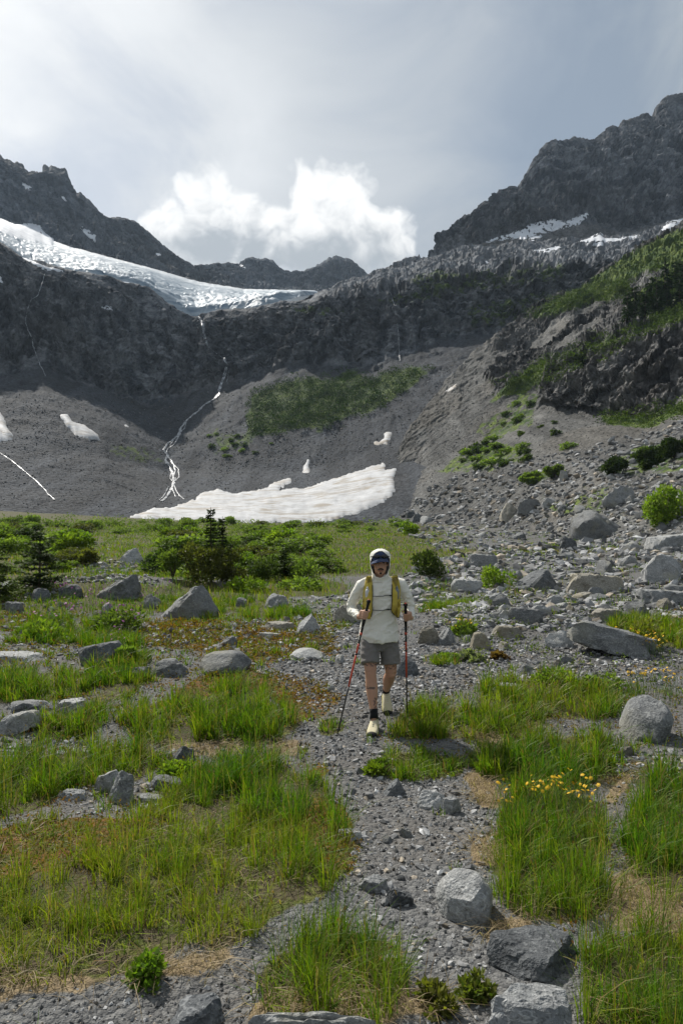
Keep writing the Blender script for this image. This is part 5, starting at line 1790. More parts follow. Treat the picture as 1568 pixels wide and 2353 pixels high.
def put(root, px, py, scale=1.0, rz=None, on=None, sink=0.03):
    h = hit(px, py, on)
    if h is None:
        return None
    root.location = h[0] - Vector((0, 0, sink * scale))
    root.scale = (scale, scale, scale)
    root.rotation_euler = (0, 0, rr.uniform(0, 6.28) if rz is None else rz)
    return h[0].y


G_WILLOW = ((0.080, 0.130, 0.026), (0.200, 0.255, 0.062))
G_BRIGHT = ((0.085, 0.150, 0.016), (0.215, 0.275, 0.036))
G_DARK = ((0.022, 0.045, 0.012), (0.060, 0.085, 0.022))
G_OLIVE = ((0.055, 0.066, 0.018), (0.135, 0.135, 0.040))
G_CON = ((0.035, 0.062, 0.014), (0.095, 0.125, 0.028))
G_SILVER = ((0.16, 0.19, 0.11), (0.30, 0.32, 0.22))

protos = [shrub(800 + k, 1.0, 0.62 + 0.08 * (k % 3), 1500, 0.075, (G_WILLOW, G_BRIGHT, G_WILLOW, G_OLIVE, G_WILLOW, G_DARK)[k], 'willow_bush') for k in range(6)]
used = [False] * 6
cnt = 0
WB = []
for k in range(190):
    vy = 1199 + 125 * rr.random() ** 1.7
    vx = rr.uniform(-60, 960 - 0.4 * (vy - 1195))
    if 1230 < vy and (180 < vx < 350 or vx > 760):
        continue
    h = hit(vx, vy, [ground])
    if h is None:
        continue
    p = h[0]
    if not clear_of_rocks(np.array([p.x]), np.array([p.y]))[0]:
        continue
    j = rr.choice(6, p=[0.24, 0.22, 0.2, 0.12, 0.14, 0.08])
    o = copy_tree(protos[j]) if used[j] else protos[j]
    used[j] = True
    s = rr.uniform(0.9, 1.7) * (0.75 if p.y < 30 else 1.25)
    o.location = p - Vector((0, 0, 0.03))
    o.scale = (s * rr.uniform(1.1, 1.8), s * rr.uniform(1.1, 1.8), s * rr.uniform(0.5, 0.95))
    o.rotation_euler = (0, 0, rr.uniform(0, 6.28))
    tag(o, 'willow bush', 'bush', 'willow bushes of the meadow')
    WB.append((o, vx, vy, ('grey green', 'bright green', 'grey green', 'olive', 'grey green', 'dark green')[j] + ' willow bush'))
    cnt += 1
say_which(WB)
print('meadow bushes', cnt)

SH = [  # frame x, base y, width px, height px, colours, label, name, leaf factor
    (440, 1338, 160, 102, G_OLIVE, 'big brownish green bush of the middle thicket under the two spires', 'bush'),
    (392, 1330, 80, 76, G_WILLOW, 'dark bush at the left end of the middle thicket', 'bush'),
    (600, 1334, 110, 62, G_CON, 'dark green bush in the middle of the thicket', 'bush'),
    (700, 1332, 100, 56, G_WILLOW, 'dark green bush at the right end of the thicket', 'bush'),
    (530, 1338, 90, 84, G_OLIVE, 'olive bush right under the two spires', 'bush'),
    (988, 1330, 100, 72, G_CON, 'round dark green bush right of the hiker head', 'bush'),
    (1148, 1354, 96, 62, G_BRIGHT, 'bright green shrub above the upright grey stone', 'shrub'),
    (1540, 1205, 110, 100, G_BRIGHT, 'green bush at the right edge beside the house sized boulder', 'bush'),
    (1500, 1492, 110, 76, ((0.150, 0.175, 0.024), (0.270, 0.270, 0.045)), 'yellow green bush with yellow flowers behind the long tilted slab', 'shrub'),
    (1064, 1458, 56, 40, G_BRIGHT, 'small leafy plant with yellow flowers right of the hiker hand', 'plant'),
    (1084, 1522, 72, 34, G_SILVER, 'silvery green cushion plant right of the hiker leg', 'plant'),
    (1030, 1520, 50, 24, G_BRIGHT, 'low green plant left of the silvery cushion', 'plant'),
    (1150, 1516, 40, 26, ((0.12, 0.06, 0.025), (0.2, 0.12, 0.05)), 'reddish brown plant right of the silvery cushion', 'plant'),
    (1420, 1092, 60, 50, G_DARK, 'dark bush on the talus left of the right edge bushes', 'bush'),
    (1500, 1072, 70, 55, G_DARK, 'dark bush on the talus above the perched boulder', 'bush'),
    (1555, 1052, 70, 52, G_DARK, 'uppermost dark bush on the talus at the right edge', 'bush'),
    (1230, 1110, 70, 34, G_WILLOW, 'left bush of the green band across the talus', 'bush'),
    (1280, 1096, 60, 34, G_WILLOW, 'right bush of the green band across the talus', 'bush'),
    (400, 1790, 120, 44, G_BRIGHT, 'bright green leafy plant beside the pointed dark stone', 'plant'),
    (330, 2270, 100, 84, G_BRIGHT, 'bright green leafy plant at the lower left on the gravel rim', 'plant'),
    (1010, 2330, 110, 70, ((0.075, 0.105, 0.018), (0.190, 0.180, 0.035)), 'low broad leaved plant left of the flat slab at the bottom', 'plant'),
    (1100, 2300, 90, 60, ((0.065, 0.110, 0.018), (0.170, 0.160, 0.035)), 'broad leaved plant touching the flat slab at the bottom', 'plant'),
    (870, 1780, 70, 40, G_BRIGHT, 'bright leafy plant at the left end of the tuft on the path', 'plant'),
    (100, 1470, 110, 50, G_BRIGHT, 'leafy green plant at the left below the pink flowers', 'plant'),
    (260, 1450, 130, 60, G_WILLOW, 'leafy stand of the pink flowering plants at the left', 'plant'),
    (430, 1420, 40, 34, G_BRIGHT, 'small leafy plant in front of the large slanted boulder', 'plant'),
    (270, 1530, 90, 50, G_WILLOW, 'greyish green plant right of the dark tilted slab', 'plant'),
    (1290, 1585, 160, 50, G_BRIGHT, 'leafy stand at the top of the right grass patch', 'plant'),
    (1400, 1590, 110, 46, G_WILLOW, 'leafy stand left of the big cracked boulder', 'plant'),
    (560, 1360, 130, 40, G_BRIGHT, 'light green herb stand below the middle thicket', 'plant'),
    (690, 1355, 120, 36, G_WILLOW, 'herb stand left of the hiker elbow', 'plant'),
    (190, 1300, 70, 46, G_OLIVE, 'olive bush left of the stone pile', 'bush'),
    (345, 1296, 34, 24, G_BRIGHT, 'small bright shrub on the stone pile', 'shrub'),
]
for k, (vx, vy, w, hp, cs, lab, nm) in enumerate(SH):
    h = hit(vx, vy, [ground, rslope])
    if h is None:
        continue
    D = h[0].y
    W, H = w / FPX * D, hp / FPX * D
    dark = cs in (G_DARK, G_CON)
    nl = int(np.clip(W * H * D * 75, 900, 3600)) if nm != 'plant' else 800
    lf = (0.0042 * D + 0.012) if nm != 'plant' else 0.0065 * D + 0.012
    o = shrub(860 + k, W, H, nl, lf, cs, nm, 16 if w > 80 else 9, 0.5, MAT_NEEDLE if dark else None)
    o.location = h[0] + Vector((0, W * 0.25, -0.02))
    tag(o, lab, nm)

# bushes dotted over the talus and scree
bp = [shrub(950 + k, 1.0, 0.75, 420, 0.16, (G_CON, G_WILLOW, G_DARK)[k], 'bush', 7) for k in range(3)]
ub = [False] * 3
DB = []
DOT = [([(1000, 1085), (1060, 1040), (1130, 1010), (1210, 1030), (1215, 1065), (1120, 1080)], 26, 'low dark bush of the cluster on the grey talus right of the snowfield', 'bushes on the grey talus', rslope, 1.6),
       ([(1090, 990), (1200, 905), (1300, 980), (1310, 1040), (1180, 1000)], 12, 'small bush scattered on the slope below the rock buttress', 'bushes below the buttress', rslope, 1.2),
       ([(480, 990), (600, 1000), (640, 1030), (520, 1060), (480, 1030)], 12, 'small bush on the scree below the dark alder patch', 'bushes below the alder patch', headwall, 1.4),
       ([(1380, 1095), (1400, 1050), (1568, 1015), (1568, 1090)], 14, 'bush of the dark cluster on the upper talus at the right edge', 'bushes on the upper talus', rslope, 0.9),
       ([(1490, 1215), (1520, 1130), (1568, 1110), (1568, 1215)], 9, 'bush of the green cluster beside the house sized boulder', 'bushes beside the house sized boulder', rslope, 0.8)]
for poly, c_, lab, grp, on, sc0 in DOT:
    pa = np.array(poly, float)
    k = 0
    while k < c_:
        qx, qy = rr.uniform(pa[:, 0].min(), pa[:, 0].max()), rr.uniform(pa[:, 1].min(), pa[:, 1].max())
        if not in_poly(np.array([qx]), np.array([qy]), poly)[0]:
            continue
        k += 1
        h = hit(qx, qy, [on])
        if h is None:
            continue
        j = rr.integers(3)
        o = copy_tree(bp[j]) if ub[j] else bp[j]
        ub[j] = True
        s = sc0 * rr.uniform(0.8, 1.9)
        o.location = h[0] - Vector((0, 0, 0.1 * s))
        o.scale = (s * 1.4, s * 1.2, s * rr.uniform(0.7, 1.0))
        o.rotation_euler = (0, 0, rr.uniform(0, 6.28))
        tag(o, lab, 'bush', grp)
        DB.append((o, qx, qy, ('dark', 'green', 'dark')[j] + ' low bush'))
say_which(DB, ' on the slope')


# brush that covers whole slopes: one mass each
def brush(name, polys, cnt, on, size, cols_, label, nq=34):
    P, S = [], []
    tot = 0
    for poly, c_ in zip(polys, cnt):
        pa = np.array(poly, float)
        qx = rr.uniform(pa[:, 0].min(), pa[:, 0].max(), c_ * 4)
        qy = rr.uniform(pa[:, 1].min(), pa[:, 1].max(), c_ * 4)
        ok = in_poly(qx + rr.normal(0, 13, len(qx)), qy + rr.normal(0, 7, len(qy)), poly)
        for a, b in list(zip(qx[ok], qy[ok]))[:c_]:
            h = hit(a, b, [on] if on is not ground else [ground, rslope])
            if h:
                P.append(h[0][:])
                S.append(size * rr.uniform(0.6, 1.5) * (max(0.75, h[0].y / 55) if on is ground else 1))
    P, S = np.array(P), np.array(S)
    i = np.repeat(np.arange(len(P)), nq)
    n_ = len(i)
    d = unit(rng.normal(size=(n_, 3)))
    d[:, 2] = np.abs(d[:, 2])
    p = P[i] + d * (S[i] * rng.uniform(0.5, 1.0, n_))[:, None] * np.array([1.0, 1.0, 0.85])
    L = S[i] * rng.uniform(0.16, 0.36, n_)
    V, Q = leaf_quads(p, unit(d + rng.normal(size=(n_, 3)) * 0.7), unit(d + 0.8 * rng.normal(size=(n_, 3))), L, L * 0.6)
    tone = np.clip(0.5 + 0.25 * rng.normal(size=len(P))[i] + rng.normal(0, 0.2, n_), 0, 1)
    c = lerp3(cols_[0], cols_[1], tone) * rng.uniform(0.8, 1.2, (n_, 1))
    o = obj(name, mesh_np(name, V, None, Q, MAT_NEEDLE, False, {'col': np.repeat(c, 4, 0)}))
    tag(o, label, 'brush', kind='stuff')
    return o


brush('alder_brush', VEG_A, [1000], headwall, 1.5, ((0.014, 0.032, 0.010), (0.052, 0.088, 0.020)), 'dense dark green alder brush at the foot of the headwall')
brush('willow_scrub', [[(-420, 1190), (300, 1206), (700, 1214), (960, 1208), (900, 1250), (760, 1290), (700, 1340), (380, 1330), (250, 1262), (-420, 1275)], [(-420, 1188), (200, 1194), (560, 1207), (940, 1203), (930, 1222), (500, 1232), (-420, 1215)]], [640, 640], ground, 0.42, ((0.085, 0.140, 0.022), (0.230, 0.290, 0.055)), 'low bright green scrub spreading between the bushes of the meadow', 22)
brush('rubble_herbs', [[(900, 1330), (1000, 1290), (1150, 1255), (1568, 1240), (1568, 1420), (1250, 1440), (960, 1430)], [(940, 1220), (1100, 1190), (1400, 1110), (1568, 1060), (1568, 1215), (1300, 1250), (1000, 1260)], [(1050, 1440), (1300, 1420), (1568, 1400), (1568, 1560), (1100, 1560)]], [230, 260, 70], ground, 0.17, ((0.075, 0.120, 0.018), (0.200, 0.230, 0.040)), 'small green herbs growing between the stones of the rubble', 18)
brush('slope_brush', VEG_B[1:5], [520, 330, 150, 200], rslope, 1.1, ((0.024, 0.046, 0.012), (0.100, 0.140, 0.026)), 'green brush growing along the ledges of the right slope')


# --- conifers
def conifer(name, seed, H, Wd, tiers, cols_, droop=0.25, dens=1.0, leaf=0.05, bare=0.05, power=0.9):
    r = np.random.default_rng(seed)
    root = empty(name)
    lean = r.normal(0, 0.015, 2)
    tp = [(lean[0] * t * H, lean[1] * t * H, H * t) for t in np.linspace(0, 1, 6)]
    v, t, q = tube(tp, np.linspace(0.028, 0.004, 6) * H * 0.8, 7)
    obj('trunk', mesh_np('trunk', v, t, q, MAT_BARK, True), root)
    Vs, Qs, Cs, br, o = [], [], [], [], 0
    for k in range(tiers):
        t0 = bare + (1 - bare) * (k + r.uniform(-0.3, 0.3)) / tiers
        t0 = min(max(t0, 0.02), 0.985)
        L0 = Wd * 0.5 * (1 - t0) ** power + 0.02 * H
        for b in range(int(r.integers(4, 7))):
            a = r.uniform(0, 6.28)
            L = L0 * r.uniform(0.6, 1.15)
            dirh = np.array([math.cos(a), math.sin(a), 0])
            s_ = np.linspace(0, 1, 5)
            line_ = np.array([0, 0, H * t0]) + dirh * (L * s_)[:, None] + np.array([0, 0, 1]) * (L * (-droop * s_ + 0.18 * s_ ** 2 + 0.12 * math.sin(k)))[:, None]
            br.append(tube(line_, np.linspace(0.007, 0.002, 5) * H * 0.5, 4, cap=False))
            m_ = max(8, int(26 * dens * L / (0.3 * Wd)))
            u = r.random(m_) ** 0.8
            c = np.stack([np.interp(u, s_, line_[:, q_]) for q_ in range(3)], 1) + r.normal(0, 0.03 * L, (m_, 3))
            side = np.array([-math.sin(a), math.cos(a), 0])
            d = unit(dirh * 0.8 + side * r.choice([-1, 1], m_)[:, None] * 0.8 + r.normal(size=(m_, 3)) * 0.35 + np.array([0, 0, -0.15]))
            LL = leaf * r.uniform(0.6, 1.5, m_)
            vv, qq = leaf_quads(c, d, unit(np.array([0, 0, 1.0]) + 0.5 * r.normal(size=(m_, 3))), LL, LL * 0.42)
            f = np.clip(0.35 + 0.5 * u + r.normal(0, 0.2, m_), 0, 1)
            Vs.append(vv); Qs.append(qq + o); Cs.append(np.repeat(lerp3(cols_[0], cols_[1], f), 4, 0)); o += len(vv)
    obj('crown', mesh_np('crown', np.vstack(Vs), None, np.vstack(Qs), MAT_NEEDLE, False, {'col': np.vstack(Cs)}), root)
    v, t, q = join(br)
    obj('branches', mesh_np('branches', v, None, q, MAT_BARK, True), root)['kind'] = 'stuff'
    return root


def put_tree(o, vx, vy, lab, dy=0.0):
    h = hit(vx, vy, [ground, rslope])
    o.location = h[0] + Vector((0, dy, -0.03))
    tag(o, lab, 'tree')


Dsp = hit(485, 1332, [ground])[0].y
k_ = Dsp / FPX
put_tree(conifer('conifer', 31, 166 * k_, 34 * k_, 24, G_DARK, 0.15, 1.0, 0.07, 0.1, 0.55), 485, 1336, 'taller of the two thin conifer spires above the middle thicket')
put_tree(conifer('conifer', 32, 150 * k_, 28 * k_, 22, G_DARK, 0.15, 1.0, 0.07, 0.1, 0.55), 509, 1334, 'shorter of the two thin conifer spires above the middle thicket')
Dl = hit(90, 1356, [ground])[0].y
k_ = Dl / FPX
put_tree(conifer('conifer', 33, 142 * k_, 128 * k_, 17, G_DARK, 0.05, 2.0, 0.085, 0.02, 0.6), 92, 1356, 'dark conifer with a bent top at the left beside the stone pile')
put_tree(conifer('conifer', 34, 110 * k_, 120 * k_, 14, ((0.045, 0.080, 0.014), (0.120, 0.160, 0.026)), 0.1, 2.0, 0.08, 0.02, 0.7), 0, 1382, 'yellowish green conifer cut by the left picture edge')
put_tree(conifer('conifer', 35, 60 * k_, 60 * k_, 12, G_DARK, 0.1, 2.0, 0.08, 0.02, 0.7), 5, 1288, 'dark conifer top at the left edge behind the yellowish one', 3.0)
put_tree(conifer('conifer', 36, 96 * k_, 86 * k_, 14, ((0.030, 0.060, 0.012), (0.090, 0.130, 0.024)), 0.1, 2.0, 0.08, 0.02, 0.7), 652, 1330, 'young green conifer in the right half of the thicket')
far = conifer('conifer', 40, 5.0, 2.2, 12, ((0.012, 0.026, 0.010), (0.032, 0.052, 0.018)), 0.3, 0.7, 0.5, 0.05, 0.9)
first = True
k_ = 0
for vx, vy in sorted(((1440, 735), (1456, 722), (1470, 715), (1488, 702), (1500, 705), (1512, 690), (1526, 680), (1538, 684), (1548, 668), (1560, 660), (1566, 676), (1530, 705), (1508, 722), (1558, 700), (1480, 730))):
    h = hit(vx, vy, [rslope])
    if h is None:
        continue
    o = far if first else copy_tree(far)
    first = False
    s = rr.uniform(0.8, 1.5)
    o.location = h[0] - Vector((0, 0, 0.4))
    o.scale = (s, s, s * rr.uniform(0.9, 1.3))
    o.rotation_euler = (0, 0, rr.uniform(0, 6.28))
    k_ += 1
    tag(o, f'small dark conifer on the upper right slope, {ORD[k_ - 1] if k_ > 1 else "first"} from the left', 'tree', 'conifers on the right slope')

# --- flowers
MAT_YELLOW = simple_mat('yellow_petal', (0.80, 0.47, 0.012), 0.6, 0.15, 60, 0.0)
MAT_PINK = simple_mat('pink_petal', (0.42, 0.10, 0.34), 0.6, 0.2, 60, 0.0)
MAT_STEM = simple_mat('green_stem', (0.10, 0.16, 0.03), 0.6, 0.2, 30, 0.0)
MAT_FLUFF = simple_mat('seed_fluff', (0.55, 0.50, 0.42), 0.9, 0.15, 80, 0.0)


def petal_mesh(mat, r_=0.5, n_=10):
    V = [(0, 0, 0.10)]
    F = []
    for k in range(n_):
        a = 2 * math.pi * k / n_
        b = math.pi / n_ * 0.8
        i = len(V)
        V += [(0.35 * r_ * math.cos(a - b), 0.35 * r_ * math.sin(a - b), 0.05), (r_ * math.cos(a - b * 0.6), r_ * math.sin(a - b * 0.6), 0.0), (r_ * math.cos(a + b * 0.6), r_ * math.sin(a + b * 0.6), 0.0), (0.35 * r_ * math.cos(a + b), 0.35 * r_ * math.sin(a + b), 0.05)]
        F.append((i, i + 1, i + 2, i + 3))
    T_ = [(0, 1 + 4 * k, 4 + 4 * k) for k in range(n_)]
    return mesh_np('blossom', np.array(V), np.array(T_), np.array(F), mat, False)


ME_YEL, ME_PINK = petal_mesh(MAT_YELLOW), petal_mesh(MAT_PINK, 0.5, 5)


def flowers(name, boxes, H, size, me, label, cat, group=None):
    """one clump: stems from the ground up to blossoms that show inside the frame box"""
    x0, y0, x1, y1, n_ = boxes
    hgt_px = None
    base = hit((x0 + x1) / 2, y1 + 0.0, [ground, rslope])[0]
    # stand the clump where blossoms at height H show in the box
    D = CAMZ and (CAMZ - H - 0.0) * FPX / max((y0 + y1) / 2 - CY, 5)
    cx = ((x0 + x1) / 2 - CX) / FPX * D
    b = Vector((cx, D, float(gz(cx, D))))
    root = empty(name, b)
    st = []
    n_ = int(n_ * 2.4)
    for k in range(n_):
        vx, vy = rr.normal((x0 + x1) / 2, (x1 - x0) * 0.30), rr.normal((y0 + y1) / 2, (y1 - y0) * 0.36)
        dd = D * rr.uniform(0.97, 1.03)
        p = np.array([(vx - CX) / FPX * dd, dd, CAMZ + dd * (CY - vy) / FPX])
        g0 = np.array([p[0] + rr.normal(0, 0.03), p[1] + rr.normal(0, 0.03), 0])
        g0[2] = float(gz(g0[0], g0[1]))
        if p[2] < g0[2] + 0.05:
            p[2] = g0[2] + rr.uniform(0.08, 0.2)
        st.append(tube(np.array([g0, (g0 + p) / 2 + np.array([0.01, 0, 0.01]), p]) - np.array(b), [0.0022, 0.0018, 0.0012], 4, cap=False))
        o = obj('blossom', me, root, Vector(p) - b)
        s = 1.05 * size * rr.uniform(0.7, 1.2)
        o.scale = (s, s, s)
        o.rotation_euler = (rr.uniform(0.2, 1.0), rr.normal(0, 0.4), rr.uniform(0, 6.28))
    v, t, q = join(st)
    obj('stems', mesh_np('stems', v, None, q, MAT_STEM, True), root)['kind'] = 'stuff'
    tag(root, label, cat, group)


FL = [((1140, 1792, 1180, 1832, 7), 0.28, 0.022, 'yellow flower clump at the left end of the foreground flower row'),
      ((1195, 1790, 1262, 1816, 12), 0.28, 0.022, 'yellow flower clump second from the left in the foreground row'),
      ((1258, 1775, 1300, 1812, 11), 0.30, 0.022, 'tallest yellow flower clump in the middle of the foreground row'),
      ((1300, 1790, 1372, 1826, 14), 0.28, 0.022, 'yellow flower clump at the right end of the foreground row'),
      ((1400, 1438, 1460, 1462, 12), 0.25, 0.036, 'yellow flowers on the left flank of the yellow green bush'),
      ((1460, 1450, 1530, 1486, 22), 0.22, 0.036, 'yellow flowers on the front of the yellow green bush'),
      ((1425, 1528, 1500, 1556, 14), 0.25, 0.030, 'yellow flowers above the big cracked boulder, left clump'),
      ((1500, 1534, 1568, 1562, 10), 0.25, 0.030, 'yellow flowers above the big cracked boulder, clump at the edge'),
      ((1036, 1410, 1090, 1436, 11), 0.30, 0.028, 'yellow flowers over the small leafy plant right of the hiker hand')]
for bx_, H_, sz_, lab in FL:
    flowers('yellow_flowers', bx_, H_, sz_, ME_YEL, lab, 'flowers', 'yellow flower clumps')
PK = [((130, 1376, 175, 1400, 9), 0.4, 0.045, 'pink flowers at the left end of the pink drift'), ((180, 1345, 240, 1382, 8), 0.5, 0.04, 'pink flowers beside the wedge shaped boulder, upper left clump'),
      ((225, 1382, 262, 1402, 9), 0.4, 0.04, 'pink flowers in the middle of the pink drift'), ((270, 1386, 322, 1420, 8), 0.4, 0.04, 'pink flowers at the right end of the pink drift'),
      ((110, 1330, 190, 1350, 8), 0.5, 0.04, 'pink flowers below the dark conifer'), ((60, 1392, 130, 1415, 5), 0.4, 0.04, 'sparse pink flowers at the far left of the drift'),
      ((330, 1335, 380, 1372, 7), 0.4, 0.035, 'pink flowers between the wedge boulder and the slanted boulder'), ((255, 1440, 300, 1465, 5), 0.3, 0.03, 'pink flowers above the dark tilted slab')]
for bx_, H_, sz_, lab in PK:
    flowers('pink_flowers', bx_, H_, sz_, ME_PINK, lab, 'flowers', 'pink flower clumps')

# ------------------------------------------------------------------ the hiker
HX, HY = (1182.6 / 2133 * 1568 - CX) / FPX * 6.6, 6.6        # plan position of the pelvis
HZ = 0.0


def remesh(name, parts, voxel, mat, smooth_it=2, attrs=None, noise_amp=0.0, noise_sc=10.0, seed=0, fold=None):
    """fuse closed pieces into one continuous skin"""
    v, t, q = join(parts)
    me = mesh_np(name, v, t, q, None, True)
    tmp = bpy.data.objects.new('tmp', me)
    COL.objects.link(tmp)
    md = tmp.modifiers.new('r', 'REMESH')
    md.mode = 'VOXEL'
    md.voxel_size = voxel
    sm = tmp.modifiers.new('s', 'SMOOTH')
    sm.factor = 0.5
    sm.iterations = smooth_it
    dg = bpy.context.evaluated_depsgraph_get()
    dg.update()
    ev = tmp.evaluated_get(dg)
    m2 = ev.to_mesh()
    n = len(m2.vertices)
    co = np.empty(n * 3, np.float32)
    m2.vertices.foreach_get('co', co)
    co = co.reshape(-1, 3).astype(float)
    no = np.empty(n * 3, np.float32)
    m2.vertices.foreach_get('normal', no)
    no = no.reshape(-1, 3)
    li = np.empty(len(m2.loops), np.int32)
    m2.loops.foreach_get('vertex_index', li)
    tot = np.empty(len(m2.polygons), np.int32)
    m2.polygons.foreach_get('loop_total', tot)
    quads = li.reshape(-1, 4) if (tot == 4).all() else None
    tris = None
    if quads is None:
        st = np.r_[0, np.cumsum(tot)[:-1]]
        quads = np.array([li[a:a + 4] for a, b in zip(st, tot) if b == 4])
        tris = np.array([li[a:a + 3] for a, b in zip(st, tot) if b == 3])
    ev.to_mesh_clear()
    bpy.data.objects.remove(tmp, do_unlink=True)
    if fold is not None:
        co = co + no * fold(co)[:, None]
    at = {k: fn(co) for k, fn in (attrs or {}).items()}
    return mesh_np(name, co, tris, quads, mat, True, at)


def ell(c, r, n=14, m=10):
    """ellipsoid"""
    th = np.linspace(0, np.pi, m)
    pts = [(c[0], c[1], c[2] - r[2] * math.cos(a)) for a in th]
    rad = [max(1e-3, math.sin(a)) for a in th]
    return tube(pts, np.stack([np.array(rad) * r[0], np.array(rad) * r[1]], 1), n, ref=(0, 1, 0))


def cloth_mat(name, col, trans=0.0, rough=0.85, var=0.08, sc=300):
    m, gg, out = mat_new(name)
    co = gg.new('ShaderNodeTexCoord').outputs['Object']
    n = gg.noise(co, 9, 3, 0.6)
    c = gg.mix(n, tuple(q * (1 - var) for q in col), tuple(min(1, q * (1 + var)) for q in col))
    nb = gg.bump(gg.noise(gg.v('MULTIPLY', co, (1.0, 1, 1.8)), 11, 3, 0.5, 0.8), 0.30, 0.02)
    b = principled(gg, out, c, rough, nb, 0.12)
    b.inputs['Sheen Weight'].default_value = 0.15
    return m


M_SHIRT = cloth_mat('cream_fabric', (0.77, 0.74, 0.65))
M_SHORTS = cloth_mat('grey_fabric', (0.185, 0.172, 0.160))
M_VEST = cloth_mat('mustard_fabric', (0.50, 0.385, 0.070), var=0.2)
M_NAVY = cloth_mat('navy_fabric', (0.035, 0.050, 0.105))
M_SOCK = cloth_mat('black_knit', (0.012, 0.012, 0.013))
M_SHOE = cloth_mat('cream_mesh', (0.60, 0.54, 0.36))
M_LACE = cloth_mat('lace', (0.66, 0.62, 0.48))
M_SOLE = simple_mat('dark_rubber', (0.025, 0.024, 0.023), 0.8, 0.2, 60)
M_MID = simple_mat('midsole', (0.52, 0.47, 0.16), 0.8, 0.1, 60)
M_BLACK = simple_mat('black_cord', (0.012, 0.012, 0.013), 0.6, 0.1, 60)
M_GRIP = simple_mat('black_foam', (0.014, 0.013, 0.013), 0.75, 0.2, 90)
M_RED = simple_mat('red_shaft', (0.55, 0.060, 0.022), 0.35, 0.06, 40, 0.0, 0.5)
M_CARB = simple_mat('black_shaft', (0.016, 0.016, 0.018), 0.35, 0.1, 40, 0.0, 0.5)
M_LENS = simple_mat('dark_lens', (0.010, 0.009, 0.012), 0.12, 0.1, 20, 0.0, 0.6)
M_HAIR = simple_mat('dark_hair', (0.020, 0.014, 0.010), 0.7, 0.2, 90)
M_EYE = simple_mat('eye', (0.05, 0.04, 0.035), 0.25, 0.1, 20, 0.0)
M_CLEAR = simple_mat('clear_plastic', (0.55, 0.55, 0.55), 0.25, 0.05, 30, 0.0, 0.5)
M_FLASK = simple_mat('grey_plastic', (0.16, 0.18, 0.20), 0.35, 0.05, 30, 0.0, 0.5)
M_LIP = simple_mat('lip', (0.30, 0.13, 0.10), 0.5, 0.08, 60, 0.0)
m, gg, out = mat_new('skin')
co_ = gg.new('ShaderNodeTexCoord').outputs['Object']
sk = gg.mix(gg.noise(co_, 18, 4, 0.6), (0.42, 0.225, 0.140), (0.52, 0.295, 0.195))
sk = gg.mix(gg.step(gg.noise(co_, 60, 3, 0.6), 0.6, 0.75, 0, 0.35), sk, (0.16, 0.08, 0.05))
sk = gg.mix(gg.attr('ink', 'Fac'), sk, (0.040, 0.034, 0.034))
principled(gg, out, sk, 0.5, gg.bump(gg.noise(co_, 150, 2), 0.12, 0.002), 0.35, **{'Subsurface Weight': 0.12, 'Subsurface Radius': (0.02, 0.007, 0.004)})
M_SKIN = m

person = empty('person', (HX, HY, HZ))
tag(person, 'hiker in cream hooded shirt, mustard vest and grey shorts walking with two poles', 'person')

# pole lines (local coordinates: x picture right, y away, z up)
PT = {-1: (np.array([-0.105, -0.29, 1.188]), np.array([-0.400, -0.39, -0.03])), 1: (np.array([0.235, -0.25, 1.150]), np.array([0.290, 0.18, -0.02]))}
SH = {-1: np.array([-0.158, 0.02, 1.305]), 1: np.array([0.205, 0.02, 1.318])}
EL = {-1: np.array([-0.258, 0.06, 1.070]), 1: np.array([0.308, 0.06, 1.072])}


def on_pole(s, z):
    a, b = PT[s]
    return a + (b - a) * ((a[2] - z) / (a[2] - b[2]))


HANDZ = {-1: 1.045, 1: 1.020}
WR = {}
for s in (-1, 1):
    c = on_pole(s, HANDZ[s])
    WR[s] = c + np.array([s * 0.058, 0.075, -0.026])

skin = []
# head: skull, jaw, chin, nose, brow, ears
hc = np.array([0.012, -0.035, 1.515])
skin.append(ell(hc + np.array([0, 0.022, 0.022]), (0.076, 0.095, 0.100), 22, 14))
skin.append(ell(hc + np.array([0, -0.020, -0.045]), (0.059, 0.066, 0.078), 20, 12))
skin.append(ell(hc + np.array([0, -0.062, -0.100]), (0.026, 0.020, 0.022)))
skin.append(tube([hc + np.array([0, -0.074, 0.012]), hc + np.array([0, -0.093, -0.018]), hc + np.array([0, -0.108, -0.036]), hc + np.array([0, -0.086, -0.046])], [0.008, 0.0095, 0.0125, 0.010], 10))
skin.append(ell(hc + np.array([-0.012, -0.090, -0.040]), (0.008, 0.010, 0.007)))
skin.append(ell(hc + np.array([0.012, -0.090, -0.040]), (0.008, 0.010, 0.007)))
skin.append(tube([hc + np.array([-0.048, -0.058, 0.020]), hc + np.array([-0.02, -0.077, 0.023]), hc + np.array([0.02, -0.077, 0.023]), hc + np.array([0.048, -0.058, 0.020])], [0.008, 0.010, 0.010, 0.008], 10))
for s in (-1, 1):
    skin.append(ell(hc + np.array([s * 0.040, -0.056, -0.028]), (0.020, 0.018, 0.018)))
    skin.append(ell(hc + np.array([s * 0.076, 0.010, -0.006]), (0.008, 0.020, 0.032)))
skin.append(ell(hc + np.array([0, -0.078, -0.066]), (0.026, 0.014, 0.016)))
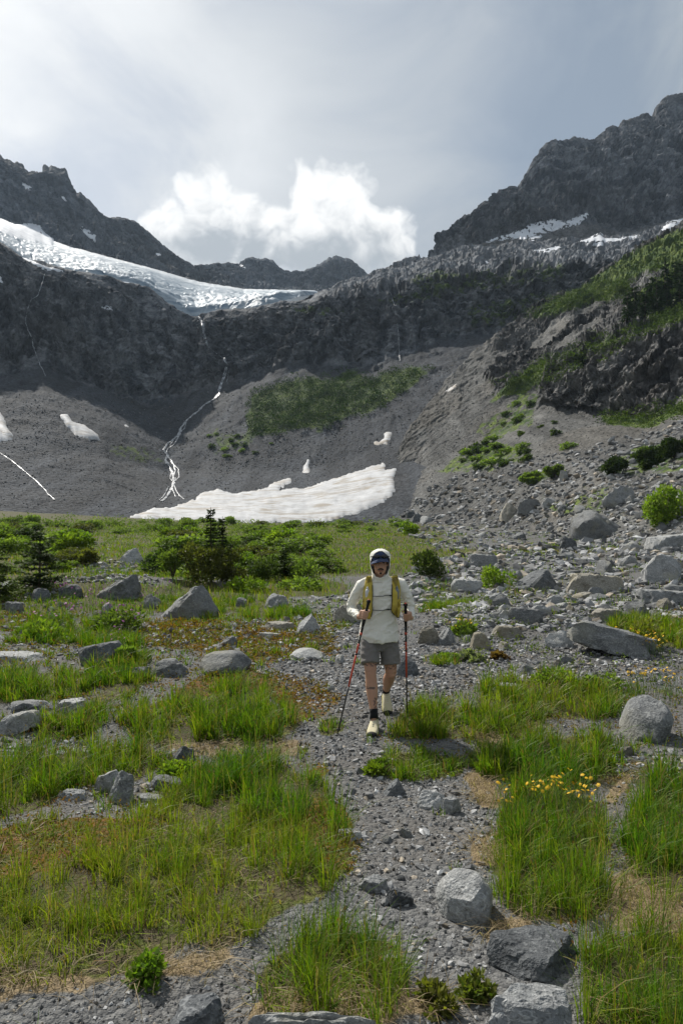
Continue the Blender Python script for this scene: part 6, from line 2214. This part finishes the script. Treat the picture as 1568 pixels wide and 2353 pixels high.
# neck, trunk (under the shirt)
skin.append(tube([hc + np.array([0, 0.02, -0.08]), (0.015, 0.0, 1.37), (0.02, 0.01, 1.30)], [(0.055, 0.055), (0.055, 0.058), (0.09, 0.07)], 16, ref=(0, 1, 0)))
skin.append(tube([(0.025, 0.02, 1.34), (0.022, 0.02, 1.25), (0.015, 0.02, 1.10), (0.0, 0.02, 0.95), (0.0, 0.02, 0.84)], [(0.13, 0.075), (0.145, 0.09), (0.13, 0.09), (0.125, 0.09), (0.13, 0.09)], 18, ref=(0, 1, 0)))
# arms
for s in (-1, 1):
    skin.append(tube([SH[s], (SH[s] * 0.6 + EL[s] * 0.4), EL[s]], [0.040, 0.036, 0.030], 12))
    skin.append(tube([EL[s] + np.array([0, 0, -0.012]), EL[s] * 0.6 + WR[s] * 0.4 + np.array([0, 0, -0.012]), WR[s]], [0.026, 0.026, 0.024], 12))
# hands gripping the poles
for s in (-1, 1):
    a, b = PT[s]
    ax = unit((a - b)[None])[0]
    c0 = on_pole(s, HANDZ[s])
    out_ = np.array([s * 1.0, 0.35, 0.0]); out_ -= ax * (out_ @ ax); out_ /= np.linalg.norm(out_)
    fr = np.cross(ax, out_); fr *= (-1 if fr[1] > 0 else 1)
    # palm: a thick plate on the outer side of the grip
    palm = c0 + out_ * 0.030
    skin.append(tube([palm + ax * 0.042, palm + ax * 0.02, palm - ax * 0.02, palm - ax * 0.042], [(0.016, 0.030), (0.019, 0.036), (0.019, 0.036), (0.016, 0.030)], 14, ref=tuple(out_)))
    skin.append(tube([WR[s], (WR[s] + palm) / 2 - ax * 0.005, palm - ax * 0.008], [(0.025, 0.021), (0.026, 0.022), (0.028, 0.022)], 12))
    for k in range(4):
        off = ax * (0.034 - 0.0215 * k)
        ln = (0.92, 1.0, 0.97, 0.80)[k]
        pts = []
        for t in np.linspace(0, 1, 8):
            an = math.radians(-15 + 205 * ln * t)
            r_ = 0.0285 + 0.004 * math.sin(t * math.pi) - 0.004 * t
            if t == 0:
                r_ = 0.032
            pts.append(c0 + off + out_ * r_ * math.cos(an) + fr * r_ * math.sin(an))
        skin.append(tube(pts, np.array([0.0098, 0.0102, 0.0100, 0.0092, 0.0096, 0.0088, 0.0082, 0.0066]) * (0.88 if k == 3 else 1.0), 10, ref=tuple(ax)))
    # thumb leaves the side of the palm and closes over the grip
    tp = [palm - fr * 0.018 + ax * 0.020, c0 + out_ * 0.022 - fr * 0.026 + ax * 0.044, c0 - fr * 0.030 - out_ * 0.004 + ax * 0.052, c0 - fr * 0.012 - out_ * 0.027 + ax * 0.050, c0 + fr * 0.012 - out_ * 0.027 + ax * 0.046]
    skin.append(tube(tp, [0.014, 0.0125, 0.0112, 0.0105, 0.0078], 10, ref=(0.2, 0.3, 0.9)))
# legs
HIP = {-1: np.array([-0.088, 0.01, 0.86]), 1: np.array([0.100, 0.03, 0.86])}
KN = {-1: np.array([-0.085, -0.145, 0.485]), 1: np.array([0.116, -0.03, 0.455])}
AN = {-1: np.array([-0.058, -0.255, 0.105]), 1: np.array([0.090, 0.325, 0.175])}
for s in (-1, 1):
    h, k, a = HIP[s], KN[s], AN[s]
    f = np.array([0, -1.0, 0]) if s < 0 else np.array([0, -0.9, -0.35])
    bk = -f
    skin.append(tube([h, h * 0.6 + k * 0.4, h * 0.2 + k * 0.8, k], [(0.088, 0.09), (0.080, 0.082), (0.062, 0.064), (0.054, 0.056)], 18))
    skin.append(ell(k + f * 0.022 + np.array([0, 0, -0.01]), (0.036, 0.034, 0.042)))
    L = lambda t, e: k * (1 - t) + a * t + bk * e
    skin.append(tube([k, L(0.16, 0.008), L(0.34, 0.020), L(0.52, 0.014), L(0.75, 0.004), a], [(0.053, 0.054), (0.052, 0.053), (0.058, 0.060), (0.052, 0.054), (0.038, 0.040), (0.033, 0.036)], 18))
    skin.append(ell(L(0.30, 0.030) + np.array([s * 0.012, 0, 0]), (0.036, 0.036, 0.08)))
    toe = a + (np.array([-0.02, -0.16, -0.075]) if s < 0 else np.array([0.0, -0.08, -0.13]))
    skin.append(tube([a, a * 0.5 + toe * 0.5 + np.array([0, 0.02, -0.03]), toe + np.array([0, 0.04, -0.025])], [0.030, 0.022, 0.014], 12))


def ink(co):
    """tattoos on the leading leg: script above the knee, a band of letters and a sprig on the shin"""
    x, y, z = co.T
    t = fbm(np.stack([x * 70, z * 60, 0 * x], 1), 2, 0.5, 901)
    left = (x < 0.02) & (z < 0.60)
    band = left & (np.abs(z - 0.352) < 0.009) & (x > -0.128) & (x < -0.045) & (y < -0.16)
    script = left & (z > 0.548) & (z < 0.585) & (x < -0.02) & (y < -0.10)
    sprig = left & (np.abs(x + 0.048 + 0.006 * np.sin(z * 90)) < 0.016) & (z > 0.17) & (z < 0.27) & (y < -0.2)
    low = (x > 0.06) & (z > 0.49) & (z < 0.54) & (y < -0.04)
    r_ = band * (t > -0.22) * 0.85 + script * (t > 0.05) * 0.8 + sprig * (t > 0.0) * 0.75 + low * (t > 0.1) * 0.7
    return np.clip(r_, 0, 1)


obj('body', remesh('body', skin, 0.0070, M_SKIN, 2, {'ink': ink}), person)
for s in (-1, 1):
    v, t, q = ell(hc + np.array([s * 0.030, -0.0745, 0.002]), (0.0125, 0.006, 0.006))
    obj('eye', mesh_np('eye', v, t, q, M_EYE), person)
    v, t, q = tube([hc + np.array([s * 0.012, -0.086, 0.017]), hc + np.array([s * 0.030, -0.083, 0.022]), hc + np.array([s * 0.050, -0.066, 0.016])], [0.004, 0.0045, 0.003], 8)
    obj('eyebrow', mesh_np('eyebrow', v, t, q, M_HAIR), person)
v, t, q = join([tube([hc + np.array([s * 0.002, -0.100, -0.052]), hc + np.array([s * 0.016, -0.096, -0.057]), hc + np.array([s * 0.030, -0.083, -0.066])], [(0.006, 0.0075), (0.006, 0.0075), (0.003, 0.004)], 10) for s in (-1, 1)])
obj('moustache', mesh_np('moustache', v, t, q, M_HAIR), person)
v, t, q = tube([hc + np.array([-0.020, -0.087, -0.071]), hc + np.array([0, -0.095, -0.071]), hc + np.array([0.020, -0.087, -0.071])], [0.004, 0.0062, 0.004], 8)
obj('lips', mesh_np('lips', v, t, q, M_LIP), person)
v, t, q = ell(hc + np.array([0.0, -0.084, -0.098]), (0.012, 0.006, 0.010))
obj('chin_beard', mesh_np('chin_beard', v, t, q, M_HAIR), person)
for s in (-1, 1):
    v, t, q = ell(hc + np.array([s * 0.066, -0.012, 0.010]), (0.012, 0.030, 0.032))
    obj('hair', mesh_np('hair', v, t, q, M_HAIR), person)


# shirt: trunk, sleeves, cowl of the hood
def rip(co):
    x, y, z = co.T
    drag = fbm(np.stack([x * 3 + z * 5, y * 4, z * 9 - x * 6], 1), 2, 0.45, 911, True)
    slv = np.maximum(sstep(np.abs(x - 0.02), 0.17, 0.22), 0.0)
    ring = fbm(np.stack([x * 7, y * 18, z * 30 + y * 22], 1), 2, 0.5, 912, True)
    return 0.0125 * (sstep(drag, 0.30, 0.95) - 0.25) * (1 - slv) + slv * 0.0105 * (sstep(ring, 0.25, 0.9) - 0.4) * sstep(1.28 - z, 0.0, 0.10)


sh = []
sh.append(tube([(0.023, 0.02, 1.395), (0.023, 0.02, 1.365), (0.023, 0.02, 1.335), (0.022, 0.018, 1.29), (0.020, 0.012, 1.22), (0.016, 0.010, 1.12), (0.010, 0.012, 1.02), (0.004, 0.014, 0.92), (0.002, 0.006, 0.84), (0.004, -0.004, 0.785), (0.005, -0.004, 0.758)],
               [(0.070, 0.072), (0.105, 0.085), (0.165, 0.095), (0.192, 0.112), (0.186, 0.122), (0.172, 0.122), (0.165, 0.118), (0.176, 0.130), (0.190, 0.150), (0.194, 0.162), (0.193, 0.163)], 30, ref=(0, 1, 0)))
for s in (-1, 1):
    w = WR[s]
    mid = (SH[s] + EL[s]) / 2 + np.array([s * 0.012, 0.0, 0.0])
    sh.append(tube([SH[s] + np.array([-s * 0.05, 0, 0.0]), SH[s] + np.array([s * 0.006, 0, -0.015]), mid, EL[s] + np.array([s * 0.004, 0.006, 0.02]), EL[s] + np.array([0, -0.012, -0.030]), EL[s] * 0.55 + w * 0.45 + np.array([0, 0, -0.012]), EL[s] * 0.2 + w * 0.8 + np.array([0, 0, -0.004]), w],
                   [(0.058, 0.074), (0.061, 0.072), (0.052, 0.057), (0.046, 0.050), (0.047, 0.049), (0.042, 0.044), (0.036, 0.037), (0.033, 0.033)], 20))
obj('shirt', remesh('shirt', sh, 0.0075, M_SHIRT, 3, fold=rip), person)
bpy.context.view_layer.update()
shirt = [c for c in person.children if c.name.startswith('shirt')][0]

# hood: a shell round the head, open at the face, running down into a cowl
na, nh = 56, 40
zs = np.linspace(0, 1, nh)
V, idx = [], -np.ones((nh, na), int)
for i, t in enumerate(zs):
    z = 1.325 + (1.648 - 1.325) * t
    prof = np.interp(t, [0, 0.10, 0.20, 0.30, 0.45, 0.62, 0.78, 0.88, 0.95, 1.0], [0.126, 0.096, 0.082, 0.081, 0.091, 0.098, 0.097, 0.084, 0.057, 0.006])
    dep = np.interp(t, [0, 0.10, 0.20, 0.30, 0.45, 0.62, 0.78, 0.88, 0.95, 1.0], [0.100, 0.090, 0.088, 0.098, 0.116, 0.128, 0.126, 0.108, 0.072, 0.006])
    cy_ = np.interp(t, [0, 0.15, 0.3, 0.6, 1.0], [0.010, -0.004, -0.010, -0.012, 0.0])
    for j in range(na):
        a = 2 * math.pi * j / na
        x, y = 0.014 + prof * math.sin(a), cy_ - dep * math.cos(a)
        z2 = z + 0.010 * math.cos(a) * (0.2 < t < 0.4)
        face = (abs(x - 0.012) < 0.088 * math.sqrt(max(0, 1 - ((z - 1.500) / 0.118) ** 2))) and y < -0.020 and abs(z - 1.500) < 0.118
        if not face:
            idx[i, j] = len(V)
            wr = 0.004 * math.sin(17 * t + 3 * math.sin(2 * a)) * (0.4 < t) + 0.006 * math.sin(24 * t + 4 * math.cos(a)) * (t < 0.28)
            V.append((x + wr * math.sin(a), y - wr * math.cos(a), z2))
Q = []
for i in range(nh - 1):
    for j in range(na):
        q = (idx[i, j], idx[i, (j + 1) % na], idx[i + 1, (j + 1) % na], idx[i + 1, j])
        if min(q) >= 0:
            Q.append(q)
o = obj('hood', mesh_np('hood', np.array(V), None, np.array(Q), M_SHIRT), person)
md = o.modifiers.new('smooth', 'SMOOTH'); md.factor = 0.5; md.iterations = 4
md = o.modifiers.new('thick', 'SOLIDIFY'); md.thickness = 0.004; md.offset = 0
md = o.modifiers.new('fine', 'SUBSURF'); md.levels = 1; md.render_levels = 1

# cap with brim, sunglasses pushed up on it
V, Q = [], []
nz_, na_ = 9, 28
for i in range(nz_):
    t = i / (nz_ - 1)
    z = 1.536 + 0.096 * math.sin(t * math.pi / 2)
    r_ = math.cos(t * math.pi / 2) ** 0.7 + 0.01
    for j in range(na_):
        a = 2 * math.pi * j / na_
        V.append((0.012 + 0.086 * r_ * math.sin(a), -0.018 - 0.108 * r_ * math.cos(a), z))
for i in range(nz_ - 1):
    for j in range(na_):
        Q.append((i * na_ + j, i * na_ + (j + 1) % na_, (i + 1) * na_ + (j + 1) % na_, (i + 1) * na_ + j))
cap_ = obj('cap', mesh_np('cap', np.array(V), None, np.array(Q), M_NAVY), person)
V, Q = [], []
nb_, nr_ = 15, 5
for i in range(nb_):
    a = math.radians(-72 + 144 * i / (nb_ - 1))
    for k in range(nr_):
        t = k / (nr_ - 1)
        ext = 0.058 * math.cos(a) ** 0.8 * t
        x = 0.010 + (0.087 + ext * 0.35) * math.sin(a)
        y = -0.018 - 0.109 * math.cos(a) - ext
        z = 1.541 - 0.022 * t + 0.012 * math.cos(a) - 0.020 * (math.sin(a) ** 2) - 0.010 * math.sin(a) * -1
        V.append((x, y, z))
for i in range(nb_ - 1):
    for k in range(nr_ - 1):
        Q.append((i * nr_ + k, i * nr_ + k + 1, (i + 1) * nr_ + k + 1, (i + 1) * nr_ + k))
o = obj('brim', mesh_np('brim', np.array(V), None, np.array(Q), M_NAVY), cap_)
md = o.modifiers.new('thick', 'SOLIDIFY'); md.thickness = 0.004; md.offset = 0
sg = []
for s in (-1, 1):
    sg.append(ell((0.012 + s * 0.036, -0.122, 1.578), (0.033, 0.010, 0.019), 18, 10))
sg.append(tube([(-0.01, -0.130, 1.580), (0.034, -0.130, 1.580)], [0.004, 0.004], 8))
for s in (-1, 1):
    sg.append(tube([(0.012 + s * 0.066, -0.116, 1.582), (0.012 + s * 0.088, -0.07, 1.575), (0.012 + s * 0.090, -0.03, 1.570)], [0.004, 0.003, 0.003], 6))
v, t, q = join(sg)
obj('sunglasses', mesh_np('sunglasses', v, t, q, M_LENS), person)


# shorts
def srip(co):
    x, y, z = co.T
    return 0.009 * (sstep(fbm(np.stack([x * 6 + z * 5, y * 4, z * 8 - x * 5], 1), 2, 0.5, 921, True), 0.3, 0.95) - 0.3)


so = [tube([(0.004, 0.016, 0.875), (0.004, 0.016, 0.82), (0.004, 0.012, 0.76), (0.004, 0.004, 0.70), (0.006, -0.002, 0.655)], [(0.150, 0.108), (0.160, 0.114), (0.168, 0.122), (0.160, 0.112), (0.110, 0.090)], 26, ref=(0, 1, 0))]
for s in (-1, 1):
    h, k = HIP[s], KN[s]
    P_ = lambda t: h + (k - h) * t
    so.append(tube([P_(0.05) + np.array([0, 0, 0]), P_(0.30), P_(0.55), P_(0.74), P_(0.80)], [(0.072, 0.090), (0.088, 0.100), (0.090, 0.100), (0.092, 0.100), (0.092, 0.100)], 22))
obj('shorts', remesh('shorts', so, 0.0075, M_SHORTS, 2, fold=srip), person)

# socks, shoes
for s in (-1, 1):
    k, a = KN[s], AN[s]
    L = lambda t: k * (1 - t) + a * t
    v, t, q = tube([L(0.84), L(0.90), L(0.97), a + (a - k) * 0.06 + np.array([0, -0.01, 0])], [(0.041, 0.043), (0.039, 0.042), (0.039, 0.043), (0.042, 0.048)], 18)
    obj('sock', mesh_np('sock', v, t, q, M_SOCK), person)


def shoe(M):
    """built along -y (toe) with the sole on z=0; M places it"""
    root = bpy.data.objects.new('shoe', None)
    link(root, person)
    root.matrix_local = M
    ys = np.array([0.100, 0.095, 0.075, 0.045, 0.010, -0.030, -0.075, -0.120, -0.150, -0.172, -0.182])
    wd = np.array([0.012, 0.026, 0.035, 0.037, 0.037, 0.040, 0.046, 0.049, 0.044, 0.028, 0.008])
    hg = np.array([0.050, 0.082, 0.100, 0.105, 0.102, 0.092, 0.074, 0.060, 0.052, 0.042, 0.030])

    def loft(z0, top, wk, sq):
        V = []
        n = 18
        for y, w, h in zip(ys, wd, hg):
            zt = top(h)
            for j in range(n):
                an = 2 * math.pi * j / n
                cx, sz_ = math.cos(an), math.sin(an)
                cx = np.sign(cx) * abs(cx) ** sq
                sz_ = np.sign(sz_) * abs(sz_) ** sq
                V.append((cx * w * wk, y * (1.02 if wk > 1 else 1), z0 + (zt - z0) * (0.5 + 0.5 * sz_)))
        V = np.array(V)
        Q = [(i * n + j, i * n + (j + 1) % n, (i + 1) * n + (j + 1) % n, (i + 1) * n + j) for i in range(len(ys) - 1) for j in range(n)]
        V = np.vstack([V, V[:n].mean(0), V[-n:].mean(0)])
        T_ = [(len(V) - 2, (j + 1) % n, j) for j in range(n)] + [(len(V) - 1, (len(ys) - 1) * n + j, (len(ys) - 1) * n + (j + 1) % n) for j in range(n)]
        return V, np.array(T_), np.array(Q)

    v, t, q = loft(0.018, lambda h: h, 1.0, 0.8)
    obj('upper', mesh_np('upper', v, t, q, M_SHOE), root)
    v, t, q = loft(0.008, lambda h: 0.034, 1.07, 0.5)
    obj('midsole', mesh_np('midsole', v, t, q, M_MID), root)
    v, t, q = loft(0.0, lambda h: 0.013, 1.09, 0.4)
    obj('outsole', mesh_np('outsole', v, t, q, M_SOLE), root)
    v, t, q = ell((0, -0.154, 0.026), (0.047, 0.036, 0.025))
    obj('toe_cap', mesh_np('toe_cap', v, t, q, M_SOLE), root)
    lc = []
    for k in range(5):
        y = 0.0 - 0.019 * k
        z = float(np.interp(-y, -ys, hg)) + 0.002
        lc.append(tube([(-0.024, y, z - 0.014), (0, y - 0.004, z + 0.001), (0.024, y, z - 0.014)], [0.003, 0.0036, 0.003], 6))
        if k < 4:
            lc.append(tube([(-0.02, y, z - 0.010), (0.018, y - 0.018, z - 0.012)], [0.0026, 0.0026], 5))
    v, t, q = join(lc)
    obj('laces', mesh_np('laces', v, t, q, M_LACE), root)['kind'] = 'stuff'


shoe(Matrix.Translation(Vector((-0.060, -0.290, -0.022))) @ Matrix.Rotation(R(-9), 4, 'Z') @ Matrix.Rotation(R(3), 4, 'X') @ Matrix.Scale(1.04, 4))
shoe(Matrix.Translation(Vector((0.090, 0.325, 0.088))) @ Matrix.Rotation(R(4), 4, 'Z') @ Matrix.Rotation(R(38), 4, 'X') @ Matrix.Scale(1.0, 4))

# vest: front panels lying on the shirt, over the shoulders, pockets, piping, cords
SC = 0.000842


def crop(cx, cy):
    return (cx - 745) * SC, (2081 - cy) * SC


def chest(x, z, lift):
    ok, loc, nor, _ = shirt.ray_cast(Vector((x, -1, z)), Vector((0, 1, 0)))
    y = loc.y if ok else -0.08
    return y - lift


vest = obj('vest', mesh_np('vest', np.zeros((3, 3)), np.array([[0, 1, 2]]), None, M_VEST), person)
PAN = {-1: [(432, 604, 658), (470, 596, 664), (520, 584, 668), (570, 570, 669), (640, 562, 669), (700, 560, 666), (760, 557, 664), (820, 556, 668), (860, 572, 660), (890, 594, 652), (916, 614, 640)],
       1: [(426, 900, 952), (465, 894, 966), (520, 891, 980), (570, 890, 986), (640, 890, 989), (700, 889, 988), (760, 886, 986), (820, 882, 983), (850, 894, 980), (880, 922, 974), (906, 946, 964)]}
VV, VQ, off = [], [], 0
edge_pts = {}
for s in (-1, 1):
    pn = np.array(PAN[s], float)
    rows = np.linspace(pn[0, 0], pn[-1, 0], 34)
    xl, xr = np.interp(rows, pn[:, 0], pn[:, 1]), np.interp(rows, pn[:, 0], pn[:, 2])
    nx = 10
    G = np.zeros((34, nx, 3))
    for i in range(34):
        for j in range(nx):
            f = j / (nx - 1)
            x, z = crop(xl[i] + (xr[i] - xl[i]) * f, rows[i])
            pocket = sstep(rows[i], 575, 610) * (1 - sstep(rows[i], 800, 880))
            lift = 0.008 + 0.030 * pocket * math.sin(math.pi * f) ** 0.7
            G[i, j] = (x, chest(x, z, lift), z)
    Gs = G.copy()
    Gs[1:-1, :, 1] = (G[:-2, :, 1] + G[1:-1, :, 1] * 2 + G[2:, :, 1]) / 4
    # over the shoulder to the back
    back = []
    for t in np.linspace(0.12, 1, 10):
        xm = np.linspace(crop(xl[0], 0)[0], crop(xr[0], 0)[0], nx)
        zt = Gs[0, :, 2] + 0.016 * math.sin(t * math.pi) - 0.05 * t * t
        yt = Gs[0, :, 1] + 0.20 * t
        row = np.stack([xm + (0.02 - xm) * 0.15 * t, yt, zt], 1)
        for r_ in row:
            ok, loc, nor, _ = shirt.ray_cast(Vector((r_[0], r_[1], 2)), Vector((0, 0, -1)))
            if ok and loc.z > 1.1:
                r_[2] = loc.z + 0.008
        back.append(row)
    Gs = np.concatenate([np.array(back)[::-1], Gs])
    V_ = Gs.reshape(-1, 3)
    VV.append(V_)
    VQ.append(grid_quads(Gs.shape[0], nx) + off)
    off += len(V_)
    inner = Gs[10:, nx - 1 if s < 0 else 0]
    edge_pts[s] = inner
# back panel
gb = np.zeros((10, 8, 3))
for i in range(10):
    for j in range(8):
        x, z = -0.085 + 0.2 * j / 7, 1.34 - 0.36 * i / 9
        ok, loc, nor, _ = shirt.ray_cast(Vector((x, 1, z)), Vector((0, -1, 0)))
        gb[i, j] = (x, (loc.y if ok else 0.12) + 0.012 + 0.035 * math.sin(math.pi * j / 7) * math.sin(math.pi * i / 9), z)
VV.append(gb.reshape(-1, 3)); VQ.append(grid_quads(10, 8) + off)
vest.data = mesh_np('vest', np.vstack(VV), None, np.vstack(VQ), M_VEST)
md = vest.modifiers.new('thick', 'SOLIDIFY'); md.thickness = 0.006; md.offset = 0
for s in (-1, 1):
    e = edge_pts[s][7:-2]
    v, t, q = tube(e + np.array([0, -0.005, 0]), np.full(len(e), 0.0034), 6, ref=(0, 1, 0.2))
    obj('piping', mesh_np('piping', v, t, q, M_BLACK), vest)
for cy, tog in ((655, 868), (815, 848)):
    p = []
    for f in np.linspace(0, 1, 12):
        x, z = crop(668 + (884 - 668) * f, cy + (-8 if f > 0.6 else 2) * f)
        p.append((x, chest(x, z, 0.007), z))
    v, t, q = tube(p, np.full(12, 0.0030), 6, ref=(0, 1, 0.2))
    obj('chest_cord', mesh_np('chest_cord', v, t, q, M_BLACK), vest)
    x, z = crop(tog, cy - 6)
    v, t, q = tube([(x - 0.013, chest(x - 0.013, z, 0.012), z), (x, chest(x, z, 0.013), z + 0.002), (x + 0.014, chest(x + 0.014, z, 0.012), z)], [0.004, 0.0075, 0.005], 8)
    obj('toggle', mesh_np('toggle', v, t, q, M_BLACK), vest)
for s, (cx, cy) in ((-1, (612, 598)), (1, (946, 590))):
    x, z = crop(cx, cy)
    y = chest(x, z, 0.018)
    fl = empty('flask', (HX + x, HY + y, HZ + z))
    v, t, q = tube([(0, 0.006, -0.09), (0, 0.004, -0.04), (0, 0.0, -0.005), (0, 0, 0.012), (0, 0, 0.016)], [0.020, 0.023, 0.022, 0.016, 0.010], 14)
    obj('bottle_body', mesh_np('bottle_body', v, t, q, M_CLEAR if s < 0 else M_FLASK), fl)
    v, t, q = tube([(0, 0, 0.012), (0, 0, 0.024), (0, 0, 0.030), (0, 0, 0.040)], [0.013, 0.012, 0.008, 0.0075], 12)
    obj('mouthpiece', mesh_np('mouthpiece', v, t, q, M_CLEAR if s < 0 else M_FLASK), fl)
    tag(fl, 'clear soft flask in the vest pocket at the picture left' if s < 0 else 'grey soft flask in the vest pocket at the picture right', 'flask', 'soft flasks in the vest')

# trekking poles
for s in (-1, 1):
    a, b = PT[s]
    g0 = Vector((HX, HY, HZ))
    b = b.copy()
    b[2] = float(gz(HX + b[0], HY + b[1])) - 0.015
    po = empty('trekking_pole', g0 + Vector(b))
    A_p, B_p = a - b, np.zeros(3)
    at = lambda t: A_p + (B_p - A_p) * t

    def seg(name, t0, t1, r0, r1, mat, n=4):
        ts = np.linspace(t0, t1, n)
        v, t, q = tube([at(x) for x in ts], np.linspace(r0, r1, n), 12)
        return obj(name, mesh_np(name, v, t, q, mat), po)

    ts = [0.0, 0.006, 0.016, 0.024, 0.05, 0.09, 0.13, 0.15, 0.20]
    v, t, q = tube([at(x) for x in ts], [0.010, 0.0195, 0.020, 0.0150, 0.0135, 0.0150, 0.0140, 0.0155, 0.0110], 14)
    gr = obj('grip', mesh_np('grip', v, t, q, M_GRIP), po)
    v, t, q = tube([at(-0.0035), at(0.002)], [0.010, 0.012], 12)
    obj('cap_badge', mesh_np('cap_badge', v, t, q, M_RED), gr)
    seg('extension_grip', 0.20, 0.245, 0.0115, 0.0105, M_GRIP)
    seg('collar', 0.243, 0.262, 0.0125, 0.0125, M_RED, 2)
    seg('upper_shaft', 0.25, 0.325, 0.0088, 0.0088, M_CARB)
    seg('red_shaft', 0.325, 0.40, 0.0090, 0.0090, M_RED)
    seg('clamp', 0.397, 0.408, 0.0125, 0.0125, M_CARB, 2)
    seg('red_shaft', 0.405, 0.64, 0.0088, 0.0084, M_RED)
    seg('lower_shaft', 0.64, 0.97, 0.0080, 0.0065, M_CARB)
    seg('basket', 0.948, 0.955, 0.020, 0.021, M_GRIP, 2)
    seg('tip', 0.965, 1.0, 0.0062, 0.003, M_CARB)
    tag(po, 'red and black trekking pole planted far out at the picture left of the hiker' if s < 0 else 'upright red and black trekking pole at the picture right of the hiker', 'trekking pole', 'trekking poles of the hiker')

# ------------------------------------------------------------------ mountain air
m = bpy.data.materials.new('mountain_air')
m.use_nodes = True
m.node_tree.nodes.clear()
gg = NG(m.node_tree)
o_ = gg.new('ShaderNodeOutputMaterial')
pv = gg.new('ShaderNodeVolumePrincipled')
pv.inputs['Color'].default_value = (0.66, 0.82, 1.0, 1)
pv.inputs['Density'].default_value = 0.00009
pv.inputs['Anisotropy'].default_value = 0.3
m.node_tree.links.new(pv.outputs[0], o_.inputs['Volume'])
hz = []
for x in (-1500, 1500):
    for y in (-40, 1000):
        for z in (-60, 520):
            hz.append((x, y, z))
me = mesh_np('haze', np.array(hz, float), None, np.array([[0, 1, 3, 2], [4, 6, 7, 5], [0, 4, 5, 1], [2, 3, 7, 6], [0, 2, 6, 4], [1, 5, 7, 3]]), m, False)
haze = obj('haze', me)
tag(haze, 'thin bluish mountain air', 'haze', kind='stuff')
